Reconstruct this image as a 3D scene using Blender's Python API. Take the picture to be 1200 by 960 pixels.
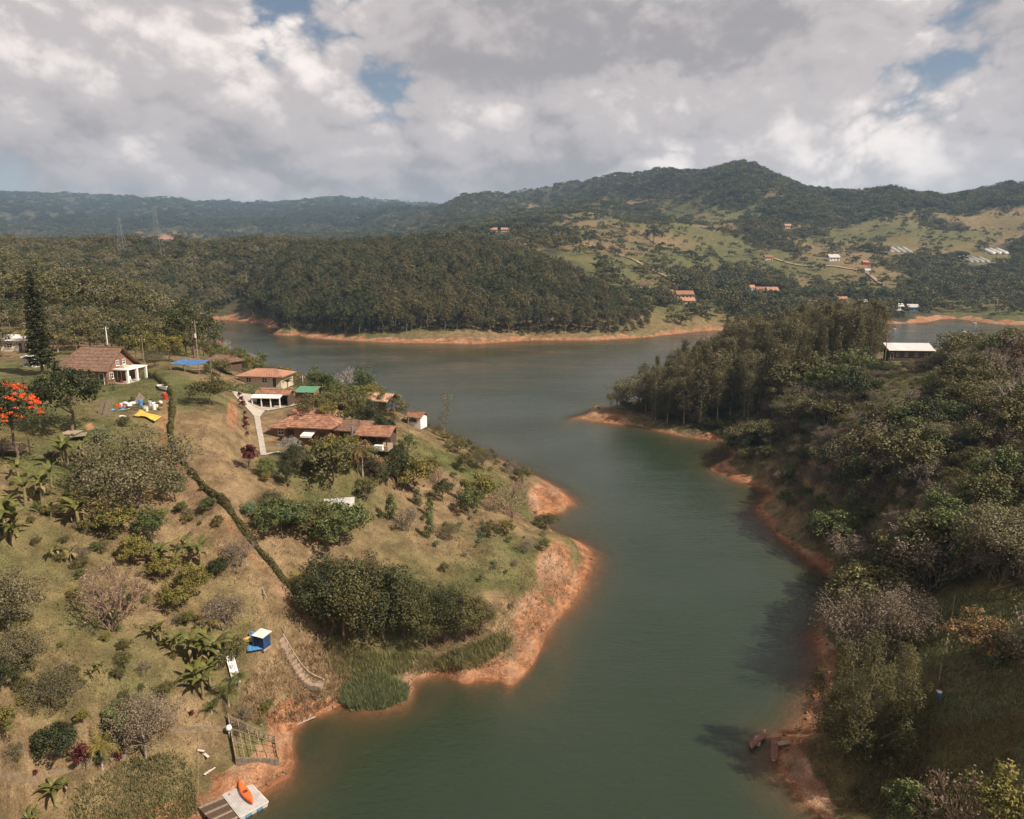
import bpy, bmesh, math, random
import numpy as np
from mathutils import Vector, Matrix

for _o in list(bpy.data.objects):
    bpy.data.objects.remove(_o)
SC = bpy.context.scene
COL = SC.collection
R = math.radians

# ------------------------------------------------------------------ camera
CAM_H = 52.0
FPX = 884.0                                   # focal length in pixels of the 1200 px wide photograph
PITCH = math.atan((480 - 290) / FPX)
cam_data = bpy.data.cameras.new('camera')
cam_data.sensor_width = 36.0
cam_data.lens = FPX / 1200 * 36.0
cam_data.clip_start = 0.5
cam_data.clip_end = 30000
cam = bpy.data.objects.new('camera', cam_data)
cam.location = (0, 0, CAM_H)
cam.rotation_euler = (math.pi / 2 - PITCH, 0, 0)
COL.objects.link(cam)
SC.camera = cam

# ------------------------------------------------------------------ light and exposure
SUN_EL = R(46)
SUN_AZ_VEC = Vector((1.0, -0.50)).normalized()
SUN_DIR = Vector((SUN_AZ_VEC.x * math.cos(SUN_EL), SUN_AZ_VEC.y * math.cos(SUN_EL), math.sin(SUN_EL)))
sun_data = bpy.data.lights.new('sun', 'SUN')
sun_data.energy = 5.0
sun_data.angle = R(0.53)
sun_data.color = (1.0, 0.89, 0.74)
sun = bpy.data.objects.new('sun', sun_data)
sun.rotation_euler = (-SUN_DIR).to_track_quat('-Z', 'Y').to_euler()
sun.location = (300, -100, 400)
COL.objects.link(sun)
SC.view_settings.view_transform = 'Standard'
SC.view_settings.look = 'None'
SC.view_settings.exposure = 0.60
SC.view_settings.gamma = 1.0
SC.view_settings.use_curve_mapping = False
SC.render.engine = 'CYCLES'
SC.cycles.max_bounces = 6
SC.cycles.diffuse_bounces = 2
SC.cycles.glossy_bounces = 2
SC.cycles.transmission_bounces = 3
SC.cycles.transparent_max_bounces = 8
SC.cycles.volume_bounces = 0
SC.cycles.use_adaptive_sampling = True
SC.cycles.adaptive_threshold = 0.02
SC.cycles.use_denoising = True
try:
    SC.cycles.denoiser = 'OPENIMAGEDENOISE'
    SC.cycles.denoising_prefilter = 'ACCURATE'
except Exception:
    pass
SC.cycles.caustics_reflective = False
SC.cycles.caustics_refractive = False


class NT:
    """small node-tree helper"""
    def __init__(self, tree):
        self.t = tree
    def n(self, kind, **kw):
        nd = self.t.nodes.new(kind)
        for k, v in kw.items():
            setattr(nd, k, v)
        return nd
    def l(self, a, b):
        self.t.links.new(a, b)
    def val(self, sock, v):
        if hasattr(v, 'is_output'):
            self.l(v, sock)
        else:
            sock.default_value = v
    def math(self, op, a, b=0.0, c=None, clamp=False):
        m = self.n('ShaderNodeMath', operation=op, use_clamp=clamp)
        self.val(m.inputs[0], a); self.val(m.inputs[1], b)
        if c is not None:
            self.val(m.inputs[2], c)
        return m.outputs[0]
    def vmath(self, op, a, b=(0, 0, 0)):
        m = self.n('ShaderNodeVectorMath', operation=op)
        self.val(m.inputs[0], a); self.val(m.inputs[1], b)
        return m.outputs[0]
    def mix(self, f, a, b, blend='MIX'):
        m = self.n('ShaderNodeMix', data_type='RGBA', blend_type=blend)
        m.clamp_factor = True
        self.val(m.inputs[0], f); self.val(m.inputs[6], a); self.val(m.inputs[7], b)
        return m.outputs[2]
    def maprange(self, v, a, b, c=0.0, d=1.0, smooth=True):
        m = self.n('ShaderNodeMapRange', interpolation_type='SMOOTHSTEP' if smooth else 'LINEAR')
        self.val(m.inputs[0], v)
        for i, x in enumerate((a, b, c, d)):
            self.val(m.inputs[i + 1], x)
        return m.outputs[0]
    def noise(self, vec, scale, detail=4, rough=0.55, dist=0.0):
        m = self.n('ShaderNodeTexNoise')
        m.inputs['Scale'].default_value = scale
        m.inputs['Detail'].default_value = detail
        m.inputs['Roughness'].default_value = rough
        m.inputs['Distortion'].default_value = dist
        if vec is not None:
            self.l(vec, m.inputs['Vector'])
        return m.outputs[0]

# ------------------------------------------------------------------ world: nishita sky behind broken cumulus
world = bpy.data.worlds.new('World')
SC.world = world
world.use_nodes = True
world.cycles.sampling_method = 'NONE'          # the lamp is the sun; the sky is smooth enough to be found by bounces
def build_world():
    t = world.node_tree
    t.nodes.clear()
    N = NT(t)
    out = N.n('ShaderNodeOutputWorld')
    bg = N.n('ShaderNodeBackground')
    sky = N.n('ShaderNodeTexSky', sky_type='NISHITA')
    sky.sun_disc = False
    sky.sun_elevation = SUN_EL
    sky.sun_rotation = math.atan2(SUN_AZ_VEC.x, SUN_AZ_VEC.y)
    sky.altitude = 1900
    sky.air_density = 1.2
    sky.dust_density = 1.6
    tc = N.n('ShaderNodeTexCoord')
    d = tc.outputs['Generated']
    # cloud field in direction space, flattened a little so that the heaps look wider than tall
    def field(vec, detail):
        warp = N.n('ShaderNodeTexNoise')
        warp.inputs['Scale'].default_value = 4.0
        warp.inputs['Detail'].default_value = 3.0
        N.l(vec, warp.inputs['Vector'])
        wv = N.vmath('SCALE', N.vmath('SUBTRACT', warp.outputs[1], (0.5, 0.5, 0.5)))
        wv.node.inputs['Scale'].default_value = 0.12
        v2 = N.vmath('ADD', vec, wv)
        base = N.noise(vec, 2.2, 4, 0.50)
        vor = N.n('ShaderNodeTexVoronoi', feature='F1')
        vor.inputs['Scale'].default_value = 7.0
        vor.inputs['Detail'].default_value = 4.0
        vor.inputs['Roughness'].default_value = 0.5
        vor.inputs['Lacunarity'].default_value = 2.3
        vor.normalize = True
        N.l(v2, vor.inputs['Vector'])
        dd = vor.outputs['Distance']
        bill = N.math('SUBTRACT', 0.30, N.math('MULTIPLY', dd, dd))
        return N.math('ADD', base, N.math('MULTIPLY', bill, BILLOW))
    st = N.vmath('MULTIPLY', d, (1.0, 1.0, 1.45))
    st = N.vmath('ADD', st, SKY_SHIFT)
    f0 = field(st, 8)
    up = N.vmath('ADD', st, (SUN_DIR.x * 0.035, SUN_DIR.y * 0.02, 0.055))
    f1 = field(up, 6)
    cover = N.maprange(f0, COVER0, COVER1)
    f2 = field(N.vmath('ADD', st, (SUN_DIR.x * 0.012, 0.0, 0.018)), 7)
    coarse = N.maprange(N.math('SUBTRACT', f0, f1), -0.165, 0.205)
    fine = N.maprange(N.math('SUBTRACT', f0, f2), -0.095, 0.11)
    shade = N.math('ADD', N.math('MULTIPLY', coarse, 0.68), N.math('MULTIPLY', fine, 0.32))
    thick = N.maprange(f0, 0.55, 0.85)
    big = N.maprange(N.noise(N.vmath('ADD', st, (5.0, 2.0, 1.0)), 2.0, 3, 0.5), 0.34, 0.66)
    lit = N.math('SUBTRACT', N.math('ADD', N.math('MULTIPLY', shade, 0.95), N.math('MULTIPLY', big, 0.42)), N.math('ADD', N.math('MULTIPLY', thick, 0.10), 0.13), clamp=True)
    ramp = N.n('ShaderNodeValToRGB')
    ramp.color_ramp.interpolation = 'EASE'
    e = ramp.color_ramp.elements
    e[0].position = 0.0; e[0].color = CLOUD_DARK
    e[1].position = 1.0; e[1].color = CLOUD_LIGHT
    m = ramp.color_ramp.elements.new(0.5); m.color = CLOUD_MID
    N.l(lit, ramp.inputs[0])
    skyc = N.vmath('SCALE', sky.outputs[0])
    skyc.node.inputs['Scale'].default_value = SKY_STRENGTH
    # moist air whitens the blue low down
    sep = N.n('ShaderNodeSeparateXYZ'); N.l(d, sep.inputs[0])
    low = N.maprange(sep.outputs[2], 0.0, 0.22, 0.80, 0.15)
    blue = N.mix(low, skyc, SKY_HAZE)
    col = N.mix(cover, blue, ramp.outputs[0])
    # far clouds fade into the air near the horizon
    hz = N.maprange(sep.outputs[2], -0.02, 0.07, 0.16, 0.0)
    col = N.mix(hz, col, SKY_HAZE)
    N.l(col, bg.inputs[0])
    bg.inputs[1].default_value = 1.0
    N.l(bg.outputs[0], out.inputs[0])
BILLOW = 1.15
COVER0, COVER1 = 0.555, 0.635
SKY_STRENGTH = 0.045
SKY_SHIFT = (-6.75, 7.70, -0.84)
CLOUD_DARK = (0.250, 0.228, 0.231, 1)
CLOUD_MID = (0.398, 0.356, 0.350, 1)
CLOUD_LIGHT = (0.72, 0.648, 0.605, 1)
SKY_HAZE = (0.31, 0.305, 0.33, 1)
build_world()

# ================================================================== helpers
RNG = np.random.default_rng(7)
rnd = random.Random(11)
CP, SP = math.cos(PITCH), math.sin(PITCH)

def ray(px, py):
    a = (px - 600) / FPX; b = (480 - py) / FPX
    return np.array((a, CP + b * SP, -SP + b * CP))
def at_z(px, py, z):
    r = ray(px, py); t = (z - CAM_H) / r[2]
    return np.array((r[0] * t, r[1] * t, z))
def at_d(px, d, z):
    """column px, distance d ahead, height z"""
    return np.array(((px - 600) / FPX * (d * CP + (CAM_H - z) * SP), d, z))
def project(x, y, z):
    dz = z - CAM_H
    dep = y * CP - dz * SP
    dep = np.maximum(dep, 1e-3)
    return 600 + FPX * x / dep, 480 - FPX * (y * SP + dz * CP) / dep

def hash2(ix, iy, seed):
    h = (ix.astype(np.int64) * 374761393 + iy.astype(np.int64) * 668265263 + seed * 974711) & 0x7fffffff
    h = ((h ^ (h >> 13)) * 1274126177) & 0x7fffffff
    h = h ^ (h >> 16)
    return (h & 0xffff) / 65535.0
def vnoise(x, y, scale, seed=0):
    x = x / scale; y = y / scale
    ix = np.floor(x); iy = np.floor(y)
    fx = x - ix; fy = y - iy
    fx = fx * fx * (3 - 2 * fx); fy = fy * fy * (3 - 2 * fy)
    a = hash2(ix, iy, seed); b = hash2(ix + 1, iy, seed); c = hash2(ix, iy + 1, seed); d = hash2(ix + 1, iy + 1, seed)
    return (a * (1 - fx) + b * fx) * (1 - fy) + (c * (1 - fx) + d * fx) * fy - 0.5
def fbm(x, y, scale, octv=4, seed=0, gain=0.5):
    s = 0; a = 1.0
    for i in range(octv):
        s = s + a * vnoise(x + 13.7 * i, y - 7.3 * i, scale, seed + i); scale *= 0.5; a *= gain
    return s
def sstep(a, b, v):
    t = np.clip((v - a) / (b - a), 0, 1)
    return t * t * (3 - 2 * t)

# ------------------------------------------------------------------ shorelines (traced on the water plane z = 0)
SHORE_LEFT = [(60, 1060), (150, 1010), (225, 965), (270, 945), (313, 925), (339, 909), (345, 890), (342, 873), (349, 852), (366, 841), (388, 833), (399, 824),
    (412, 831), (448, 830), (476, 820), (487, 809), (482, 795), (518, 791), (538, 798), (606, 800), (626, 777), (645, 735),
    (669, 709), (685, 681), (692, 660), (693, 646), (677, 634), (653, 626), (637, 615), (628, 608), (653, 601), (671, 590),
    (661, 578), (637, 563), (606, 549), (575, 534), (530, 512), (480, 491), (440, 475), (400, 464), (350, 450), (310, 436), (280, 420), (260, 402), (246, 388), (236, 377)]
SHORE_FAR = [(236, 377), (262, 375), (298, 378), (330, 389), (360, 396), (420, 400), (480, 402), (560, 403), (620, 399),
    (700, 399), (760, 395), (822, 388), (870, 386), (940, 385), (1000, 383), (1040, 380), (1085, 378), (1106, 374), (1130, 375), (1160, 379), (1185, 381), (1260, 382), (1400, 384)]
SHORE_RIGHT = [(1120, 1190), (1060, 1100), (1010, 1020), (985, 985), (965, 958), (936, 935), (917, 910), (908, 890), (914, 866), (940, 852), (952, 822), (957, 795), (960, 771), (954, 745),
    (975, 722), (991, 690), (968, 670), (943, 652), (914, 631), (886, 597), (903, 575), (862, 563), (833, 549), (857, 535), (858, 520),
    (795, 510), (750, 500), (672, 491), (688, 485), (716, 478), (760, 468), (830, 452), (910, 438), (980, 424), (1040, 412), (1120, 402), (1200, 394), (1300, 390), (1420, 388)]
def dense(pts, step=14):
    out = []
    for (a, b) in zip(pts[:-1], pts[1:]):
        n = max(1, int(math.hypot(b[0] - a[0], (b[1] - a[1]) * 2.2) / step))
        for k in range(n):
            s = k / n
            out.append((a[0] + (b[0] - a[0]) * s, a[1] + (b[1] - a[1]) * s))
    out.append(pts[-1])
    return out
CTRL = []
ALLSHORE = np.concatenate([np.array([at_z(p[0], p[1], 0.0) for p in dense(q)]) for q in (SHORE_LEFT, SHORE_FAR, SHORE_RIGHT)])
def clear_of_shore(q, r):
    return np.hypot(ALLSHORE[:, 0] - q[0], ALLSHORE[:, 1] - q[1]).min() > 0.8 * r
def add_shore(pts, side, bank, deep):
    w = np.array([at_z(p[0], p[1], 0.0) for p in dense(pts)])
    tan = np.gradient(w[:, :2], axis=0)
    nrm = np.stack([-tan[:, 1], tan[:, 0]], 1) * side
    nrm /= np.linalg.norm(nrm, axis=1)[:, None] + 1e-9
    for i in range(len(w)):
        sc = max(1.0, w[i, 1] / 150.0)
        CTRL.append((w[i, 0], w[i, 1], 0.0))
        q = w[i, :2] + nrm[i] * 3.0 * sc
        if clear_of_shore(q, 3.0 * sc): CTRL.append((q[0], q[1], bank * sc ** 0.7))
        q = w[i, :2] - nrm[i] * 3.5 * sc
        if clear_of_shore(q, 3.5 * sc): CTRL.append((q[0], q[1], -deep * sc))
add_shore(SHORE_LEFT, 1, 1.5, 1.1)
add_shore(SHORE_FAR, 1, 1.6, 1.2)
add_shore(SHORE_RIGHT, -1, 1.5, 1.3)
def cz(*pts):
    for (px, py, z) in pts:
        CTRL.append(tuple(at_z(px, py, z)))
def cd(*pts):
    for (px, d, z) in pts:
        CTRL.append(tuple(at_d(px, d, z)))
# lake floor
def cw(*pts):
    for (px, py, z) in pts:
        p = at_z(px, py, 0.0); CTRL.append((p[0], p[1], z))
cw((500, 816, -1.6), (540, 816, -2.2), (580, 818, -2.2), (618, 808, -2.0), (640, 785, -2.2), (496, 806, -0.9), (522, 802, -1.0), (560, 809, -1.2), (380, 850, -1.2), (365, 870, -2), (665, 502, -1.4), (700, 506, -1.8), (655, 490, -1.4), (676, 484, -1.0), (700, 476, -1.4), (500, 900, -7), (700, 900, -9), (800, 960, -8), (500, 1050, -8), (750, 800, -9), (800, 700, -9), (780, 620, -9), (760, 560, -9), (700, 530, -9), (600, 470, -9),
   (650, 440, -9), (450, 415, -6), (330, 395, -5), (700, 415, -9), (600, 420, -9), (900, 405, -6), (1050, 392, -6), (1150, 388, -6), (700, 1200, -9), (560, 980, -8), (880, 800, -7), (900, 720, -7))
# left hill
cz((0, 960, 10), (100, 960, 7.3), (190, 960, 3.6), (0, 850, 12.9), (100, 850, 10.4), (200, 850, 7.0), (265, 850, 4.4), (310, 850, 2.6), (250, 905, 2.0), (300, 890, 1.6), (-150, 960, 13), (-150, 800, 18.5), (-200, 600, 26),
   (0, 740, 16.5), (100, 740, 14.3), (200, 740, 11.2), (270, 748, 9.3), (308, 757, 8.5), (345, 750, 6.6), (372, 800, 2.6), (350, 822, 2.0), (330, 790, 4.8), (400, 770, 2.8),
   (0, 640, 20.8), (100, 640, 18.8), (200, 640, 16.2), (300, 650, 14), (340, 690, 10.6), (400, 690, 8.6), (440, 730, 4.6),
   (0, 560, 25.1), (100, 560, 23.4), (200, 560, 21.2), (270, 590, 19.5), (310, 600, 17.6), (330, 560, 19.2), (360, 600, 15.4),
   (0, 500, 27.5), (100, 500, 27), (200, 500, 25.4), (250, 510, 24.6), (262, 480, 26.2), (285, 505, 22),
   (115, 447, 28), (215, 440, 29.2), (185, 440, 29), (60, 450, 28), (0, 440, 28), (160, 480, 27.2),
   (300, 475, 22.5), (320, 520, 21.0), (350, 520, 20.5), (430, 520, 19), (300, 450, 23), (340, 475, 22.2), (260, 432, 25), (230, 425, 28), (290, 540, 20.6),
   (400, 560, 16.2), (450, 600, 12), (500, 650, 7.8), (550, 640, 7.0), (600, 600, 5.4), (620, 580, 4.2), (600, 650, 5.6), (640, 640, 4.0), (660, 652, 2.8), (635, 600, 2.9), (655, 585, 2.0),
   (560, 700, 5.0), (600, 720, 3.6), (620, 745, 2.2), (640, 690, 3.4), (480, 715, 5.8), (430, 765, 2.6), (480, 770, 2.4), (540, 775, 2.2), (590, 785, 1.3), (440, 812, 0.5), (470, 812, 0.45), (420, 800, 0.9),
   (470, 540, 15.0), (520, 545, 11.4), (560, 553, 8.6), (590, 560, 6), (530, 520, 11.4), (495, 500, 13.6), (460, 480, 15.6), (425, 470, 18), (400, 465, 18.5))
cd((300, 175, 21), (350, 185, 17), (250, 190, 24), (200, 180, 27), (100, 190, 29), (0, 190, 29), (-150, 190, 31), (230, 230, 22), (150, 240, 27), (0, 250, 30), (270, 260, 12), (240, 320, 12), (200, 330, 20),
   (100, 330, 30), (0, 330, 34), (-200, 330, 38), (210, 420, 10), (150, 430, 22), (60, 430, 34), (-60, 430, 40), (200, 520, 8), (100, 540, 28), (0, 540, 44), (-200, 540, 50))
# forest rise behind the lake
cd((250, 600, 10), (200, 650, 30), (330, 470, 14), (330, 560, 30), (420, 480, 16), (400, 620, 37), (500, 480, 17), (500, 600, 39), (580, 480, 16), (600, 560, 33), (650, 500, 20), (700, 470, 11), (740, 455, 6),
   (0, 650, 50), (100, 680, 50), (190, 690, 50), (300, 720, 47), (-200, 680, 55), (420, 760, 48), (540, 740, 50), (640, 640, 36), (700, 560, 25))
# valley beyond it, then the far ranges
cd((0, 1200, 20), (200, 1200, 20), (350, 1200, 22), (480, 1200, 35), (-300, 1200, 25), (0, 2000, 50), (250, 2000, 50), (450, 2000, 75), (-300, 2000, 55))
def sil(*pts):
    for (px, py, d) in pts:
        r = ray(px, py); t = d / r[1]
        CTRL.append((r[0] * t, d, CAM_H + r[2] * t))
sil((-300, 236, 5000), (-150, 240, 5000), (0, 234, 5000), (50, 233, 5000), (110, 238, 5000), (155, 234, 5000), (200, 240, 5000), (255, 244, 5000), (310, 243, 5000), (350, 241, 5000), (415, 238, 5000), (460, 243, 5000), (490, 246, 5000), (540, 246, 5000),
    (0, 262, 3000), (150, 266, 3000), (300, 268, 3000), (420, 262, 3000), (100, 250, 3900), (300, 254, 3900), (430, 250, 3900), (-300, 255, 3500))
sil((505, 246, 2600), (540, 240, 2600), (580, 236, 2500), (620, 237, 2400), (660, 228, 2300), (690, 219, 2200), (720, 219, 2100), (760, 214, 1950), (800, 209, 1800), (835, 203, 1700), (858, 196, 1620), (871, 190, 1600), (888, 196, 1590), (905, 208, 1570), (925, 222, 1540), (955, 235, 1500),
    (990, 234, 1400), (1040, 234, 1380), (1090, 233, 1360), (1130, 227, 1340), (1165, 223, 1320), (1200, 222, 1300), (1260, 226, 1280), (1350, 235, 1250), (1500, 240, 1200),
    (520, 262, 1900), (600, 258, 1900), (700, 244, 1750), (800, 232, 1500), (870, 222, 1350), (930, 250, 1250))
sil((640, 256, 1250), (690, 249, 1250), (740, 252, 1200), (620, 268, 1150), (560, 276, 1000), (650, 277, 900), (700, 292, 800), (760, 305, 780), (720, 320, 640), (800, 275, 1000), (850, 262, 1150), (880, 285, 1000), (850, 330, 700), (780, 352, 560), (820, 372, 490), (900, 350, 640), (950, 345, 650), (1000, 320, 800), (1040, 362, 585),
    (1000, 300, 930), (1060, 300, 900), (1110, 312, 830), (1160, 300, 900), (1200, 305, 850), (1100, 262, 1150), (1000, 255, 1300), (1050, 262, 1130), (1160, 262, 1120), (1200, 352, 620), (1140, 358, 610), (1100, 345, 680), (1290, 350, 600), (1290, 300, 850), (940, 280, 1080), (960, 310, 830), (1420, 310, 800), (1420, 345, 620))
cd((600, 3200, 80), (800, 2600, 120), (1000, 2300, 60), (1300, 2200, 60), (600, 6500, 200), (0, 6800, 150), (1000, 6000, 60), (1600, 4000, 60), (-400, 6500, 150))
# right bank
cz((1200, 960, 9), (1100, 960, 6.4), (1020, 955, 3.6), (1000, 900, 3.6), (1040, 870, 5.6), (1200, 850, 9.5), (1100, 850, 7.4), (1000, 840, 4.2), (1200, 754, 12), (1100, 754, 8.6), (1030, 740, 4.6), (1200, 652, 16), (1100, 652, 11.5), (1030, 660, 5), (1000, 640, 5.5),
   (1200, 560, 19.5), (1100, 540, 17.5), (1200, 470, 25), (1100, 470, 22), (960, 600, 6), (1000, 560, 10.5), (1000, 505, 16.5), (950, 530, 9), (920, 560, 4.5), (900, 520, 8), (1200, 435, 29), (1100, 440, 24), (1050, 424, 19.5), (1300, 760, 14.5), (1300, 600, 20), (1300, 900, 11), (1300, 480, 28), (1350, 1000, 11))
cd((700, 242, 1.6), (760, 222, 2.6), (800, 240, 6), (850, 232, 8), (880, 240, 12), (930, 240, 15), (980, 245, 17), (850, 280, 9), (950, 290, 14), (1000, 270, 16), (1030, 290, 9), (1100, 270, 10), (1200, 260, 13), (1200, 340, 4), (1100, 340, 3), (1300, 300, 14), (1420, 260, 30), (1100, 220, 18), (1200, 200, 22), (1064, 228, 19.2), (1064, 215, 19.5))
# behind and below the camera
for (x, y, z) in ((-60, 20, 10), (-40, 0, 4), (-90, 0, 18), (-100, 40, 22), (0, 0, -8), (0, 40, -8), (25, 20, -6), (60, 20, 8), (80, 0, 11), (110, 40, 19), (-60, -60, 6), (0, -60, -8), (70, -60, 10), (140, 60, 24), (150, 120, 34), (200, 200, 42), (-200, 100, 34), (-200, 0, 30)):
    CTRL.append((x, y, z))

def uv(x, y):
    yy = np.maximum(y + 70.0, 12.0)
    return np.stack([x / yy * 2.3, np.log(yy)], -1)
CT = np.array(CTRL)
CU = uv(CT[:, 0], CT[:, 1])
EPS = 0.004
def kern(a, b):
    d2 = ((a[:, None, :] - b[None, :, :]) ** 2).sum(-1)
    return np.sqrt(d2 + EPS * EPS)
_n = len(CT)
_A = np.zeros((_n + 3, _n + 3))
_A[:_n, :_n] = kern(CU, CU) - 0.0009 * np.eye(_n)
_P = np.concatenate([np.ones((_n, 1)), CU], 1)
_A[:_n, _n:] = _P; _A[_n:, :_n] = _P.T
_W = np.linalg.solve(_A, np.concatenate([CT[:, 2], np.zeros(3)]))
def height_raw(x, y):
    x = np.asarray(x, float).ravel(); y = np.asarray(y, float).ravel()
    out = np.empty_like(x)
    U = uv(x, y).astype(np.float32)
    C32 = CU.astype(np.float32); W32 = _W[:_n].astype(np.float32)
    c2 = (C32 ** 2).sum(1)
    for i in range(0, len(x), 20000):
        u = U[i:i + 20000]
        d2 = (u ** 2).sum(1)[:, None] + c2[None, :] - 2 * u @ C32.T
        np.maximum(d2, 0, out=d2); d2 += EPS * EPS; np.sqrt(d2, out=d2)
        out[i:i + 20000] = d2 @ W32 + _W[_n] + u @ _W[_n + 1:]
    return out

# ------------------------------------------------------------------ terrain grid
def axis(core0, core1, step, lo, hi, ratio):
    v = list(np.arange(core0, core1 + 1e-6, step))
    s = step
    while v[-1] < hi:
        s *= ratio; v.append(v[-1] + s)
    s = step; neg = []
    c = v[0]
    while c > lo:
        s *= ratio; c -= s; neg.append(c)
    return np.array(neg[::-1] + v)
GX = axis(-75, 95, 0.75, -5200, 5200, 1.032)
GY = axis(50, 205, 0.75, -120, 7200, 1.021)
XX, YY = np.meshgrid(GX, GY)
ZZ = height_raw(XX, YY).reshape(XX.shape)
DIST = np.hypot(XX, YY)
# building pads (centre px, py, assumed height, radius m)
PADS = []
def pad(px, py, z, r):
    p = at_z(px, py, z); PADS.append((p[0], p[1], z, r)); return p
pad(118, 447, 28.0, 8.5)
pad(165, 478, 27.4, 6.0)
pad(345, 478, 22.2, 6.0)
pad(365, 522, 20.6, 8.0)
pad(410, 524, 19.6, 6.0)
pad(308, 757, 8.5, 1.8)
for (x, y, z, r) in PADS:
    w = 1 - sstep(r * 0.7, r * 1.5, np.hypot(XX - x, YY - y))
    ZZ = ZZ * (1 - w) + z * w
flat = np.zeros_like(ZZ)
for (x, y, z, r) in PADS:
    flat = np.maximum(flat, 1 - sstep(r * 0.8, r * 1.6, np.hypot(XX - x, YY - y)))
# soften the interpolation on the slopes
for _ in range(4):
    B = ZZ.copy()
    B[1:-1, 1:-1] = (ZZ[1:-1, 1:-1] * 2 + ZZ[:-2, 1:-1] + ZZ[2:, 1:-1] + ZZ[1:-1, :-2] + ZZ[1:-1, 2:]) / 6
    w = sstep(0.8, 2.6, ZZ) * (1 - sstep(700, 1000, DIST))
    ZZ = ZZ * (1 - w) + B * w
# natural relief: small hummocks near, broad gullies far
near = 1 - sstep(250, 600, DIST)
land = sstep(0.4, 2.2, ZZ)
ZZ += near * (1 - flat) * (0.9 * land + 0.1) * (0.45 * fbm(XX, YY, 9.0, 3, 3) + 0.28 * fbm(XX, YY, 2.2, 2, 9))
bank = np.exp(-((ZZ - 1.2) / 1.3) ** 2) * near
ZZ += bank * sstep(0.1, 0.7, ZZ) * (0.75 * np.abs(fbm(XX, YY, 3.2, 4, 21, 0.65)) - 0.14)
_sx, _sy = at_d(870, 1600, 200)[:2]
far = sstep(450, 1100, DIST) * sstep(3, 25, ZZ) * (1 - 0.75 * np.exp(-((XX - _sx) / 130) ** 2 - ((YY - _sy) / 200) ** 2))
ridged = 0.45 - np.abs(fbm(XX, YY, 260, 4, 31, 0.5))
ZZ += far * np.minimum(DIST, 3500) * 0.034 * (ridged - 0.22) * 1.6
ZZ += far * np.minimum(DIST, 3000) * 0.007 * fbm(XX, YY, 70, 3, 37)

def ground_z(x, y):
    """bilinear height of the finished terrain"""
    x = np.atleast_1d(np.asarray(x, float)); y = np.atleast_1d(np.asarray(y, float))
    i = np.clip(np.searchsorted(GX, x) - 1, 0, len(GX) - 2); j = np.clip(np.searchsorted(GY, y) - 1, 0, len(GY) - 2)
    fx = np.clip((x - GX[i]) / (GX[i + 1] - GX[i]), 0, 1); fy = np.clip((y - GY[j]) / (GY[j + 1] - GY[j]), 0, 1)
    return (ZZ[j, i] * (1 - fx) + ZZ[j, i + 1] * fx) * (1 - fy) + (ZZ[j + 1, i] * (1 - fx) + ZZ[j + 1, i + 1] * fx) * fy
_T = np.geomspace(45, 9000, 2600)
def G(px, py, water=False):
    """where the sight line of a photograph point meets the ground"""
    r = ray(px, py)
    x = r[0] * _T; y = r[1] * _T; z = CAM_H + r[2] * _T
    g = ground_z(x, y)
    if water:
        g = np.maximum(g, 0)
    hit = np.nonzero(z < g)[0]
    if len(hit) == 0:
        k = int(np.argmin(z - g)); return Vector((x[k], y[k], g[k]))
    k = hit[0]
    if k > 0:
        a = (z[k - 1] - g[k - 1]); b = (g[k] - z[k]); s = a / (a + b + 1e-9)
        t = _T[k - 1] + (_T[k] - _T[k - 1]) * s
    else:
        t = _T[0]
    X, Y = r[0] * t, r[1] * t
    return Vector((X, Y, float(max(ground_z(X, Y)[0], 0) if water else ground_z(X, Y)[0])))
def gv(x, y, dz=0.0):
    return Vector((x, y, float(ground_z(x, y)[0]) + dz))
def px_m(p):
    """pixels per metre at a point"""
    return FPX / (p[1] * CP - (p[2] - CAM_H) * SP)

# ------------------------------------------------------------------ land cover
PXX, PYY = project(XX, YY, ZZ)
def blobs(lst):
    m = np.zeros_like(ZZ)
    for (px, py, rx, ry, v) in lst:
        q = ((PXX - px) / rx) ** 2 + ((PYY - py) / ry) ** 2
        m = np.maximum(m, v * np.exp(-q ** 1.5))
    return m
n1 = fbm(XX, YY, 14, 4, 51); n2 = fbm(XX, YY, 5, 3, 57); n3 = fbm(XX, YY, 120, 4, 61)
is_near = DIST < 420
soil = (1 - sstep(0.55, 1.45, ZZ - 1.5 * n2 - 0.5 * n1 - 1.3 * fbm(XX, YY, 28, 2, 55) + 0.35 * sstep(10, 40, XX) - np.clip(DIST - 260, 0, 300) * 0.005)) 
soil = np.maximum(soil, blobs([(640, 585, 26, 24, 0.95), (650, 665, 26, 42, 0.85), (625, 735, 26, 50, 0.95), (575, 785, 60, 16, 0.9), (335, 870, 24, 40, 1.0), (300, 905, 40, 22, 0.55),
    (272, 487, 7, 22, 1.0), (245, 475, 5, 7, 0.5), (330, 690, 8, 8, 0.5), (285, 640, 6, 16, 0.4), (190, 500, 10, 14, 0.55), (185, 530, 12, 18, 0.5), (395, 745, 12, 8, 0.5), (250, 910, 14, 14, 0.6),
    (940, 855, 30, 12, 0.8), (700, 490, 40, 8, 0.8), (930, 885, 24, 24, 0.8), (120, 725, 14, 5, 0.5), (105, 500, 8, 8, 0.7), (320, 655, 6, 10, 0.35), (270, 625, 5, 12, 0.35), (905, 900, 14, 40, 0.6), (190, 280, 34, 7, 0.9), (225, 291, 12, 5, 0.8)])) 
track = [(193, 462), (194, 485), (191, 510), (195, 532), (214, 558), (240, 586), (268, 616), (294, 650), (323, 687), (348, 716)]
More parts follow.
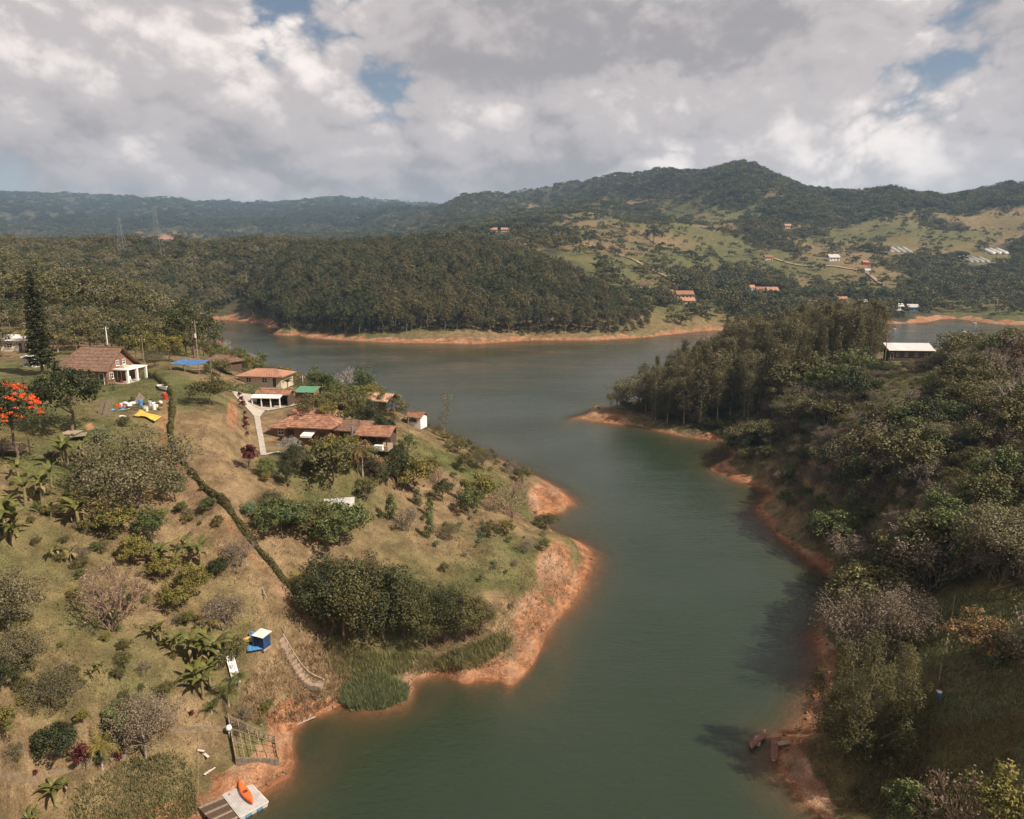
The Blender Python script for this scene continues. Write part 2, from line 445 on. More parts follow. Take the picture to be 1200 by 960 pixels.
soil = np.maximum(soil, blobs([(a[0] + (b[0] - a[0]) * k / 5, a[1] + (b[1] - a[1]) * k / 5, 6 + 0.004 * a[1], 6 + 0.01 * a[1], 0.52) for a, b in zip(track[:-1], track[1:]) for k in range(5)]))
soil = np.clip(soil, 0, 1)
lush = np.clip(0.42 + 0.9 * n1 + 0.6 * n2, 0, 1)
lush = np.maximum(lush, blobs([(120, 462, 45, 14, 0.85), (60, 640, 60, 60, 0.6), (130, 640, 60, 40, 0.5), (60, 840, 60, 40, 0.6), (160, 920, 70, 50, 1.0), (210, 460, 40, 40, 0.55), (330, 545, 40, 25, 0.8), (300, 600, 30, 20, 0.7), (600, 640, 40, 30, 0.7),
    (540, 560, 30, 20, 0.7), (440, 812, 60, 18, 1.0), (430, 790, 40, 20, 0.9), (410, 755, 20, 20, 0.7), (1100, 600, 90, 50, 0.8), (980, 600, 60, 50, 0.7), (1140, 800, 80, 60, 1.1), (1100, 730, 80, 40, 1.0), (1150, 620, 60, 40, 0.9), (350, 740, 20, 10, 0.8), (440, 420, 60, 60, 0.2)]))
dry = np.clip(0.30 - 0.8 * n1 + blobs([(500, 610, 120, 70, 0.5), (240, 560, 60, 90, 0.35), (150, 760, 110, 60, 0.35), (260, 830, 80, 60, 0.6), (340, 790, 50, 50, 0.9), (570, 745, 60, 50, 0.9), (330, 660, 60, 30, 0.3), (420, 670, 60, 30, 0.5)]), 0, 1)
# far slopes: fields of different colour
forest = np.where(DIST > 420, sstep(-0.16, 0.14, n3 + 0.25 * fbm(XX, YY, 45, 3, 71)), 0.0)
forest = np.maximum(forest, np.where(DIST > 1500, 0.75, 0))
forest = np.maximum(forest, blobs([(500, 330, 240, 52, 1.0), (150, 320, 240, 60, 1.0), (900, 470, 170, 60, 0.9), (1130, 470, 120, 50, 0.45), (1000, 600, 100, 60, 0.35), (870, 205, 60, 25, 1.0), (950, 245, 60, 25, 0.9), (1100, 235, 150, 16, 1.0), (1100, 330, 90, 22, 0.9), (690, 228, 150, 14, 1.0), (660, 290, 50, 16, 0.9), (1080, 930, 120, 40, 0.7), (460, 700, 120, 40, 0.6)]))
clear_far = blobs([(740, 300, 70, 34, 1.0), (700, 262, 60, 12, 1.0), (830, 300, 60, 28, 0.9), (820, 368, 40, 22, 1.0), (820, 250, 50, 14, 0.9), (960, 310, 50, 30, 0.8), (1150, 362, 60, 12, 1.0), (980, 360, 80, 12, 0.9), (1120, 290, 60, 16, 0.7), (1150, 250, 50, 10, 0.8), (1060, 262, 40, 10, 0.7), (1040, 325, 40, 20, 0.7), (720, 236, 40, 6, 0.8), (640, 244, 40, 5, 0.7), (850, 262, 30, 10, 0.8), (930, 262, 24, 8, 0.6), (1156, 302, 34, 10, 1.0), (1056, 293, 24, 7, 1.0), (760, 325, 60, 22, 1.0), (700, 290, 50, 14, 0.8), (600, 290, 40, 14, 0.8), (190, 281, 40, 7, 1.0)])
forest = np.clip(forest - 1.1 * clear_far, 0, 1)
fields = np.clip(0.5 + 1.3 * fbm(XX, YY, 90, 3, 81), 0, 1)
dry = np.where(DIST > 420, np.clip(fields * 0.62, 0, 1), dry)
lush = np.where(DIST > 420, np.clip(0.9 - fields, 0, 1), lush)
farsoil = np.where((DIST > 480) & (ZZ > 4), sstep(0.26, 0.40, fbm(XX, YY, 38, 3, 91)) * (1 - forest) * 0.42, 0)
soil = np.maximum(soil, farsoil)

# ================================================================== materials
def principled(name):
    m = bpy.data.materials.new(name); m.use_nodes = True
    N = NT(m.node_tree)
    b = m.node_tree.nodes['Principled BSDF']
    return m, N, b
MATS = {}
def plain(name, col, rough=0.8, scale=6.0, var=0.25, metal=0.0, bump=0.0, spec=0.3):
    """a painted, wooden or mineral surface with mottling and a little relief"""
    m, N, b = principled(name)
    tc = N.n('ShaderNodeTexCoord')
    ns = N.noise(tc.outputs['Object'], scale, 6, 0.6)
    oi = N.n('ShaderNodeObjectInfo')
    v = N.math('ADD', N.maprange(ns, 0.25, 0.75, 1 - var, 1 + var), N.maprange(oi.outputs['Random'], 0, 1, -0.08, 0.08))
    c = N.vmath('SCALE', (col[0], col[1], col[2])); N.l(v, c.node.inputs['Scale'])
    N.l(c, b.inputs['Base Color'])
    b.inputs['Roughness'].default_value = rough
    b.inputs['Metallic'].default_value = metal
    b.inputs['Specular IOR Level'].default_value = spec
    if bump:
        bp = N.n('ShaderNodeBump'); bp.inputs['Strength'].default_value = bump; bp.inputs['Distance'].default_value = 0.03
        N.l(N.noise(tc.outputs['Object'], scale * 3, 4), bp.inputs['Height']); N.l(bp.outputs[0], b.inputs['Normal'])
    MATS[name] = m
    return m
def foliage(name, dark, light, transl=0.14, rough=0.6):
    """leaf colour varies leaf by leaf (attribute leaf_tone) and tree by tree"""
    m, N, b = principled(name)
    at = N.n('ShaderNodeAttribute', attribute_name='leaf_tone')
    oi = N.n('ShaderNodeObjectInfo')
    f = N.math('ADD', at.outputs['Fac'], N.maprange(oi.outputs['Random'], 0, 1, -0.22, 0.22), clamp=True)
    c = N.mix(f, (*dark, 1), (*light, 1))
    N.l(c, b.inputs['Base Color'])
    b.inputs['Roughness'].default_value = rough
    b.inputs['Specular IOR Level'].default_value = 0.25
    tr = N.n('ShaderNodeBsdfTranslucent'); N.l(c, tr.inputs[0])
    mx = N.n('ShaderNodeMixShader'); mx.inputs[0].default_value = transl
    out = m.node_tree.nodes['Material Output']
    N.l(b.outputs[0], mx.inputs[1]); N.l(tr.outputs[0], mx.inputs[2]); N.l(mx.outputs[0], out.inputs[0])
    MATS[name] = m
    return m

def terrain_material():
    m, N, b = principled('land_cover')
    geo = N.n('ShaderNodeNewGeometry'); pos = geo.outputs['Position']
    at = N.n('ShaderNodeAttribute', attribute_name='cover')
    sep = N.n('ShaderNodeSeparateColor'); N.l(at.outputs['Color'], sep.inputs[0])
    soil, lush, dry = sep.outputs[0], sep.outputs[1], sep.outputs[2]
    fo = at.outputs['Alpha']
    nA = N.noise(pos, 0.9, 8, 0.65); nB = N.noise(pos, 0.12, 6, 0.6); nC = N.noise(pos, 4.0, 4, 0.6); nF = N.noise(pos, 0.03, 8, 0.65)
    grass = N.mix(N.maprange(nA, 0.3, 0.7), (0.092, 0.076, 0.031, 1), (0.155, 0.124, 0.056, 1))
    drygrass = N.mix(N.maprange(nA, 0.3, 0.7), (0.140, 0.094, 0.050, 1), (0.225, 0.156, 0.088, 1))
    lushc = N.mix(N.maprange(nC, 0.3, 0.7), (0.062, 0.068, 0.025, 1), (0.118, 0.110, 0.044, 1))
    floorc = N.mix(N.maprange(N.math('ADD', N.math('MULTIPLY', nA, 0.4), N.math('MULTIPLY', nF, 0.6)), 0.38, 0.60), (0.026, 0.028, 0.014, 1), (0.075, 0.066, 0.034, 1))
    soilc = N.mix(N.maprange(nA, 0.30, 0.70), (0.215, 0.094, 0.046, 1), (0.345, 0.175, 0.092, 1))
    strata = N.noise(N.vmath('MULTIPLY', pos, (0.35, 0.35, 3.2)), 1.0, 5, 0.65)
    soilc = N.mix(N.maprange(strata, 0.50, 0.66), soilc, (0.155, 0.080, 0.045, 1))
    pale = N.mix(N.maprange(nB, 0.45, 0.68), soilc, (0.31, 0.200, 0.130, 1))
    c = grass
    thr = N.math('ADD', N.math('MULTIPLY', nA, 0.55), N.math('MULTIPLY', nC, 0.30))
    def over(c, mask, col, soft=0.16):
        f = N.maprange(N.math('ADD', mask, N.math('SUBTRACT', 0.425, thr)), 0.5 - soft, 0.5 + soft)
        return N.mix(f, c, col)
    c = over(c, lush, lushc, 0.3)
    c = over(c, dry, drygrass, 0.3)
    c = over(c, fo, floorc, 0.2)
    c = over(c, soil, pale, 0.13)
    mott = N.maprange(N.noise(pos, 0.33, 5, 0.65), 0.32, 0.68, 0.68, 1.28)
    mott = N.math('MULTIPLY', mott, N.maprange(N.noise(pos, 6.5, 3, 0.6), 0.33, 0.67, 0.70, 1.24))
    mv = N.vmath('SCALE', c); N.l(mott, mv.node.inputs['Scale']); c = mv
    # wet band at the water line
    sp = N.n('ShaderNodeSeparateXYZ'); N.l(pos, sp.inputs[0])
    wet = N.maprange(N.math('ADD', sp.outputs[2], N.math('MULTIPLY', N.math('SUBTRACT', nA, 0.5), 0.5)), 0.02, 0.30, 1.0, 0.0)
    c = N.mix(N.math('MULTIPLY', wet, 0.55), c, (0.20, 0.075, 0.030, 1))
    N.l(c, b.inputs['Base Color'])
    b.inputs['Roughness'].default_value = 0.95
    b.inputs['Specular IOR Level'].default_value = 0.12
    bp = N.n('ShaderNodeBump'); bp.inputs['Strength'].default_value = 0.75; bp.inputs['Distance'].default_value = 0.35
    N.l(N.math('ADD', N.math('ADD', nA, N.math('MULTIPLY', nC, 0.5)), N.math('MULTIPLY', N.math('MULTIPLY', strata, soil), 2.2)), bp.inputs['Height'])
    N.l(bp.outputs[0], b.inputs['Normal'])
    return m
def water_material():
    m, N, b = principled('lake_surface')
    geo = N.n('ShaderNodeNewGeometry'); pos = geo.outputs['Position']
    at = N.n('ShaderNodeAttribute', attribute_name='depth')
    murk = N.n('ShaderNodeMath', operation='POWER'); murk.inputs[0].default_value = 2.718
    N.l(N.math('MULTIPLY', at.outputs['Fac'], -1.35), murk.inputs[1])
    turb = murk.outputs[0]                                # stirred silt thins out away from the bank
    deepc = N.mix(N.maprange(N.noise(pos, 0.02, 3), 0.3, 0.7), (0.016, 0.027, 0.014, 1), (0.022, 0.033, 0.019, 1))
    silt = N.math('POWER', turb, 0.62)
    col = N.mix(N.math('MULTIPLY', silt, 0.40), deepc, (0.150, 0.105, 0.052, 1))
    N.l(col, b.inputs['Base Color'])
    b.inputs['IOR'].default_value = 1.33
    N.l(N.maprange(N.noise(N.vmath('MULTIPLY', pos, (0.35, 1.0, 1.0)), 0.035, 4, 0.6), 0.35, 0.65, 0.04, 0.17), b.inputs['Roughness'])
    b.inputs['Specular IOR Level'].default_value = 0.5
    st = N.vmath('MULTIPLY', pos, (0.55, 1.0, 1.0))
    rip = N.math('ADD', N.noise(st, 1.5, 5, 0.6, 0.4), N.math('MULTIPLY', N.noise(st, 0.16, 3, 0.5), 2.2))
    patch = N.maprange(N.noise(pos, 0.022, 3, 0.5), 0.35, 0.65, 0.45, 1.0)
    bp = N.n('ShaderNodeBump'); bp.inputs['Distance'].default_value = 0.17
    N.l(patch, bp.inputs['Strength'])
    N.l(rip, bp.inputs['Height']); N.l(bp.outputs[0], b.inputs['Normal'])
    tr = N.n('ShaderNodeBsdfTransparent')
    mx = N.n('ShaderNodeMixShader')
    N.l(N.math('MULTIPLY', turb, 0.85), mx.inputs[0])
    N.l(b.outputs[0], mx.inputs[1]); N.l(tr.outputs[0], mx.inputs[2])
    N.l(mx.outputs[0], m.node_tree.nodes['Material Output'].inputs[0])
    return m

# ================================================================== mesh helpers
def mesh_np(name, verts, faces, mats=(), smooth=False, mat_idx=None, tone=None):
    """verts (n,3); faces (m,k) constant k, or list of lists"""
    me = bpy.data.meshes.new(name)
    verts = np.asarray(verts, np.float32)
    if isinstance(faces, np.ndarray):
        k = faces.shape[1]; m = len(faces)
        me.vertices.add(len(verts)); me.vertices.foreach_set('co', verts.ravel())
        me.loops.add(m * k); me.loops.foreach_set('vertex_index', faces.astype(np.int32).ravel())
        me.polygons.add(m)
        me.polygons.foreach_set('loop_start', (np.arange(m) * k).astype(np.int32))
        me.polygons.foreach_set('loop_total', np.full(m, k, np.int32))
        if smooth:
            me.polygons.foreach_set('use_smooth', np.ones(m, bool))
        if mat_idx is not None:
            me.polygons.foreach_set('material_index', np.asarray(mat_idx, np.int32))
        me.update(calc_edges=True)
    else:
        me.from_pydata([tuple(v) for v in verts], [], faces)
        if smooth:
            for p in me.polygons: p.use_smooth = True
        me.update()
    if tone is not None:
        a = me.attributes.new('leaf_tone', 'FLOAT', 'POINT'); a.data.foreach_set('value', np.asarray(tone, np.float32))
    for mt in mats:
        me.materials.append(mt)
    return me
def link(name, me, parent=None, loc=None, rot=None, scale=None):
    o = bpy.data.objects.new(name, me); COL.objects.link(o)
    if loc is not None: o.location = loc
    if rot is not None: o.rotation_euler = rot
    if scale is not None: o.scale = (scale,) * 3 if isinstance(scale, (int, float)) else scale
    if parent is not None: o.parent = parent
    return o
def tag(o, label=None, cat=None, group=None, kind=None):
    if label: o['label'] = label
    if cat: o['category'] = cat
    if group: o['group'] = group
    if kind: o['kind'] = kind
    return o
def thing(name, label, cat, loc=(0, 0, 0), rz=0.0, group=None, scale=1.0):
    o = bpy.data.objects.new(name, None); COL.objects.link(o)
    o.empty_display_size = 0.2
    o.location = loc; o.rotation_euler = (0, 0, rz); o.scale = (scale,) * 3
    return tag(o, label, cat, group)

# ------------------------------------------------------------------ build ground and lake
def build_ground():
    ny, nx = XX.shape
    v = np.stack([XX, YY, ZZ], -1).reshape(-1, 3)
    idx = np.arange(nx * ny).reshape(ny, nx)
    f = np.stack([idx[:-1, :-1], idx[:-1, 1:], idx[1:, 1:], idx[1:, :-1]], -1).reshape(-1, 4)
    me = mesh_np('ground', v, f, [terrain_material()], smooth=True)
    c = me.color_attributes.new('cover', 'FLOAT_COLOR', 'POINT')
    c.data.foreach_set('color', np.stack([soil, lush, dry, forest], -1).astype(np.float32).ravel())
    o = link('ground', me); o['kind'] = 'structure'
    # water: the same cells wherever the ground lies low
    zmin = np.minimum(np.minimum(ZZ[:-1, :-1], ZZ[:-1, 1:]), np.minimum(ZZ[1:, 1:], ZZ[1:, :-1]))
    keep = (zmin < 0.35) & (YY[:-1, :-1] < 900)
    f = f.reshape(ny - 1, nx - 1, 4)[keep]
    used, inv = np.unique(f.ravel(), return_inverse=True)
    wv = v[used].copy(); dep = np.maximum(0, -wv[:, 2]); wv[:, 2] = 0
    me = mesh_np('lake_water', wv, inv.reshape(-1, 4), [water_material()], smooth=True)
    a = me.attributes.new('depth', 'FLOAT', 'POINT'); a.data.foreach_set('value', dep.astype(np.float32))
    o = link('lake_water', me); o['kind'] = 'structure'
build_ground()

# ================================================================== vegetation
BARK = plain('bark_brown', (0.16, 0.115, 0.085), 0.95, 8, 0.35, spec=0.1)
BARK_PALE = plain('bark_pale', (0.33, 0.27, 0.22), 0.95, 8, 0.3, spec=0.1)
TWIG_GREY = plain('twig_grey', (0.225, 0.185, 0.155), 0.95, 4, 0.3, spec=0.1)
TWIG_RED = plain('twig_reddish', (0.235, 0.150, 0.110), 0.95, 4, 0.3, spec=0.1)
F_OLIVE = foliage('leaf_olive', (0.060, 0.056, 0.020), (0.158, 0.140, 0.052))
F_GREEN = foliage('leaf_green', (0.053, 0.074, 0.025), (0.147, 0.163, 0.050))
F_DARK = foliage('leaf_dark_green', (0.027, 0.036, 0.014), (0.082, 0.086, 0.032), 0.18)
F_YELLOW = foliage('leaf_yellow_green', (0.085, 0.085, 0.020), (0.220, 0.180, 0.045))
F_GREY = foliage('leaf_grey_olive', (0.082, 0.072, 0.036), (0.200, 0.170, 0.092))
F_BROWN = foliage('leaf_dry_brown', (0.115, 0.088, 0.058), (0.255, 0.195, 0.135))
F_SILVER = foliage('leaf_silver', (0.20, 0.180, 0.165), (0.38, 0.345, 0.325))
F_BLUE = foliage('leaf_blue_green', (0.054, 0.090, 0.043), (0.139, 0.186, 0.090))
F_PINE = foliage('needle_pine', (0.048, 0.045, 0.018), (0.160, 0.135, 0.058), 0.18)
F_ORANGE = foliage('leaf_rust', (0.135, 0.085, 0.038), (0.270, 0.170, 0.075))
F_RED = foliage('leaf_dark_red', (0.060, 0.012, 0.014), (0.150, 0.030, 0.030))
F_FLOWER = foliage('flower_orange_red', (0.60, 0.050, 0.010), (0.86, 0.135, 0.022), 0.2)
F_BANANA = foliage('banana_leaf', (0.090, 0.102, 0.026), (0.205, 0.195, 0.058), 0.35, 0.45)
F_BANANA_DRY = foliage('banana_leaf_dry', (0.16, 0.115, 0.055), (0.30, 0.22, 0.11), 0.2)
F_PALM = foliage('palm_leaf', (0.050, 0.060, 0.018), (0.125, 0.125, 0.035), 0.25, 0.5)
F_PALM_Y = foliage('palm_leaf_yellow', (0.14, 0.12, 0.028), (0.29, 0.225, 0.06), 0.25, 0.5)
F_GRASS = foliage('grass_blade', (0.095, 0.085, 0.028), (0.235, 0.170, 0.075), 0.2)
F_GRASS_LUSH = foliage('weed_blade', (0.080, 0.088, 0.032), (0.215, 0.195, 0.082), 0.2)
F_REED = foliage('reed_blade', (0.105, 0.125, 0.058), (0.265, 0.275, 0.130), 0.2)
F_STRAW = foliage('straw_blade', (0.16, 0.105, 0.055), (0.33, 0.22, 0.125), 0.2)

def unit(v):
    return v / (np.linalg.norm(v, axis=-1, keepdims=True) + 1e-9)
def leaf_quads(c, nrm, length, width, g, tone):
    """diamond leaves: centres, facing, sizes -> verts, faces, tone"""
    n = len(c)
    r = unit(g.normal(size=(n, 3)))
    t = unit(np.cross(nrm, r)); b = np.cross(nrm, t)
    L = (length * 0.5)[:, None]; W = (width * 0.5)[:, None]
    v = np.stack([c - t * L, c + b * W + nrm * W * 0.15, c + t * L, c - b * W + nrm * W * 0.15], 1).reshape(-1, 3)
    return v, np.arange(4 * n).reshape(n, 4), np.repeat(tone, 4)
def clump_leaves(clumps, per, size, g, face=0.55, aspect=0.62, tone_spread=0.35, droop=0.0):
    C, Nn, T = [], [], []
    for (c, r) in clumps:
        k = max(3, int(per))
        d = unit(g.normal(size=(k, 3)))
        rad = 0.45 + 0.55 * g.random(k) ** 0.5
        p = np.asarray(c) + d * np.asarray(r) * rad[:, None]
        p[:, 2] -= droop * (1 - d[:, 2]) * g.random(k)
        C.append(p); Nn.append(unit(d * face + g.normal(size=(k, 3)) * (1 - face) * 0.8 + np.array((0, 0, 0.15))))
        T.append(np.clip(0.5 + g.normal() * tone_spread * 0.5 + g.normal(size=k) * tone_spread * 0.55, 0, 1))
    C = np.concatenate(C); Nn = np.concatenate(Nn); T = np.concatenate(T)
    s = size * g.uniform(0.65, 1.35, len(C))
    return leaf_quads(C, Nn, s, s * aspect, g, T)
def tube(pts, rad, sides=5):
    pts = np.asarray(pts, float); n = len(pts)
    tan = unit(np.gradient(pts, axis=0))
    ref = np.where(np.abs(tan[:, 2:3]) > 0.9, np.array([[1.0, 0, 0]]), np.array([[0, 0, 1.0]]))
    a = unit(np.cross(tan, ref)); b = np.cross(tan, a)
    ang = np.arange(sides) / sides * 2 * math.pi
    rr = np.asarray(rad, float)
    v = pts[:, None, :] + rr[:, None, None] * (np.cos(ang)[None, :, None] * a[:, None, :] + np.sin(ang)[None, :, None] * b[:, None, :])
    f = []
    for i in range(n - 1):
        for j in range(sides):
            f.append((i * sides + j, i * sides + (j + 1) % sides, (i + 1) * sides + (j + 1) % sides, (i + 1) * sides + j))
    return v.reshape(-1, 3), np.array(f)
def join(parts):
    V, F, o = [], [], 0
    for v, f in parts:
        V.append(v); F.append(f + o); o += len(v)
    return np.concatenate(V), np.concatenate(F)
def bend(a, b, g, n=4, wob=0.08):
    a = np.asarray(a, float); b = np.asarray(b, float)
    s = np.linspace(0, 1, n)[:, None]
    p = a + (b - a) * s
    L = np.linalg.norm(b - a)
    p[1:-1] += g.normal(size=(n - 2, 3)) * wob * L
    return p

class Proto:
    pass
def mk(name, trunk, crown, tmat, cmat, extra=None):
    """trunk=(v,f), crown=(v,f,tone); extra = list of (part name, (v,f,tone), material)"""
    p = Proto(); p.name = name
    p.raw_t, p.raw_c, p.tmat, p.cmat = trunk, crown, tmat, cmat
    p.parts = []
    if trunk is not None:
        p.parts.append(('trunk', mesh_np(name + '_trunk', trunk[0], trunk[1], [tmat], smooth=True)))
    if crown is not None:
        p.parts.append(('crown', mesh_np(name + '_crown', crown[0], crown[1], [cmat], tone=crown[2])))
    for (n_, m, mt) in (extra or []):
        p.parts.append((n_, mesh_np(name + '_' + n_, m[0], m[1], [mt], tone=m[2])))
    vs = [x[0] for x in (trunk, crown) if x is not None]
    p.h = max(v[:, 2].max() for v in vs)
    return p
def single(p):
    """trunk and crown in one mesh, for trees too far away to show their parts"""
    if not hasattr(p, 'one'):
        v, f = join([p.raw_t, p.raw_c[:2]])
        nt = len(p.raw_t[1])
        idx = np.concatenate([np.zeros(nt, int), np.ones(len(p.raw_c[1]), int)])
        tone = np.concatenate([np.full(len(p.raw_t[0]), 0.5), p.raw_c[2]])
        p.one = mesh_np(p.name, v, f, [p.tmat, p.cmat], mat_idx=idx, tone=tone)
    return p.one

def broad(name, seed, h, w, base, nclump, per, leaf, cmat, tmat=BARK, flat=0.8, trunk_r=None, lean=0.0, droop=0.0, aspect=0.62, spread=0.35, hollow=0.35, limbs=7, face=0.55):
    g = np.random.default_rng(seed)
    cz_ = (h + base) / 2; rz = (h - base) / 2
    cl = []
    for i in range(nclump):
        d = unit(g.normal(size=3)); 
        if d[2] < -0.35: d[2] *= -0.6
        q = hollow + (1 - hollow) * g.random() ** 0.6
        c = np.array((d[0] * w * 0.5 * q, d[1] * w * 0.5 * q, cz_ + d[2] * rz * q * 0.92))
        c[:2] += g.normal(size=2) * w * 0.075
        c[0] += lean * (c[2] / h)
        r = w * g.uniform(0.065, 0.205) * (1.5 if nclump < 14 else 1.0)
        cl.append((c, np.array((r, r, r * flat))))
    crown = clump_leaves(cl, per, leaf, g, face=face, aspect=aspect, droop=droop, tone_spread=spread)
    tr = trunk_r or h * 0.022
    top = np.array((lean * 0.6, 0, base + (h - base) * 0.65))
    tp = bend((0, 0, -0.4), top, g, 6, 0.03)
    segs = [tube(tp, np.linspace(tr, tr * 0.35, 6), 6)]
    for (c, r) in cl[:limbs]:
        k = g.integers(2, 5)
        segs.append(tube(bend(tp[k], c, g, 4, 0.06), np.array((0.45, 0.33, 0.22, 0.12)) * tr, 4))
    return mk(name, join(segs), crown, tmat, cmat)
def conifer(name, seed, h, w, base, nclump, per, leaf, cmat=F_PINE, tmat=BARK_PALE, taper=0.75, trunk_r=None, droop=0.35, top_w=0.25, spread=0.3):
    """tall slender tree with foliage up the stem"""
    g = np.random.default_rng(seed)
    cl = []
    lean = g.normal(size=2) * 0.25
    for i in range(nclump):
        s = (i + g.random()) / nclump
        z = base + (h - base) * s
        prof = (1 - s) ** taper * (1 - top_w) + top_w
        prof *= 0.55 + 0.45 * min(1, s * 5)
        a = g.random() * 6.283
        rr = w * 0.5 * prof * g.uniform(0.25, 1.0)
        c = np.array((math.cos(a) * rr + lean[0] * s, math.sin(a) * rr + lean[1] * s, z))
        r = w * g.uniform(0.13, 0.24) * (0.55 + 0.45 * prof)
        cl.append((c, np.array((r, r, r * 0.9))))
    crown = clump_leaves(cl, per, leaf, g, aspect=0.42, droop=droop, tone_spread=spread)
    tr = trunk_r or h * 0.010
    tp = bend((0, 0, -0.5), (lean[0], lean[1], h * 0.97), g, 6, 0.006)
    segs = [tube(tp, np.linspace(tr, tr * 0.2, 6), 5)]
    for (c, r) in cl[::3]:
        segs.append(tube(np.array([(lean[0] * c[2] / h, lean[1] * c[2] / h, c[2] + 0.1), c]), (tr * 0.25, tr * 0.1), 3))
    return mk(name, join(segs), crown, tmat, cmat)
def bare(name, seed, h, w, tmat, cmat=None, stems=4, per=3, depth=4, r0=0.07, rmin=0.018, leafsize=0.22):
    """leafless or nearly leafless shrub of forking branches"""
    g = np.random.default_rng(seed)
    segs, tips = [], []
    def grow(p, d, L, r, lev):
        q = p + d * L
        m = (p + q) / 2 + g.normal(size=3) * L * 0.07
        segs.append(tube(np.array([p, m, q]), (r, r * 0.85, r * 0.7), 3))
        tips.append(q)
        if lev == 0: return
        for _ in range(2 + (g.random() < 0.55)):
            nd = unit(d + g.normal(size=3) * 0.48 + np.array((0, 0, 0.12)))
            grow(q, nd, L * g.uniform(0.62, 0.86), max(rmin, r * 0.66), lev - 1)
    for s in range(stems):
        a = s / stems * 6.283 + g.random()
        tilt = g.uniform(0.25, 0.8) * w / h
        d = unit(np.array((math.cos(a) * tilt, math.sin(a) * tilt, 1.0)))
        grow(np.array((math.cos(a) * 0.1, math.sin(a) * 0.1, -0.15)), d, h * 0.30, r0, depth)
    v, f = join(segs)
    s = np.array((w / max(1e-3, np.ptp(v[:, 0])), w / max(1e-3, np.ptp(v[:, 1])), h / v[:, 2].max()))
    v = v * s
    crown = None
    if cmat is not None:
        C = np.repeat(np.array(tips) * s, per, 0); C = C + g.normal(size=C.shape) * 0.22
        C[:, 2] = np.maximum(C[:, 2], 0.15)
        sz = leafsize * g.uniform(0.6, 1.4, len(C))
        crown = leaf_quads(C, unit(g.normal(size=C.shape) + np.array((0, 0, 0.5))), sz, sz * 0.6, g, np.clip(g.normal(0.5, 0.25, len(C)), 0, 1))
    return mk(name, (v, f), crown, tmat, cmat)
def norfolk(name, seed, h, w):
    """conifer with regular tiers of level branches"""
    g = np.random.default_rng(seed)
    C, Nn, S = [], [], []
    segs = [tube(bend((0, 0, -0.4), (0, 0, h), g, 6, 0.003), np.linspace(h * 0.016, 0.03, 6), 6)]
    z = h * 0.10
    while z < h * 0.98:
        s = z / h
        L = w * 0.5 * (1 - s) ** 0.62 * g.uniform(0.85, 1.1) + 0.15
        nb = 7 if s < 0.8 else 5
        a0 = g.random() * 6.28
        for k in range(nb):
            a = a0 + k / nb * 6.283 + g.normal() * 0.1
            d = np.array((math.cos(a), math.sin(a), 0)); side = np.array((-d[1], d[0], 0))
            tipz = z + L * g.uniform(-0.08, 0.12)
            segs.append(tube(np.array([(0, 0, z), d * L * 0.5 + np.array((0, 0, z - 0.04 * L)), d * L + np.array((0, 0, tipz))]), (0.06, 0.045, 0.02), 3))
            n = max(14, int(L * 34))
            t = g.random(n) ** 0.7
            off = g.normal(size=n) * 0.24 * (0.5 + L * 0.12)
            p = d * (t * L)[:, None] + side * off[:, None]
            p[:, 2] = z + t * (tipz - z) - np.abs(off) * 0.5 + g.normal(size=n) * 0.10
            C.append(p); Nn.append(unit(np.array((0, 0, 1.0)) + g.normal(size=(n, 3)) * 0.45)); S.append(np.full(n, 0.46))
        z += h * 0.030 * g.uniform(0.8, 1.2)
    C = np.concatenate(C); Nn = np.concatenate(Nn); S = np.concatenate(S) * g.uniform(0.7, 1.3, len(C))
    crown = leaf_quads(C, Nn, S, S * 0.5, g, np.clip(g.normal(0.4, 0.25, len(C)), 0, 1))
    return mk(name, join(segs), crown, BARK, F_DARK)

def blade_mesh(name, L, W, arch, segs, mat, fold=0.25, frayed=0.0, seed=0, tone=(0.3, 0.8)):
    """one long leaf with a midrib fold, leaving the stem along +x and arching over"""
    g = np.random.default_rng(seed)
    V, F, T = [], [], []
    a = R(64); p = np.array((0.0, 0.0, 0.0))
    step = L / segs
    for i in range(segs + 1):
        s = i / segs
        w = W * 0.5 * (math.sin(math.pi * min(1, 0.10 + s * 0.88)) ** 0.65)
        w *= 1 - frayed * g.random()
        up = np.array((-math.sin(a), 0, math.cos(a)))
        V += [p + np.array((0, w, 0)) - up * w * fold, p + up * 0.0, p - np.array((0, w, 0)) - up * w * fold]
        T += [tone[0] + (tone[1] - tone[0]) * g.random()] * 3
        p = p + np.array((math.cos(a), 0, math.sin(a))) * step
        a -= arch / segs
    for i in range(segs):
        k = i * 3
        F += [(k, k + 1, k + 4, k + 3), (k + 1, k + 2, k + 5, k + 4)]
    return mesh_np(name, np.array(V), np.array(F), [mat], tone=T)
BAN_LEAF = [blade_mesh('banana_leaf', 1.7 + 0.2 * i, 0.52, R(88 + 14 * i), 6, F_BANANA, 0.3, 0.3, i) for i in range(4)]
BAN_DRY = [blade_mesh('banana_leaf_dry', 1.3, 0.34, R(165), 6, F_BANANA_DRY, 0.6, 0.5, 10 + i) for i in range(2)]
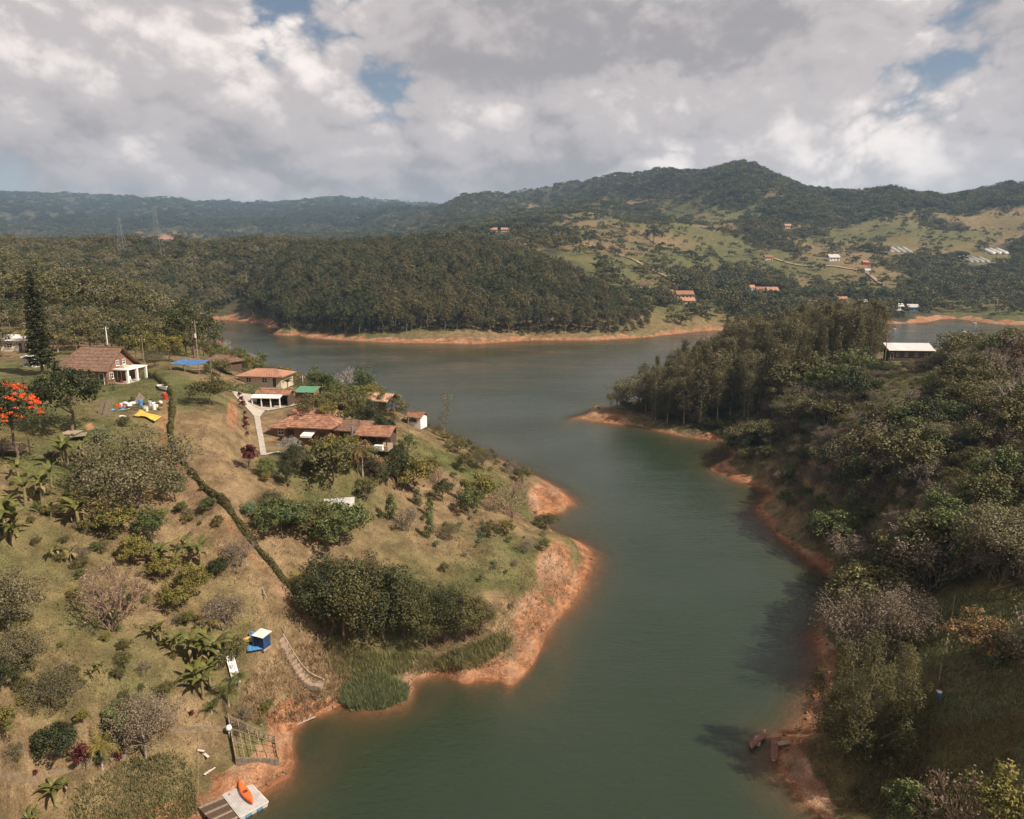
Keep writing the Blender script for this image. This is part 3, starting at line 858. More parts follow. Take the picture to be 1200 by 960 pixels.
def frond_mesh(name, L, W, arch, mat, seed, n=16):
    """palm frond: midrib with two rows of narrow leaflets"""
    g = np.random.default_rng(seed)
    V, F, T = [], [], []
    a = R(58); p = np.array((0.0, 0.0, 0.0)); step = L / n
    for i in range(n):
        s = (i + 1) / n
        w = W * (0.35 + 0.65 * math.sin(math.pi * min(1, 0.15 + s * 0.8)))
        d = np.array((math.cos(a), 0, math.sin(a))); q = p + d * step
        for sd in (-1, 1):
            tip = p + d * step * 1.4 + np.array((0, sd * w, -w * 0.45 + g.normal() * 0.05))
            k = len(V)
            V += [p, p + d * step * 0.75, tip]
            F.append((k, k + 1, k + 2))
            T += [np.clip(g.normal(0.5, 0.25), 0, 1)] * 3
        p = q; a -= arch / n
    return mesh_np(name, np.array(V), np.array(F), [mat], tone=T)
FROND = [frond_mesh('palm_frond', 2.2, 0.5, R(95 + 12 * i), F_PALM, i) for i in range(3)]
FROND_Y = [frond_mesh('palm_frond_yellow', 2.2, 0.5, R(95 + 12 * i), F_PALM_Y, 20 + i) for i in range(3)]
STEM_BAN = mesh_np('banana_stem', *tube(np.array([(0, 0, -0.2), (0.03, 0, 0.6), (0.05, 0.02, 1.2), (0.06, 0.02, 1.75)]), (0.16, 0.14, 0.11, 0.07), 7), [plain('banana_stem', (0.20, 0.165, 0.075), 0.7, 5, 0.3)], smooth=True)
STEM_PALM = mesh_np('palm_stem', *tube(np.array([(0, 0, -0.2), (0.02, 0, 0.7), (0.05, 0.02, 1.4), (0.05, 0.02, 2.0)]), (0.15, 0.11, 0.10, 0.09), 7), [BARK_PALE], smooth=True)

def plant(name, p, loc, label, cat, s=1.0, rz=None, group=None, sink=0.05, wide=1.0):
    o = thing(name, label, cat, (loc[0], loc[1], loc[2] - sink), rnd.random() * 6.28 if rz is None else rz, group, s)
    if wide != 1.0: o.scale = (s * wide, s * wide, s)
    for (n_, me) in p.parts:
        link(n_, me, o)
    return o
def banana(loc, label, s=1.0, group='banana plants on the hillside', stems=1, dry=2, nl=7):
    o = thing('banana_plant', label, 'banana plant', loc, rnd.random() * 6.28, group, s)
    for k in range(stems):
        a = rnd.random() * 6.28; r = 0 if stems == 1 else 0.55
        sx, sy, hs = r * math.cos(a + k * 2.3), r * math.sin(a + k * 2.3), rnd.uniform(0.75, 1.1)
        link('stem', STEM_BAN, o, (sx, sy, 0), (rnd.uniform(-0.1, 0.1), rnd.uniform(-0.1, 0.1), 0), (1, 1, hs))
        for i in range(nl):
            link('leaf', rnd.choice(BAN_LEAF), o, (sx + 0.05, sy, 1.65 * hs), (rnd.uniform(-0.15, 0.15), rnd.uniform(-0.45, 0.25), i / nl * 6.28 + rnd.uniform(-0.4, 0.4)), rnd.uniform(0.75, 1.1))
        for i in range(dry):
            link('dry_leaf', rnd.choice(BAN_DRY), o, (sx + 0.05, sy, 1.45 * hs), (0, rnd.uniform(0.5, 1.1), rnd.random() * 6.28), rnd.uniform(0.8, 1.1))
    return o
def palm(loc, label, s=1.0, hs=1.0, yellow=False, n=12, group=None):
    o = thing('palm_tree', label, 'palm', loc, rnd.random() * 6.28, group, s)
    link('trunk', STEM_PALM, o, (0, 0, 0), None, (1, 1, hs))
    for i in range(n):
        link('frond', rnd.choice(FROND_Y if yellow else FROND), o, (0.05, 0.02, 1.95 * hs), (0, rnd.uniform(-0.5, 0.45), i / n * 6.28 + rnd.uniform(-0.25, 0.25)), rnd.uniform(0.8, 1.1))
    return o

# ---- prototypes (each about one real plant; copies are scaled and turned)
P_OLIVE = [broad('olive_tree', 100 + i, 6.0, 6.4, 0.3, 80, 125, 0.155, F_GREY, BARK, 0.75, spread=0.3) for i in range(3)]
P_SCRUB = [broad('scrub_tree', 110 + i, 4.6, 4.8, 0.1, 44, 90, 0.21, F_OLIVE, BARK, 0.8, spread=0.45) for i in range(4)]
P_GREEN = [broad('green_tree', 120 + i, 5.2, 4.6, 0.15, 46, 95, 0.21, F_GREEN, BARK, 0.8, spread=0.45) for i in range(3)]
P_DARK = [broad('dark_tree', 130 + i, 7.0, 5.4, 0.3, 60, 90, 0.23, F_DARK, BARK, 0.85, spread=0.45) for i in range(3)]
P_YEL = [broad('yellow_tree', 140 + i, 4.2, 4.2, 0.1, 42, 85, 0.22, F_YELLOW, BARK, 0.8, spread=0.5) for i in range(2)]
P_SILV = [broad('silver_tree', 150 + i, 4.6, 4.4, 0.4, 40, 90, 0.19, F_SILVER, BARK_PALE, 0.8) for i in range(1)]
P_ORNG = [broad('rust_tree', 155 + i, 4.8, 4.6, 0.1, 44, 90, 0.21, F_ORANGE, BARK, 0.8) for i in range(1)]
P_BUSHB = [broad('blue_green_bush', 160 + i, 3.0, 3.6, 0.0, 36, 85, 0.18, F_BLUE, BARK, 0.8) for i in range(2)]
P_ROUND = [broad('round_tree', 170 + i, 3.3, 3.1, 0.1, 80, 75, 0.17, F_DARK if i else F_GREEN, BARK, 0.9, hollow=0.8) for i in range(2)]
P_CONE = [conifer('cone_shrub', 180 + i, 3.4, 2.2, 0.1, 34, 45, 0.22, F_GREEN, BARK, 0.6, droop=0.1, top_w=0.12) for i in range(2)]
P_DRY = [bare('dry_shrub', 190 + i, 3.6, 4.4, TWIG_GREY, F_BROWN, 6, 6, 4, 0.06, 0.016, 0.15) for i in range(3)]
P_BARE = [bare('bare_shrub', 200 + i, 4.2, 5.0, TWIG_RED, F_BROWN, 8, 1, 4, 0.06, 0.020, 0.16) for i in range(2)]
P_DEAD = [bare('dead_tree', 210 + i, 7.0, 4.2, BARK_PALE, None, 2, 0, 5, 0.13, 0.028) for i in range(2)]
P_SPIKY = [broad('spiky_bush', 220 + i, 3.6, 4.6, 0.1, 56, 75, 0.32, F_GREEN if i else F_OLIVE, BARK, 0.7, aspect=0.28, spread=0.5) for i in range(2)]
P_PINE = [conifer('pine', 230 + i, 16.0 + i * 0.7, (5.6, 6.6, 5.0, 6.2)[i], (2.0, 4.5, 3.0, 6.0)[i], 74, 62, 0.38, F_PINE, BARK_PALE, (0.5, 0.35, 0.6, 0.3)[i], droop=0.6, top_w=(0.25, 0.45, 0.2, 0.5)[i], spread=0.6, trunk_r=0.17) for i in range(4)]
P_EUC = [broad('tall_tree', 240 + i, 15.5 + 1.5 * i, 7.6 + 0.5 * (i % 2), 0.4, 60, 34, 0.62, F_DARK if i in (0, 2) else F_PINE, BARK_PALE, 1.1, spread=0.5, hollow=0.5, trunk_r=0.16, face=0.75) for i in range(4)]
P_CLIFF = [broad('bank_tree', 250 + i, 9.0, 6.2, 0.2, 95, 130, 0.19, F_OLIVE if i != 1 else F_DARK, BARK, 0.85, spread=0.45, droop=0.5) for i in range(3)]
P_BAMB = [broad('bamboo_clump', 260 + i, 6.5, 4.0, 0.2, 40, 50, 0.40, F_YELLOW if i else F_GREEN, BARK, 1.2, aspect=0.25, droop=0.8, limbs=20) for i in range(2)]
P_WISP = [conifer('wispy_tree', 270, 9.0, 3.2, 2.0, 20, 36, 0.30, F_GREY, BARK_PALE, 0.4, droop=0.3, top_w=0.5)]
def multi_conifer(name, seed, cmat):
    """several drooping leaders growing from one foot"""
    g = np.random.default_rng(seed); cl = []; segs = []
    for (ox, oy, h, w) in ((0, 0, 11.0, 5.4), (3.0, 0.8, 8.2, 4.6), (-2.9, 0.6, 8.6, 4.8), (1.0, -2.6, 6.6, 4.4), (-1.6, -2.2, 5.4, 4.0), (4.2, -1.2, 5.2, 3.6), (-4.4, -0.8, 5.6, 3.8)):
        n = int(h * 9)
        for i in range(n):
            s = (i + g.random()) / n; a = g.random() * 6.283; rr = w * 0.5 * (1 - s) ** 0.6 * g.uniform(0.3, 1.05)
            r = w * g.uniform(0.06, 0.15)
            cl.append((np.array((ox * (0.4 + 0.6 * min(1, s * 2)) + math.cos(a) * rr, oy * (0.4 + 0.6 * min(1, s * 2)) + math.sin(a) * rr, 0.4 + (h - 0.4) * s - 0.25 * rr)), np.array((r * 1.3, r * 1.3, r * 0.7))))
        segs.append(tube(bend((0, 0, -0.3), (ox, oy, h * 0.96), g, 6, 0.02), np.linspace(0.22, 0.03, 6), 5))
    crown = clump_leaves(cl, 62, 0.25, g, aspect=0.26, droop=0.6, tone_spread=0.4)
    return mk(name, join(segs), crown, BARK, cmat)
P_CYPR = [multi_conifer('drooping_conifer', 275 + i, F_OLIVE) for i in range(2)]
P_DRYT = [broad('dry_tree', 285 + i, 7.0, 7.0, 0.1, 110, 90, 0.135, F_BROWN, TWIG_GREY, 0.8, spread=0.4, hollow=0.25, limbs=45) for i in range(2)]
P_WOOD = [broad('woodland_tree', 280 + i, 9.0, 6.6, 0.6, 36, 44, 0.42, (F_OLIVE, F_PINE, F_DARK, F_GREY)[i], BARK, 0.85, spread=0.45, limbs=4, face=0.75) for i in range(4)]

# ================================================================== buildings and small things
TILE = plain('roof_tile_brown', (0.150, 0.090, 0.064), 0.9, 2.2, 0.45, bump=0.4, spec=0.15)
TILE_RED = plain('roof_tile_red', (0.245, 0.125, 0.080), 0.9, 1.3, 0.5, bump=0.4, spec=0.15)
TILE_FLAT = plain('roof_sheet_terracotta', (0.36, 0.185, 0.125), 0.85, 0.8, 0.15, spec=0.15)
BRICK = plain('brick_wall', (0.205, 0.108, 0.070), 0.9, 7.0, 0.35, bump=0.3, spec=0.15)
DARKWOOD = plain('dark_timber', (0.085, 0.055, 0.038), 0.85, 5.0, 0.3)
WOOD = plain('weathered_timber', (0.24, 0.185, 0.135), 0.9, 6.0, 0.35, bump=0.3)
WOODRED = plain('reddish_plank', (0.20, 0.095, 0.065), 0.85, 5.0, 0.3)
WHITE = plain('white_paint', (0.72, 0.69, 0.64), 0.6, 2.5, 0.08)
WHITEDIRTY = plain('dirty_white', (0.52, 0.48, 0.43), 0.7, 2.5, 0.2)
CREAM = plain('cream_plaster', (0.50, 0.41, 0.31), 0.8, 1.5, 0.15)
GLASSD = plain('dark_window_glass', (0.025, 0.030, 0.035), 0.12, 2.0, 0.2, spec=0.5)
METAL = plain('zinc_sheet', (0.52, 0.49, 0.47), 0.5, 1.2, 0.18, metal=0.25)
METALW = plain('pale_roof_sheet', (0.55, 0.52, 0.505), 0.5, 0.8, 0.10, metal=0.1)
GREENSH = plain('green_roof_sheet', (0.085, 0.205, 0.125), 0.6, 1.5, 0.15)
BLUET = plain('blue_tarpaulin', (0.050, 0.130, 0.30), 0.55, 1.5, 0.35)
BLUEP = plain('blue_painted_board', (0.024, 0.048, 0.125), 0.7, 4.0, 0.4)
BLUEL = plain('light_blue_plastic', (0.075, 0.235, 0.46), 0.45, 3.0, 0.2)
YELT = plain('yellow_tarpaulin', (0.50, 0.30, 0.05), 0.55, 2.0, 0.2)
ORANGE = plain('orange_hull', (0.66, 0.125, 0.030), 0.45, 3.0, 0.18)
REDP = plain('red_plastic', (0.42, 0.035, 0.025), 0.45, 3.0, 0.2)
CONC = plain('concrete_pale', (0.36, 0.315, 0.265), 0.9, 1.5, 0.2, bump=0.2, spec=0.15)
CONCB = plain('concrete_worn', (0.30, 0.225, 0.165), 0.95, 3.0, 0.3, bump=0.3, spec=0.1)
STEEL = plain('galvanised_steel', (0.24, 0.24, 0.25), 0.6, 1.0, 0.15, metal=0.4)
BAMBOO = plain('dry_bamboo', (0.225, 0.165, 0.110), 0.8, 4.0, 0.3)
PLASTIC = plain('greenhouse_film', (0.42, 0.405, 0.39), 0.5, 0.05, 0.2)
FILMG = plain('grey_ground_film', (0.24, 0.225, 0.21), 0.7, 0.08, 0.3)

class MB:
    def __init__(s):
        s.v, s.f = [], []
    def poly(s, pts):
        k = len(s.v); s.v += [tuple(p) for p in pts]; s.f.append(tuple(range(k, k + len(pts)))); return s
    def box(s, x0, x1, y0, y1, z0, z1):
        k = len(s.v)
        s.v += [(x0, y0, z0), (x1, y0, z0), (x1, y1, z0), (x0, y1, z0), (x0, y0, z1), (x1, y0, z1), (x1, y1, z1), (x0, y1, z1)]
        s.f += [tuple(k + i for i in q) for q in ((0, 3, 2, 1), (4, 5, 6, 7), (0, 1, 5, 4), (1, 2, 6, 5), (2, 3, 7, 6), (3, 0, 4, 7))]
        return s
    def bar(s, a, b, w, h=None):
        """square bar between two points"""
        a = Vector(a); b = Vector(b); d = (b - a).normalized()
        u = d.cross(Vector((0, 0, 1)));
        if u.length < 1e-3: u = Vector((1, 0, 0))
        u = u.normalized() * w / 2; n = u.cross(d).normalized() * (h or w) / 2
        k = len(s.v)
        s.v += [tuple(p + q) for p in (a, b) for q in (-u - n, u - n, u + n, -u + n)]
        s.f += [tuple(k + i for i in q) for q in ((0, 3, 2, 1), (4, 5, 6, 7), (0, 1, 5, 4), (1, 2, 6, 5), (2, 3, 7, 6), (3, 0, 4, 7))]
        return s
    def add(s, v, f):
        k = len(s.v); s.v += [tuple(p) for p in v]; s.f += [tuple(int(i) + k for i in q) for q in f]; return s
    def cyl(s, a, b, r, n=10, r2=None):
        v, f = tube(np.array([a, b], float), (r, r if r2 is None else r2), n)
        s.add(v, f); k = len(s.v) - 2 * n
        s.f.append(tuple(k + i for i in range(n))[::-1]); s.f.append(tuple(k + n + i for i in range(n)))
        return s
    def build(s, name, mat, parent=None, loc=None, rot=None, smooth=False):
        return link(name, mesh_np(name, s.v, s.f, [mat], smooth), parent, loc, rot)
def tiled_plane(A, B, C, D, pitch=0.30, amp=0.05, rows=7):
    """barrel-tile roof slope: eave A-B, ridge C-D above it; ridged along the slope, stepped in courses"""
    A, B, C, D = (np.array(p, float) for p in (A, B, C, D))
    n = max(2, int(np.linalg.norm(B - A) / pitch)) * 2
    nrm = np.cross(B - A, D - A); nrm /= np.linalg.norm(nrm)
    if nrm[2] < 0: nrm = -nrm
    V, F = [], []
    for r in range(rows):
        for e in (0, 1):
            t = (r + e) / rows
            for i in range(n + 1):
                s = i / n
                p = (A + (B - A) * s) * (1 - t) + (D + (C - D) * s) * t
                V.append(p + nrm * (amp * (i % 2) + (0.035 if e == 0 else 0.0)))
    for r in range(rows * 2 - 1):
        for i in range(n):
            k = r * (n + 1) + i
            F.append((k, k + 1, k + n + 2, k + n + 1))
    return V, F
def roof_part(parent, x0, x1, y0, y1, z, rise, mat, hip_l=0.0, hip_r=0.0, ov=0.5, name='roof', along='x', flatpitch=0.30, ridge=0.5):
    """gable or hip roof with thickness; the ridge runs along x"""
    x0 -= ov; x1 += ov; y0 -= ov; y1 += ov
    ym = y0 + (y1 - y0) * ridge
    z0 = z - 0.12
    rl, rr = x0 + hip_l, x1 - hip_r
    m = MB()
    A, B, C, D = (x0, y0, z0), (x1, y0, z0), (rr, ym, z + rise), (rl, ym, z + rise)
    E, Fp = (x1, y1, z0), (x0, y1, z0)
    m.add(*tiled_plane(A, B, C, D, flatpitch)); m.add(*tiled_plane(E, Fp, D, C, flatpitch))
    if hip_l: m.add(*tiled_plane(Fp, A, D, D, flatpitch))
    if hip_r: m.add(*tiled_plane(B, E, C, C, flatpitch))
    lo = -0.10
    def low(p): return (p[0], p[1], p[2] + lo)
    m.poly([low(A), low(D), low(C), low(B)]); m.poly([low(E), low(C), low(D), low(Fp)])
    for (p, q) in ((A, B), (B, E), (E, Fp), (Fp, A)):
        if (p, q) == (B, E) and not hip_r:
            m.poly([low(B), B, C, low(C)]); m.poly([low(C), C, E, low(E)]); continue
        if (p, q) == (Fp, A) and not hip_l:
            m.poly([low(Fp), Fp, D, low(D)]); m.poly([low(D), D, A, low(A)]); continue
        m.poly([low(p), low(q), q, p])
    if hip_l: m.poly([low(Fp), low(D), low(A)])
    if hip_r: m.poly([low(B), low(C), low(E)])
    r = m.build(name, mat, parent)
    c = MB(); c.cyl((rl, ym, z + rise + 0.03), (rr, ym, z + rise + 0.03), 0.13, 6)
    c.build('ridge_cap', mat, r)
    return r
def walls(parent, x0, x1, y0, y1, h, mat, gable_r=0.0, gable_l=0.0, name='wall', base=-0.6, ov=0.5):
    m = MB().box(x0, x1, y0, y1, base, h)
    ym = (y0 + y1) / 2
    for (gx, g) in ((x1, gable_r), (x0, gable_l)):
        if g:
            s = 0.06 if gx == x1 else -0.06
            k = (y1 - y0) / 2
            m.poly([(gx, y0, h - 0.02), (gx, y1, h - 0.02), (gx, ym, h + g)] if s > 0 else [(gx, y1, h - 0.02), (gx, y0, h - 0.02), (gx, ym, h + g)])
            m.poly([(gx - s, y1, h - 0.02), (gx - s, y0, h - 0.02), (gx - s, ym, h + g)] if s > 0 else [(gx - s, y0, h - 0.02), (gx - s, y1, h - 0.02), (gx - s, ym, h + g)])
    return m.build(name, mat, parent)
def window(parent, x, y, z, w, h, axis='x', out=-1, frame=WHITE, bars=1, name='window'):
    """a framed window set on a wall that runs along the given axis; out = sign of the outward direction"""
    m = MB(); t = 0.07
    def bx(u0, u1, a, b, d0, d1):
        d0, d1 = sorted((d0 * out, d1 * out))
        if axis == 'x': m.box(x + u0, x + u1, y + d0, y + d1, z + a, z + b)
        else: m.box(x + d0, x + d1, y + u0, y + u1, z + a, z + b)
    W = w / 2
    bx(-W, W, 0, t, -0.01, 0.07); bx(-W, W, h - t, h, -0.01, 0.07); bx(-W, -W + t, t, h - t, -0.01, 0.07); bx(W - t, W, t, h - t, -0.01, 0.07)
    for i in range(bars):
        u = -W + w * (i + 1) / (bars + 1); bx(u - 0.025, u + 0.025, t, h - t, -0.01, 0.06)
    bx(-W + t, W - t, h / 2 - 0.025, h / 2 + 0.025, -0.01, 0.055)
    o = m.build(name, frame, parent)
    m = MB(); bx(-W + t, W - t, t, h - t, -0.01, 0.03); m.build('pane', GLASSD, o)
    m = MB(); bx(-W - 0.05, W + 0.05, -0.07, -0.003, -0.01, 0.12); m.build('sill', frame, o)
    return o
def door(parent, x, y, w, h, axis='x', out=-1, mat=DARKWOOD, frame=WHITE):
    m = MB(); t = 0.08
    def bx(u0, u1, a, b, d0, d1):
        d0, d1 = sorted((d0 * out, d1 * out))
        if axis == 'x': m.box(x + u0, x + u1, y + d0, y + d1, a, b)
        else: m.box(x + d0, x + d1, y + u0, y + u1, a, b)
    W = w / 2
    bx(-W + t, W - t, 0, h - t, -0.01, 0.035); o = m.build('door', mat, parent)
    m = MB(); bx(-W, -W + t, 0, h, -0.01, 0.08); bx(W - t, W, 0, h, -0.01, 0.08); bx(-W + t, W - t, h - t, h, -0.01, 0.08); m.build('door_frame', frame, o)
    m = MB(); bx(W - 0.22, W - 0.16, h * 0.45, h * 0.52, 0.03, 0.09); m.build('handle', STEEL, o)
    return o
def corrugated(A, B, C, D, pitch=0.18, amp=0.03, lift=0.0):
    """corrugated sheet A-B edge to D-C edge (single skin with a second skin under it)"""
    A, B, C, D = (np.array(p, float) for p in (A, B, C, D))
    n = max(4, int(np.linalg.norm(B - A) / pitch) * 2)
    nr = np.cross(B - A, D - A); nr /= np.linalg.norm(nr)
    if nr[2] < 0: nr = -nr
    V, F = [], []
    for k, off in ((0, 0.0), (1, -0.02)):
        for i in range(n + 1):
            s = i / n; q = nr * (amp * (i % 2) + off + lift)
            V += [A + (B - A) * s + q, D + (C - D) * s + q]
    for k in (0, 1):
        o = k * (n + 1) * 2
        for i in range(n):
            F.append((o + 2 * i, o + 2 * i + 2, o + 2 * i + 3, o + 2 * i + 1) if k == 0 else (o + 2 * i, o + 2 * i + 1, o + 2 * i + 3, o + 2 * i + 2))
    return V, F

# ---- brick farmhouse
def brick_house():
    loc = G(126, 451)
    o = thing('brick_house', 'brick farmhouse with steep brown tiled roof and white columned porch', 'house', loc, R(-11))
    walls(o, -9.4, 0, 0, 7.6, 2.6, BRICK)
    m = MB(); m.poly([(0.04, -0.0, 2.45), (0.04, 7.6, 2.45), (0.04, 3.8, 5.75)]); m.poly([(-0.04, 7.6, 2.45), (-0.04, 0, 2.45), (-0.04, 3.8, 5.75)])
    m.build('gable', BRICK, o)  # brick colour stands in for the roof overhang's shade on this gable
    roof_part(o, -9.4, 0, 0, 7.6, 2.6, 3.6, TILE, hip_l=2.6, hip_r=0.0, ov=0.85)
    m = MB(); m.add(*corrugated((-6.6, 2.55, 5.02), (-4.6, 2.55, 5.02), (-4.6, 3.1, 5.45), (-6.6, 3.1, 5.45), 0.25, 0.02, 0.12)); m.build('skylight', STEEL, o)
    window(o, -4.3, 0, 0.75, 1.15, 1.55, 'x', -1, WHITE, 2)
    window(o, -6.9, 0, 0.75, 1.15, 1.55, 'x', -1, WHITE, 2)
    MB().box(-4.9, -3.7, -0.06, -0.01, 0.0, 0.62).build('panel', WHITE, o)
    door(o, -1.0, 0, 1.0, 2.05, 'x', -1, DARKWOOD, WHITE)
    window(o, 0, 1.2, 0.9, 1.0, 1.1, 'y', 1, WHITE, 1)
    door(o, 0, 3.2, 1.0, 2.05, 'y', 1, DARKWOOD, WHITE)
    window(o, 0.04, 3.0, 3.0, 0.8, 1.0, 'y', 1, WHITE, 1); window(o, 0.04, 4.7, 3.0, 0.8, 1.0, 'y', 1, WHITE, 1)
    # porch
    MB().box(0.02, 3.0, 1.6, 7.2, 2.38, 2.58).build('porch_slab', WHITE, o)
    MB().box(0.02, 3.2, 1.3, 7.5, -0.5, 0.06).build('porch_floor', CONC, o)
    for (x, y) in ((2.75, 1.9), (2.75, 4.4), (2.75, 6.9)):
        c = MB().box(x - 0.19, x + 0.19, y - 0.19, y + 0.19, 0.06, 2.38).build('column', WHITE, o)
    MB().box(0.5, 1.6, 2.6, 4.0, 2.60, 3.05).build('water_tank', CREAM, o)
    MB().box(0.02, 0.8, -0.1, 7.6, -0.5, 0.03)
    # chimney
    MB().box(-3.2, -2.7, 4.6, 5.1, 4.6, 6.5).build('chimney', BRICK, o)
    # things on the porch and by the wall
    W = o.matrix_world if False else Matrix.Translation(loc) @ Matrix.Rotation(R(-11), 4, 'Z')
    def on(x, y, z=0.06): return W @ Vector((x, y, z))
    def chair(x, y, rz, mat, lab):
        c = thing('garden_chair', lab, 'chair', on(x, y), R(-11) + rz)
        MB().box(-0.24, 0.24, -0.22, 0.22, 0.40, 0.45).build('seat', mat, c)
        m = MB(); m.poly([(-0.24, 0.22, 0.46), (0.24, 0.22, 0.46), (0.24, 0.34, 0.95), (-0.24, 0.34, 0.95)]); m.poly([(-0.24, 0.36, 0.95), (0.24, 0.36, 0.95), (0.24, 0.25, 0.46), (-0.24, 0.25, 0.46)]); m.build('backrest', mat, c)
        for (a, b) in ((-0.2, -0.18), (0.2, -0.18), (-0.2, 0.18), (0.2, 0.18)):
            MB().box(a - 0.025, a + 0.025, b - 0.025, b + 0.025, 0, 0.40).build('leg', mat, c)
    chair(1.5, 1.9, 2.2, REDP, 'red plastic chair on the porch of the brick house')
    chair(2.0, 3.4, 1.0, WHITE, 'white plastic chair on the porch of the brick house')
    chair(-1.9, -0.7, 3.0, WHITE, 'white plastic chair against the brick wall by the door')
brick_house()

# ---- the long tiled house beside the driveway
def long_house():
    base = G(352, 521)
    rz = R(-10)
    o = thing('long_tiled_house', 'long low house of joined red tiled roofs among garden trees', 'house', base, rz)
    # left wing, main block, back wing, low open wing
    walls(o, -6.0, -1.6, 2.6, 9.4, 2.2, BRICK); roof_part(o, -6.0, -1.6, 2.6, 9.4, 2.2, 1.1, TILE_RED, 2.4, 2.4, 0.7)
    walls(o, -1.5, 4.6, 1.0, 6.2, 2.9, BRICK); roof_part(o, -1.5, 4.6, 1.0, 6.2, 2.9, 1.3, TILE_RED, 2.0, 2.0, 0.9)
    walls(o, -6.4, 1.0, 10.9, 13.9, 2.6, BRICK); roof_part(o, -6.4, 1.0, 10.9, 13.9, 2.6, 0.55, TILE_FLAT, 0.0, 0.0, 0.5, flatpitch=0.5)
    walls(o, 4.7, 8.8, 2.6, 9.0, 2.2, BRICK); roof_part(o, 4.7, 8.8, 2.6, 9.0, 2.2, 0.9, TILE, 0.0, 1.6, 0.6)
    walls(o, 9.4, 14.2, 3.6, 6.6, 1.7, DARKWOOD); roof_part(o, 9.3, 14.6, 1.2, 6.6, 1.85, 0.85, TILE_RED, 0.0, 0.0, 0.45)
    for x in (9.3, 11.0, 12.7, 14.3):
        MB().box(x - 0.08, x + 0.08, 1.35, 1.51, -0.6, 1.75).build('post', DARKWOOD, o)
    MB().box(9.0, 14.6, 1.0, 3.55, -0.8, 0.05).build('terrace_floor', CONCB, o)
    door(o, -3.0, 2.6, 1.0, 2.0, 'x', -1, DARKWOOD, DARKWOOD)
    window(o, -4.6, 2.6, 0.8, 1.1, 1.2, 'x', -1, WHITE, 1); window(o, -2.2, 2.6, 0.8, 0.7, 1.2, 'x', -1, DARKWOOD, 1)
    window(o, 1.4, 1.0, 0.8, 1.2, 1.2, 'x', -1, DARKWOOD, 1); window(o, 6.4, 2.6, 0.6, 1.2, 1.1, 'x', -1, DARKWOOD, 1); door(o, 3.4, 1.0, 1.0, 2.0, 'x', -1, DARKWOOD, DARKWOOD)
    m = MB(); m.poly([(0.5, -1.0, 1.75), (2.5, -1.0, 1.75), (2.5, 0.95, 2.2), (0.5, 0.95, 2.2)]); m.poly([(0.5, 0.95, 2.16), (2.5, 0.95, 2.16), (2.5, -1.0, 1.71), (0.5, -1.0, 1.71)]); m.poly([(0.5, -1.0, 1.45), (2.5, -1.0, 1.45), (2.5, -1.0, 1.75), (0.5, -1.0, 1.75)])
    m.build('awning', WHITE, o)
    MB().box(8.55, 8.85, 0.6, 1.0, 1.0, 3.2).build('flue', STEEL, o)
    W = Matrix.Translation(base) @ Matrix.Rotation(rz, 4, 'Z')
    t = MB().box(-0.7, 0.7, -0.35, 0.35, -0.4, 0.45).build('white_bench', WHITE, None, W @ Vector((13.4, 0.2, 0.0)), (0, 0, rz))
    tag(t, 'white bench block beside the open tiled wing', 'bench')
long_house()
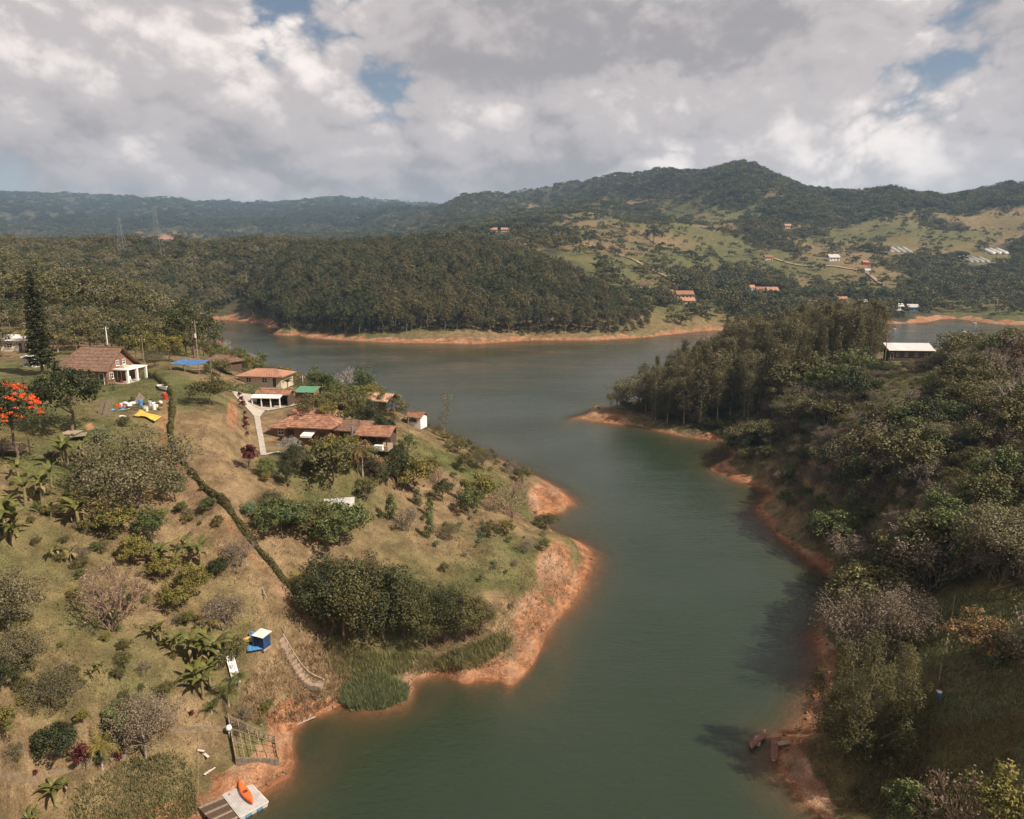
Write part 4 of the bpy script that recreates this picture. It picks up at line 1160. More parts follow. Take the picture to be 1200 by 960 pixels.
def drive_houses():
    # flat red roofed house behind the hedge
    b = G(300, 455); o = thing('red_roofed_house', 'house with broad flat terracotta roof behind the driveway hedge', 'house', b, R(-8))
    walls(o, -4.6, 4.6, 2.0, 8.0, 2.3, CREAM); roof_part(o, -4.6, 4.6, 2.0, 8.0, 2.3, 0.95, TILE_FLAT, 3.0, 3.0, 0.7, flatpitch=0.6)
    window(o, -2.5, 2.0, 0.8, 1.2, 1.1); window(o, 1.0, 2.0, 0.8, 1.2, 1.1); door(o, 3.2, 2.0, 0.95, 2.0)
    # garage with white awning
    b = G(322, 475); o = thing('garage', 'open fronted garage with white awning beside the parking yard', 'garage', b, R(-6))
    m = MB().box(-3.0, 3.2, 1.6, 1.75, -0.4, 2.4).box(-3.0, -2.85, -1.2, 1.6, -0.4, 2.4).box(3.05, 3.2, -1.2, 1.6, -0.4, 2.4); m.build('wall', DARKWOOD, o)
    roof_part(o, -3.0, 3.2, -1.2, 1.8, 2.45, 0.55, TILE_RED, 0, 0, 0.35)
    m = MB(); m.add(*corrugated((-3.4, -2.9, 2.05), (2.4, -2.9, 2.05), (2.4, -1.6, 2.4), (-3.4, -1.6, 2.4), 0.3, 0.02)); m.box(-3.4, 2.4, -2.95, -2.88, 1.90, 2.05); m.build('awning', WHITE, o)
    for x in (-3.2, -1.4, 0.4, 2.2): MB().box(x - 0.09, x + 0.09, -2.8, -2.62, -0.4, 2.0).build('post', WHITE, o)
    MB().box(-2.4, 1.8, -0.6, 1.2, -0.2, 0.85).build('work_bench', DARKWOOD, o)
    # green roofed shed
    b = G(356, 473); o = thing('green_roofed_shed', 'small shed with green metal roof joined to the garage', 'shed', b, R(-6))
    MB().box(-1.7, 2.0, 0.2, 3.2, -0.5, 2.2).build('wall', BRICK, o)
    m = MB(); m.add(*corrugated((-2.0, -0.2, 2.22), (2.3, -0.2, 2.22), (2.3, 3.6, 2.8), (-2.0, 3.6, 2.8))); m.build('roof', GREENSH, o)
    door(o, 0.8, 0.2, 0.9, 1.9)
    # house by the water
    b = G(432, 480); o = thing('waterside_house', 'house with pinkish tiled roof and white eaves by the water', 'house', b, R(-22))
    walls(o, -4.0, 4.0, 0.5, 5.5, 2.2, BRICK); MB().box(4.0, 4.06, 1.0, 4.6, 0.2, 1.9).build('shutter', BLUEL, o); roof_part(o, -4.0, 4.0, 0.5, 5.5, 2.2, 0.9, plain('roof_tile_pink', (0.42, 0.245, 0.175), 0.9, 2.5, 0.4, bump=0.4), 1.5, 0, 0.6)
    MB().box(-4.65, 4.65, -0.16, -0.11, 1.9, 2.1).build('fascia', WHITE, o); window(o, 2.5, 0.5, 0.7, 1.0, 1.0)
    # small white house further along the ridge
    b = G(484, 500); o = thing('small_white_house', 'tiny white walled house with tiled roof on the ridge', 'house', b, R(-20))
    walls(o, -1.6, 1.6, 0.4, 3.4, 2.1, WHITE); roof_part(o, -1.6, 1.6, 0.4, 3.4, 2.1, 0.7, TILE_RED, 0, 0, 0.4); window(o, 0.4, 0.4, 0.8, 0.8, 0.9)
    # brown house behind the tarpaulin
    b = G(250, 432); o = thing('brown_roofed_house', 'low house with brown tiled roof behind the blue tarpaulin', 'house', b, R(-30))
    walls(o, -3.0, 3.0, 1.0, 5.0, 1.5, DARKWOOD); roof_part(o, -3.0, 3.0, 1.0, 5.0, 1.5, 1.1, TILE, 1.5, 1.5, 0.6); window(o, 0.0, 1.0, 0.4, 0.9, 0.8)
    # white roofs half hidden beside the conifer
    b = G(12, 412); o = thing('white_roofed_house', 'house with pale metal roof half hidden behind trees', 'house', b, R(6))
    walls(o, -5, 3.5, 0, 5, 2.4, CREAM); m = MB(); m.add(*corrugated((-5.5, -0.6, 2.42), (4.0, -0.6, 2.42), (4.0, 5.5, 3.3), (-5.5, 5.5, 3.3), 0.3)); m.build('roof', METALW, o); window(o, 0, 0, 0.8, 1.2, 1.1); door(o, 2.3, 0, 0.9, 2.0)
    b = G(34, 430); o = thing('white_shed', 'small shed with dirty white roof beneath the conifer', 'shed', b, R(-12))
    MB().box(-1.4, 1.4, 0, 2.4, -0.4, 1.9).build('wall', WHITEDIRTY, o); m = MB(); m.add(*corrugated((-1.7, -0.4, 1.92), (1.7, -0.4, 1.92), (1.7, 2.7, 2.3), (-1.7, 2.7, 2.3))); m.build('roof', METAL, o); door(o, 0.4, 0, 0.8, 1.75)
drive_houses()
def tarp_shelter():
    b = G(223, 436); o = thing('tarpaulin_shelter', 'blue tarpaulin stretched on poles at the ridge top', 'shelter', b, R(-14))
    n = 10; V, F = [], []
    for j in range(7):
        for i in range(n + 1):
            x = -3.2 + 6.4 * i / n; y = -1.6 + 3.8 * j / 6
            V.append((x, y, 1.9 + 0.10 * y - 0.18 * math.sin(math.pi * i / n) * (0.6 + 0.4 * math.sin(j)) + 0.04 * math.sin(i * 2.1 + j)))
    k = len(V); V += [(x, y, z - 0.025) for (x, y, z) in V]
    for j in range(6):
        for i in range(n):
            a = j * (n + 1) + i
            F.append((a, a + 1, a + n + 2, a + n + 1)); F.append((k + a, k + a + n + 1, k + a + n + 2, k + a + 1))
    link('canopy', mesh_np('canopy', V, F, [BLUET], True), o)
    for (x, y) in ((-3.1, -1.5), (0, -1.5), (3.1, -1.5), (-3.1, 2.1), (3.1, 2.1)):
        MB().cyl((x, y, -0.5), (x, y, 1.95 + 0.1 * y), 0.06, 6).build('pole', WOOD, o)
    t = MB().box(-1.6, 1.6, -0.4, 0.4, -0.3, 0.5).build('timber_stack', WOOD, None, G(232, 436), (0, 0, R(-14)))
    tag(t, 'stack of timber under the blue tarpaulin roof', 'timber')
    # metal roofed shelter further down
    b = G(398, 607); o = thing('metal_shelter', 'open shelter with pale sheet roof among spiky bushes', 'shelter', b, R(10))
    for i in range(3):
        m = MB(); x = -2.2 + i * 1.45
        m.add(*corrugated((x, -1.2, 2.0 + i * 0.03), (x + 1.5, -1.2, 2.0 + i * 0.03), (x + 1.5, 1.5, 2.5 + i * 0.03), (x, 1.5, 2.5 + i * 0.03))); m.build('roof_sheet', METAL, o)
    for (x, y, h) in ((-2.0, -1.0, 2.0), (2.0, -1.0, 2.0), (-2.0, 1.3, 2.42), (2.0, 1.3, 2.42)):
        MB().cyl((x, y, -0.5), (x, y, h), 0.07, 6).build('post', WOOD, o)
    MB().box(-1.6, 1.6, 0.2, 1.0, -0.2, 0.8).build('counter', BLUEP, o)
tarp_shelter()

def lay(o, px, py, rz, lift=0.15):
    """rest a flat thing on the slope"""
    p = G(px, py); e = 0.8
    n = Vector((float(ground_z(p.x - e, p.y)[0] - ground_z(p.x + e, p.y)[0]), float(ground_z(p.x, p.y - e)[0] - ground_z(p.x, p.y + e)[0]), 2 * e)).normalized()
    o.location = p + n * lift
    o.rotation_euler = (Vector((0, 0, 1)).rotation_difference(n).to_matrix() @ Matrix.Rotation(rz, 3, 'Z')).to_euler()
# ---- driveway, paths
def ribbon(name, pts, widths, mat, dz=0.07, cross=5):
    P = [G(*p) for p in pts]
    P2, W2 = [], []
    for i in range(len(P) - 1):
        for k in range(6):
            P2.append(P[i].lerp(P[i + 1], k / 6)); W2.append(widths[i] + (widths[i + 1] - widths[i]) * k / 6)
    P2.append(P[-1]); W2.append(widths[-1])
    V, F = [], []
    for i, p in enumerate(P2):
        t = (P2[min(i + 1, len(P2) - 1)] - P2[max(i - 1, 0)]); t.z = 0; t.normalize(); nr = Vector((-t.y, t.x, 0))
        for c in range(cross):
            q = p + nr * W2[i] * (c / (cross - 1) - 0.5)
            V.append((q.x, q.y, float(ground_z(q.x, q.y)[0]) + dz))
    for i in range(len(P2) - 1):
        for c in range(cross - 1):
            a = i * cross + c; F.append((a, a + 1, a + cross + 1, a + cross))
    o = link(name, mesh_np(name, V, F, [mat], True)); o['kind'] = 'structure'
    return o
ribbon('driveway', [(272, 458), (281, 463), (291, 470), (299, 480), (301, 488)], [3.0, 3.6, 5.0, 3.6, 1.2], CONC, 0.09, 7)
ribbon('parking_yard', [(288, 467), (305, 470), (335, 478)], [4.0, 8.0, 8.0], CONC, 0.14, 9)
ribbon('garden_path', [(301, 486), (303, 500), (306, 515), (309, 534)], [1.0, 0.9, 0.9, 0.9], CONC, 0.09, 3)
ribbon('lawn_path', [(309, 533), (325, 530), (338, 532)], [0.8, 0.8, 0.8], CONC, 0.09, 3)
ribbon('farm_track', [(600, 285), (650, 284), (700, 290), (745, 306), (790, 330), (830, 344), (880, 349), (930, 352), (985, 357), (1040, 363)], [4] * 10, plain('dirt_track', (0.27, 0.185, 0.12), 0.95, 0.2, 0.2), 0.9, 3)
ribbon('hill_track', [(905, 303), (940, 312), (980, 313), (1015, 318), (1035, 335), (1060, 358)], [3.5] * 6, MATS['dirt_track'], 0.9, 3)
ribbon('shore_footpath', [(200, 858), (232, 855), (268, 855)], [0.4, 0.4, 0.4], plain('trodden_earth', (0.150, 0.108, 0.066), 0.95, 2.0, 0.3), 0.05, 3)
ribbon('meadow_footpath', [(-5, 905), (30, 912), (60, 905), (100, 897), (150, 888)], [0.35, 0.35, 0.35, 0.3, 0.3], MATS['trodden_earth'], 0.05, 3)

# ---- hedges
def hedge(name, pts, h, w, mat, label, leaf=0.19, dens=330):
    g = np.random.default_rng(len(pts) * 7)
    P = [G(*p) for p in pts]; C, Nn = [], []
    org = P[0]
    for a, b in zip(P[:-1], P[1:]):
        L = (b - a).length; n = int(L * dens)
        t = g.random(n); d = (b - a).normalized(); side = np.array((-d.y, d.x, 0)); side /= np.linalg.norm(side)
        x = a.x + (b.x - a.x) * t; y = a.y + (b.y - a.y) * t
        wob = fbm(x, y, 1.6, 3, 3) * 1.3
        ang = g.random(n) * math.pi
        rr = 0.75 + 0.25 * g.random(n)
        off = np.cos(ang) * w * 0.5 * rr * (1 + wob * 0.6)
        x2 = x + side[0] * off; y2 = y + side[1] * off
        z = ground_z(x2, y2) + np.maximum(0.02, np.sin(ang) * h * rr * (1 + wob * 0.9))
        C.append(np.stack([x2, y2, z], -1)); Nn.append(unit(np.stack([side[0] * np.cos(ang), side[1] * np.cos(ang), np.sin(ang)], -1) + g.normal(size=(n, 3)) * 0.5))
    C = np.concatenate(C) - np.array(org); Nn = np.concatenate(Nn); S = leaf * g.uniform(0.6, 1.4, len(C))
    v, f, t = leaf_quads(C, Nn, S, S * 0.6, g, np.clip(g.normal(0.45, 0.28, len(C)), 0, 1))
    o = link(name, mesh_np(name, v, f, [mat], tone=t), None, org)
    return tag(o, label, 'hedge')
hedge('boundary_hedge', [(172, 437), (186, 446), (197, 456), (203, 466), (203, 482), (200, 505), (203, 526), (222, 553), (248, 580), (277, 611), (303, 645), (333, 682), (358, 712), (378, 738)], 0.75, 0.62, F_OLIVE, 'long clipped olive hedge running down the whole hillside beside the earth track')
hedge('driveway_hedge', [(262, 455), (280, 459), (306, 462)], 1.5, 1.2, F_GREEN, 'green hedge between the driveway and the flat red roof')

# ---- poles, pylons
def pole(px, py, hpx, label, mat=CONC, r=0.11, arms=False, box=False):
    b = G(px, py); h = hpx / px_m(b)
    o = thing('utility_pole', label, 'pole', b)
    MB().cyl((0, 0, -0.5), (0, 0, h), r, 8, r * 0.7).build('shaft', mat, o)
    MB().box(-0.55, 0.55, -0.05, 0.05, h - 0.5, h - 0.4).build('crossarm', DARKWOOD, o)
    for x in (-0.45, 0, 0.45): MB().cyl((x, 0, h - 0.4), (x, 0, h - 0.22), 0.05, 6).build('insulator', WHITE, o)
    if box:
        MB().cyl((0.0, -0.32, h * 0.66), (0.0, -0.32, h * 0.66 + 0.8), 0.22, 10).build('transformer', WHITEDIRTY, o)
pole(130, 440, 57, 'pale pole rising behind the brick house roof', WHITEDIRTY, 0.16)
pole(170, 436, 40, 'thin grey pole between the brick house and the mown ridge', WOOD, 0.09)
pole(233, 434, 58, 'tall wooden pole with a white transformer near the blue tarpaulin', WOOD, 0.13, box=True)
pole(356, 468, 28, 'pale pole behind the green metal roof', WHITEDIRTY, 0.13)
pole(399, 512, 28, 'grey pole beside the long tiled house', WOOD, 0.11)
pole(479, 512, 26, 'thin pole near the small white house', WOOD, 0.08)
pole(1036, 432, 42, 'thin pole beside the long white roofed shed', WOOD, 0.12)
def pylon(px, base_py, top_py, d, label):
    r = ray(px, base_py); t = d / r[1]; x = r[0] * t
    b = gv(x, d); top = CAM_H + ray(px, top_py)[2] * (d / ray(px, top_py)[1])
    h = max(15.0, top - b.z)
    o = thing('power_pylon', label, 'pylon', b)
    w0, w1 = h * 0.09, h * 0.018
    def cor(z):
        s = z / h; w = w0 + (w1 - w0) * min(1, s * 1.15)
        return [(-w, -w, z), (w, -w, z), (w, w, z), (-w, w, z)]
    lv = [h * q for q in (0, 0.2, 0.38, 0.54, 0.68, 0.80, 0.90, 1.0)]
    for c in range(4):
        m = MB()
        for a, b2 in zip(lv[:-1], lv[1:]): m.bar(cor(a)[c], cor(b2)[c], 0.13)
        m.build('leg', STEEL, o)
    m = MB()
    for a, b2 in zip(lv[:-1], lv[1:]):
        A, B = cor(a), cor(b2)
        for c in range(4):
            m.bar(A[c], B[(c + 1) % 4], 0.06); m.bar(A[(c + 1) % 4], B[c], 0.06)
    m.build('bracing', STEEL, o)
    for q, L in ((0.72, 0.15), (0.84, 0.13), (0.95, 0.10)):
        MB().bar((-h * L, 0, h * q), (h * L, 0, h * q), 0.09).bar((-h * L, 0, h * q), (0, 0, h * (q + 0.04)), 0.15).bar((h * L, 0, h * q), (0, 0, h * (q + 0.04)), 0.15).build('crossarm', STEEL, o)
pylon(143, 292, 250, 640, 'grey lattice pylon beside the bare patch on the wooded rise')
pylon(185, 285, 242, 660, 'taller lattice pylon rising from the bare patch on the wooded rise')
pylon(701, 274, 250, 880, 'small lattice pylon on the far pasture')

# ---- yard below the brick house
def yard():
    b = G(191, 456)
    o = thing('rowing_boat', 'white rowing boat lying on the grass beside the hedge', 'boat', b + Vector((0, 0, 0.02)), R(-50))
    V, F = [], []
    n = 9
    for i in range(n):
        s = i / (n - 1); x = -2.0 + 4.0 * s
        w = 0.62 * (math.sin(math.pi * (0.16 + 0.80 * s)) ** 0.7) if i < n - 1 else 0.03
        z = 0.48 + 0.18 * s * s
        V += [(x, -w, z), (x, -w * 0.75, 0.10), (x, 0, 0.0), (x, w * 0.75, 0.10), (x, w, z)]
    for i in range(n - 1):
        for j in range(4):
            a = i * 5 + j; F.append((a, a + 1, a + 6, a + 5))
    F.append((0, 4, 3, 2, 1))
    link('hull', mesh_np('hull', V, F, [WHITE], False), o)
    m = MB()
    for i in range(n - 1):
        for k in (0, 4): m.bar(V[i * 5 + k], V[(i + 1) * 5 + k], 0.09)
    m.build('gunwale', WHITE, o)
    for x in (-1.1, 0.3): MB().box(x - 0.13, x + 0.13, -0.5, 0.5, 0.34, 0.39).build('thwart', WOOD, o)
    # yellow tarpaulin
    b = G(173, 492); V, F = [], []; g = np.random.default_rng(9)
    nx_, ny_ = 14, 7
    for j in range(ny_):
        for i in range(nx_):
            x = -1.7 + 3.4 * i / (nx_ - 1); y = (-0.95 + 1.9 * j / (ny_ - 1)) * (0.55 + 0.45 * abs(x) / 1.7)
            V.append((x, y, 0.16 + 0.22 * float(vnoise(np.array([x * 1.0 + 9]), np.array([y]), 0.5, 3)[0]) + 0.10 * (1 - abs(x) / 1.7)))
    for j in range(ny_ - 1):
        for i in range(nx_ - 1):
            a = j * nx_ + i; F.append((a, a + 1, a + nx_ + 1, a + nx_))
    me = mesh_np('yellow_tarpaulin', V, F, [YELT], True); o = link('yellow_tarpaulin', me, None, b, (R(6), 0, R(-6)))
    sol = o.modifiers.new('thickness', 'SOLIDIFY'); sol.thickness = 0.03
    lay(o, 173, 489, R(-6), 0.12)
    tag(o, 'crumpled yellow tarpaulin spread on the ground below the scrap heap', 'tarpaulin')
    # pallets leaning
    for i, (px, py, ln) in enumerate(((118, 486, 'first pallet of bare slats leaning beside the scrap yard'), (124, 488, 'second pallet of bare slats leaning beside the scrap yard'))):
        o = thing('pallet', ln, 'pallet', G(px, py), R(-32 + i * 8))
        for k in range(7):
            MB().box(-0.8 + k * 0.24, -0.66 + k * 0.24, -0.03, 0.0, 0.0, 2.3).build('slat', WOOD, o, None, (R(-24), 0, 0))
        for z in (0.15, 1.1, 2.05): MB().box(-0.82, 0.80, 0.003, 0.08, z, z + 0.1).build('rail', WOOD, o, None, (R(-24), 0, 0))
    g2 = random.Random(5)
    def item(kind, mat, px, py, lab, s=1.0):
        p = G(px, py); rz = g2.random() * 6.28
        if kind == 'bucket':
            m = MB().cyl((0, 0, 0), (0, 0, 0.42 * s), 0.17 * s, 10, 0.22 * s)
        elif kind == 'drum':
            m = MB().cyl((0, 0, 0), (0, 0, 0.8 * s), 0.28 * s, 12)
            m.cyl((0, 0, 0.25 * s), (0, 0, 0.29 * s), 0.30 * s, 12).cyl((0, 0, 0.52 * s), (0, 0, 0.56 * s), 0.30 * s, 12)
        elif kind == 'crate':
            m = MB().box(-0.34 * s, 0.34 * s, -0.24 * s, 0.24 * s, 0, 0.06)
            for z in (0.08, 0.20, 0.32): m.box(-0.34 * s, 0.34 * s, -0.24 * s, -0.21 * s, z, z + 0.09).box(-0.34 * s, 0.34 * s, 0.21 * s, 0.24 * s, z, z + 0.09).box(-0.34 * s, -0.31 * s, -0.205 * s, 0.205 * s, z, z + 0.09).box(0.31 * s, 0.34 * s, -0.205 * s, 0.205 * s, z, z + 0.09)
        elif kind == 'board':
            m = MB().bar((-1.1 * s, 0, 0.1), (1.1 * s, 0, 0.45), 0.3, 0.04)
        elif kind == 'sack':
            v, f = tube(np.array([(-0.5 * s, 0, 0.14), (-0.38 * s, 0, 0.18), (0, 0.03, 0.2), (0.38 * s, 0, 0.18), (0.5 * s, 0, 0.14)]), np.array((0.03, 0.17, 0.23, 0.18, 0.03)) * s, 8); m = MB().add(v, f)
        nm = {'bucket': 'bucket', 'drum': 'drum', 'crate': 'crate', 'board': 'board', 'sack': 'sack'}[kind]
        o = m.build(nm, mat, None, p, (0, 0, rz))
        tag(o, lab, nm, 'scrap heap by the hedge')
    COLN = (('white', WHITE), ('light blue', BLUEL), ('pale grey', METAL), ('dark', DARKWOOD), ('orange', ORANGE), ('red', REDP))
    heap = [('bucket', 0, 142, 476), ('sack', 0, 147, 474), ('drum', 1, 165, 475), ('crate', 3, 150, 480), ('board', 3, 158, 478), ('sack', 2, 155, 474), ('bucket', 4, 146, 478), ('drum', 2, 176, 476), ('sack', 0, 180, 474),
           ('bucket', 0, 184, 477), ('crate', 2, 170, 479), ('crate', 5, 193, 464), ('drum', 5, 194, 468), ('board', 2, 187, 480), ('bucket', 1, 174, 473), ('sack', 0, 188, 473), ('board', 0, 145, 482), ('crate', 1, 143, 480), ('board', 3, 162, 481), ('sack', 3, 168, 474),
           ('bucket', 2, 160, 473), ('drum', 0, 181, 480), ('bucket', 5, 190, 476), ('crate', 0, 152, 476), ('sack', 1, 132, 482), ('board', 0, 104, 465), ('sack', 0, 144, 490), ('crate', 4, 139, 477), ('drum', 3, 156, 471), ('bucket', 0, 172, 482), ('board', 3, 178, 470), ('sack', 2, 164, 483)]
    for k, ci, px, py in heap:
        lab = f'{COLN[ci][0]} {k} among the jumble of the scrap heap by the hedge'
        if px == 193 or px == 194: lab = f'red {k} beside the white rowing boat'
        if px == 104: lab = 'white board lying on the grass before the brick house'
        if (px, py) == (144, 490): lab = 'white sack on the grass beside the yellow tarpaulin'
        if px == 132: lab = 'light blue sack beside the leaning pallets'
        item(k, COLN[ci][1], px, py, lab, g2.uniform(0.8, 1.25))
    o = thing('leaning_boards', 'tilted panel of brown boards standing in the scrap heap', 'boards', G(161, 474), R(-20))
    for k in range(5): MB().box(-0.7 + k * 0.28, -0.45 + k * 0.28, -0.03, 0.0, 0.0, 1.9 - 0.1 * k).build('board', WOOD, o, None, (R(-30), R(12), 0))
    # deck beneath the flame tree
    b = G(12, 533); o = thing('viewing_deck', 'small timber deck with railing under the orange flowering tree', 'deck', b, R(4))
    for k in range(10): MB().box(-2.6 + k * 0.46, -2.18 + k * 0.46, -1.1, 1.1, 0.9, 0.95).build('plank', DARKWOOD, o)
    for (x, y) in ((-2.4, -1), (-0.3, -1), (1.9, -1), (-2.4, 1), (1.9, 1)): MB().box(x - 0.07, x + 0.07, y - 0.07, y + 0.07, -0.9, 1.75).build('post', DARKWOOD, o)
    MB().box(-2.5, 2.0, -1.05, -0.95, 1.76, 1.84).build('handrail', WOOD, o); MB().box(-2.5, 2.0, -1.03, -0.97, 1.35, 1.40).build('rail', WOOD, o)
    for (px, py, k) in ((84, 506, 0), (90, 509, 1)):
        t = MB().add(*corrugated((-1.3, -0.9, 0.5), (1.3, -0.9, 0.6), (1.2, 0.9, 0.75), (-1.3, 0.9, 0.65))).build('metal_sheet', WOOD, None, G(px, py + 6), (0, 0, k * 0.5 - 0.2))
        tag(t, 'grey weathered sheet lying among bananas below the dark leafy tree', 'sheet', 'sheets among the bananas')
yard()

# ---- kiosk, steps and shore things
def kiosk():
    b = G(308, 758); rz = R(-24)
    o = thing('kiosk', 'dark blue wooden kiosk with pale flat roof at the top of the steps', 'kiosk', b, rz, None, 0.78)
    w, d, h = 0.85, 0.75, 2.0
    m = MB(); m.box(-w, w, -d, d, -0.3, 0.12); m.build('floor', CONCB, o)
    for i in range(7):
        x = -w + i * 2 * w / 7
        if i in (2, 3): MB().box(x + 0.01, x + 2 * w / 7 - 0.01, -d, -d + 0.05, 0.12, 0.95).build('board', BLUEP, o); MB().box(x + 0.01, x + 2 * w / 7 - 0.01, -d, -d + 0.05, 1.6, h).build('board', BLUEP, o)
        else: MB().box(x + 0.01, x + 2 * w / 7 - 0.01, -d, -d + 0.05, 0.12, h).build('board', BLUEP, o)
    for i in range(6):
        y = -d + 0.052 + i * (2 * d - 0.1) / 6
        MB().box(w - 0.05, w, y + 0.01, y + (2 * d - 0.1) / 6 - 0.01, 0.12, h).build('board', BLUEP, o)
        MB().box(-w, -w + 0.05, y + 0.01, y + (2 * d - 0.1) / 6 - 0.01, 0.12, h).build('board', BLUEP, o)
    MB().box(-w + 0.06, w - 0.06, d - 0.05, d, 0.12, h).build('back_wall', BLUEP, o)
    MB().box(-w + 0.5, w - 0.75, -d + 0.012, -d + 0.03, 0.95, 1.6).build('window', GLASSD, o)
    m = MB(); m.add(*corrugated((-w - 0.2, -d - 0.25, h + 0.03), (w + 0.2, -d - 0.25, h + 0.03), (w + 0.2, d + 0.2, h + 0.22), (-w - 0.2, d + 0.2, h + 0.22), 0.2)); m.build('roof', WHITEDIRTY, o)
    MB().box(-w - 0.16, -w - 0.05, -d - 0.1, d * 0.2, 0.0, h * 0.95).build('shutter', BLUEL, o)
    b2 = G(300, 760)
    t = MB().box(-0.8, 0.7, -0.5, 0.4, 0.0, 0.10).add(*corrugated((-0.9, -0.6, 0.12), (0.8, -0.6, 0.12), (0.8, 0.5, 0.30), (-0.9, 0.5, 0.22), 0.4, 0.05)).build('blue_plastic_sheet', BLUEL, None, b2, (0, 0, R(20)))
    tag(t, 'light blue plastic sheet lying before the kiosk', 'plastic sheet')
    v, f = tube(np.array([(-0.7, 0, 0.25), (-0.4, 0, 0.32), (0, 0.05, 0.36), (0.4, 0, 0.30), (0.6, 0, 0.2)]), (0.06, 0.28, 0.34, 0.25, 0.05), 8)
    t = MB().add(v, f).build('yellow_sack', plain('yellow_cloth', (0.50, 0.30, 0.10), 0.8, 3, 0.2), None, G(291, 753), (0, 0, R(20)), True); tag(t, 'yellow bundle beside the blue plastic sheet', 'bundle')
    t = MB().box(-0.3, 0.3, -0.25, 0.25, 0, 0.6).cyl((0, 0, 0.6), (0, 0, 0.78), 0.16, 8).build('water_can', BLUEL, None, G(296, 748), (0, 0, 0.4)); tag(t, 'light blue water can behind the yellow bundle', 'can')
    # white board on the grass
    t = thing('white_board', 'long white board lying on the grass beside small palms', 'board', G(272, 788), R(-52))
    MB().box(-1.6, 1.6, -0.45, 0.45, 0.10, 0.16).build('sheet', WHITE, t); 
    for x in (-1.0, 0.0, 1.0): MB().box(x - 0.05, x + 0.05, -0.34, 0.34, -0.05, 0.097).build('batten', WOOD, t)
    lay(t, 272, 786, R(-50), 0.2)
    # steps down the bank
    A = G(328, 750); B = G(378, 806)
    o = thing('bank_steps', 'worn concrete steps descending the bank from the kiosk', 'steps', A)
    n = 15; dirv = (B - A); flat_ = Vector((dirv.x, dirv.y, 0)).normalized(); side = Vector((-flat_.y, flat_.x, 0))
    for i in range(n):
        c = A.lerp(B, (i + 0.5) / n) - A; z = float(ground_z(c.x + A.x, c.y + A.y)[0]) - A.z + 0.36
        m = MB()
        L = dirv.length / n * 0.40
        for a in (-1,):
            p0 = c - flat_ * L - side * 0.62; p1 = c + flat_ * L - side * 0.62; p2 = c + flat_ * L + side * 0.62; p3 = c - flat_ * L + side * 0.62
            k = [(p0.x, p0.y), (p1.x, p1.y), (p2.x, p2.y), (p3.x, p3.y)]
            m.poly([(x, y, z) for (x, y) in k]); m.poly([(x, y, z - 0.6) for (x, y) in k][::-1])
            for q in range(4): m.poly([(*k[q], z - 0.6), (*k[(q + 1) % 4], z - 0.6), (*k[(q + 1) % 4], z), (*k[q], z)])
        m.build('step', CONCB, o)
    for s in (0.72,):
        m = MB()
        for i in range(n):
            a = A.lerp(B, i / n) + side * s; b3 = A.lerp(B, (i + 1) / n) + side * s
            a.z = float(ground_z(a.x, a.y)[0]) + 0.22; b3.z = float(ground_z(b3.x, b3.y)[0]) + 0.22
            m.bar(a - A, b3 - A, 0.14, 0.2)
        m.build('side_kerb', CONCB, o)
    # loose fence posts above the steps
    for i, (px, py, h) in enumerate(((333, 745, 1.4), (352, 742, 1.3), (376, 770, 1.0), (372, 752, 1.0), (386, 752, 0.9))):
        t = MB().cyl((0, 0, -0.3), (0.08, 0.03, h), 0.07, 6).build('fence_post', WOOD, None, G(px, py)); tag(t, 'weathered fence post standing in the dry grass above the steps', 'post', 'loose posts above the steps')
    t = MB().cyl((-1.6, 0, 0.12), (1.6, 0.3, 0.35), 0.09, 7).cyl((0.6, 0.1, 0.25), (1.2, 0.7, 0.6), 0.05, 5).build('driftwood', BARK_PALE, None, G(354, 850), (0, 0, R(30))); tag(t, 'bleached driftwood branch at the water line below the steps', 'driftwood')
    t = MB().cyl((-1.5, 0, 0.1), (1.5, 0, 0.5), 0.06, 6).build('dead_branch', BARK_PALE, None, G(309, 695), (0, 0, R(120))); tag(t, 'pale dead branch lying on the grass above the kiosk', 'branch')
kiosk()
PENW = plain('bleached_lath', (0.215, 0.175, 0.135), 0.95, 4.0, 0.4)
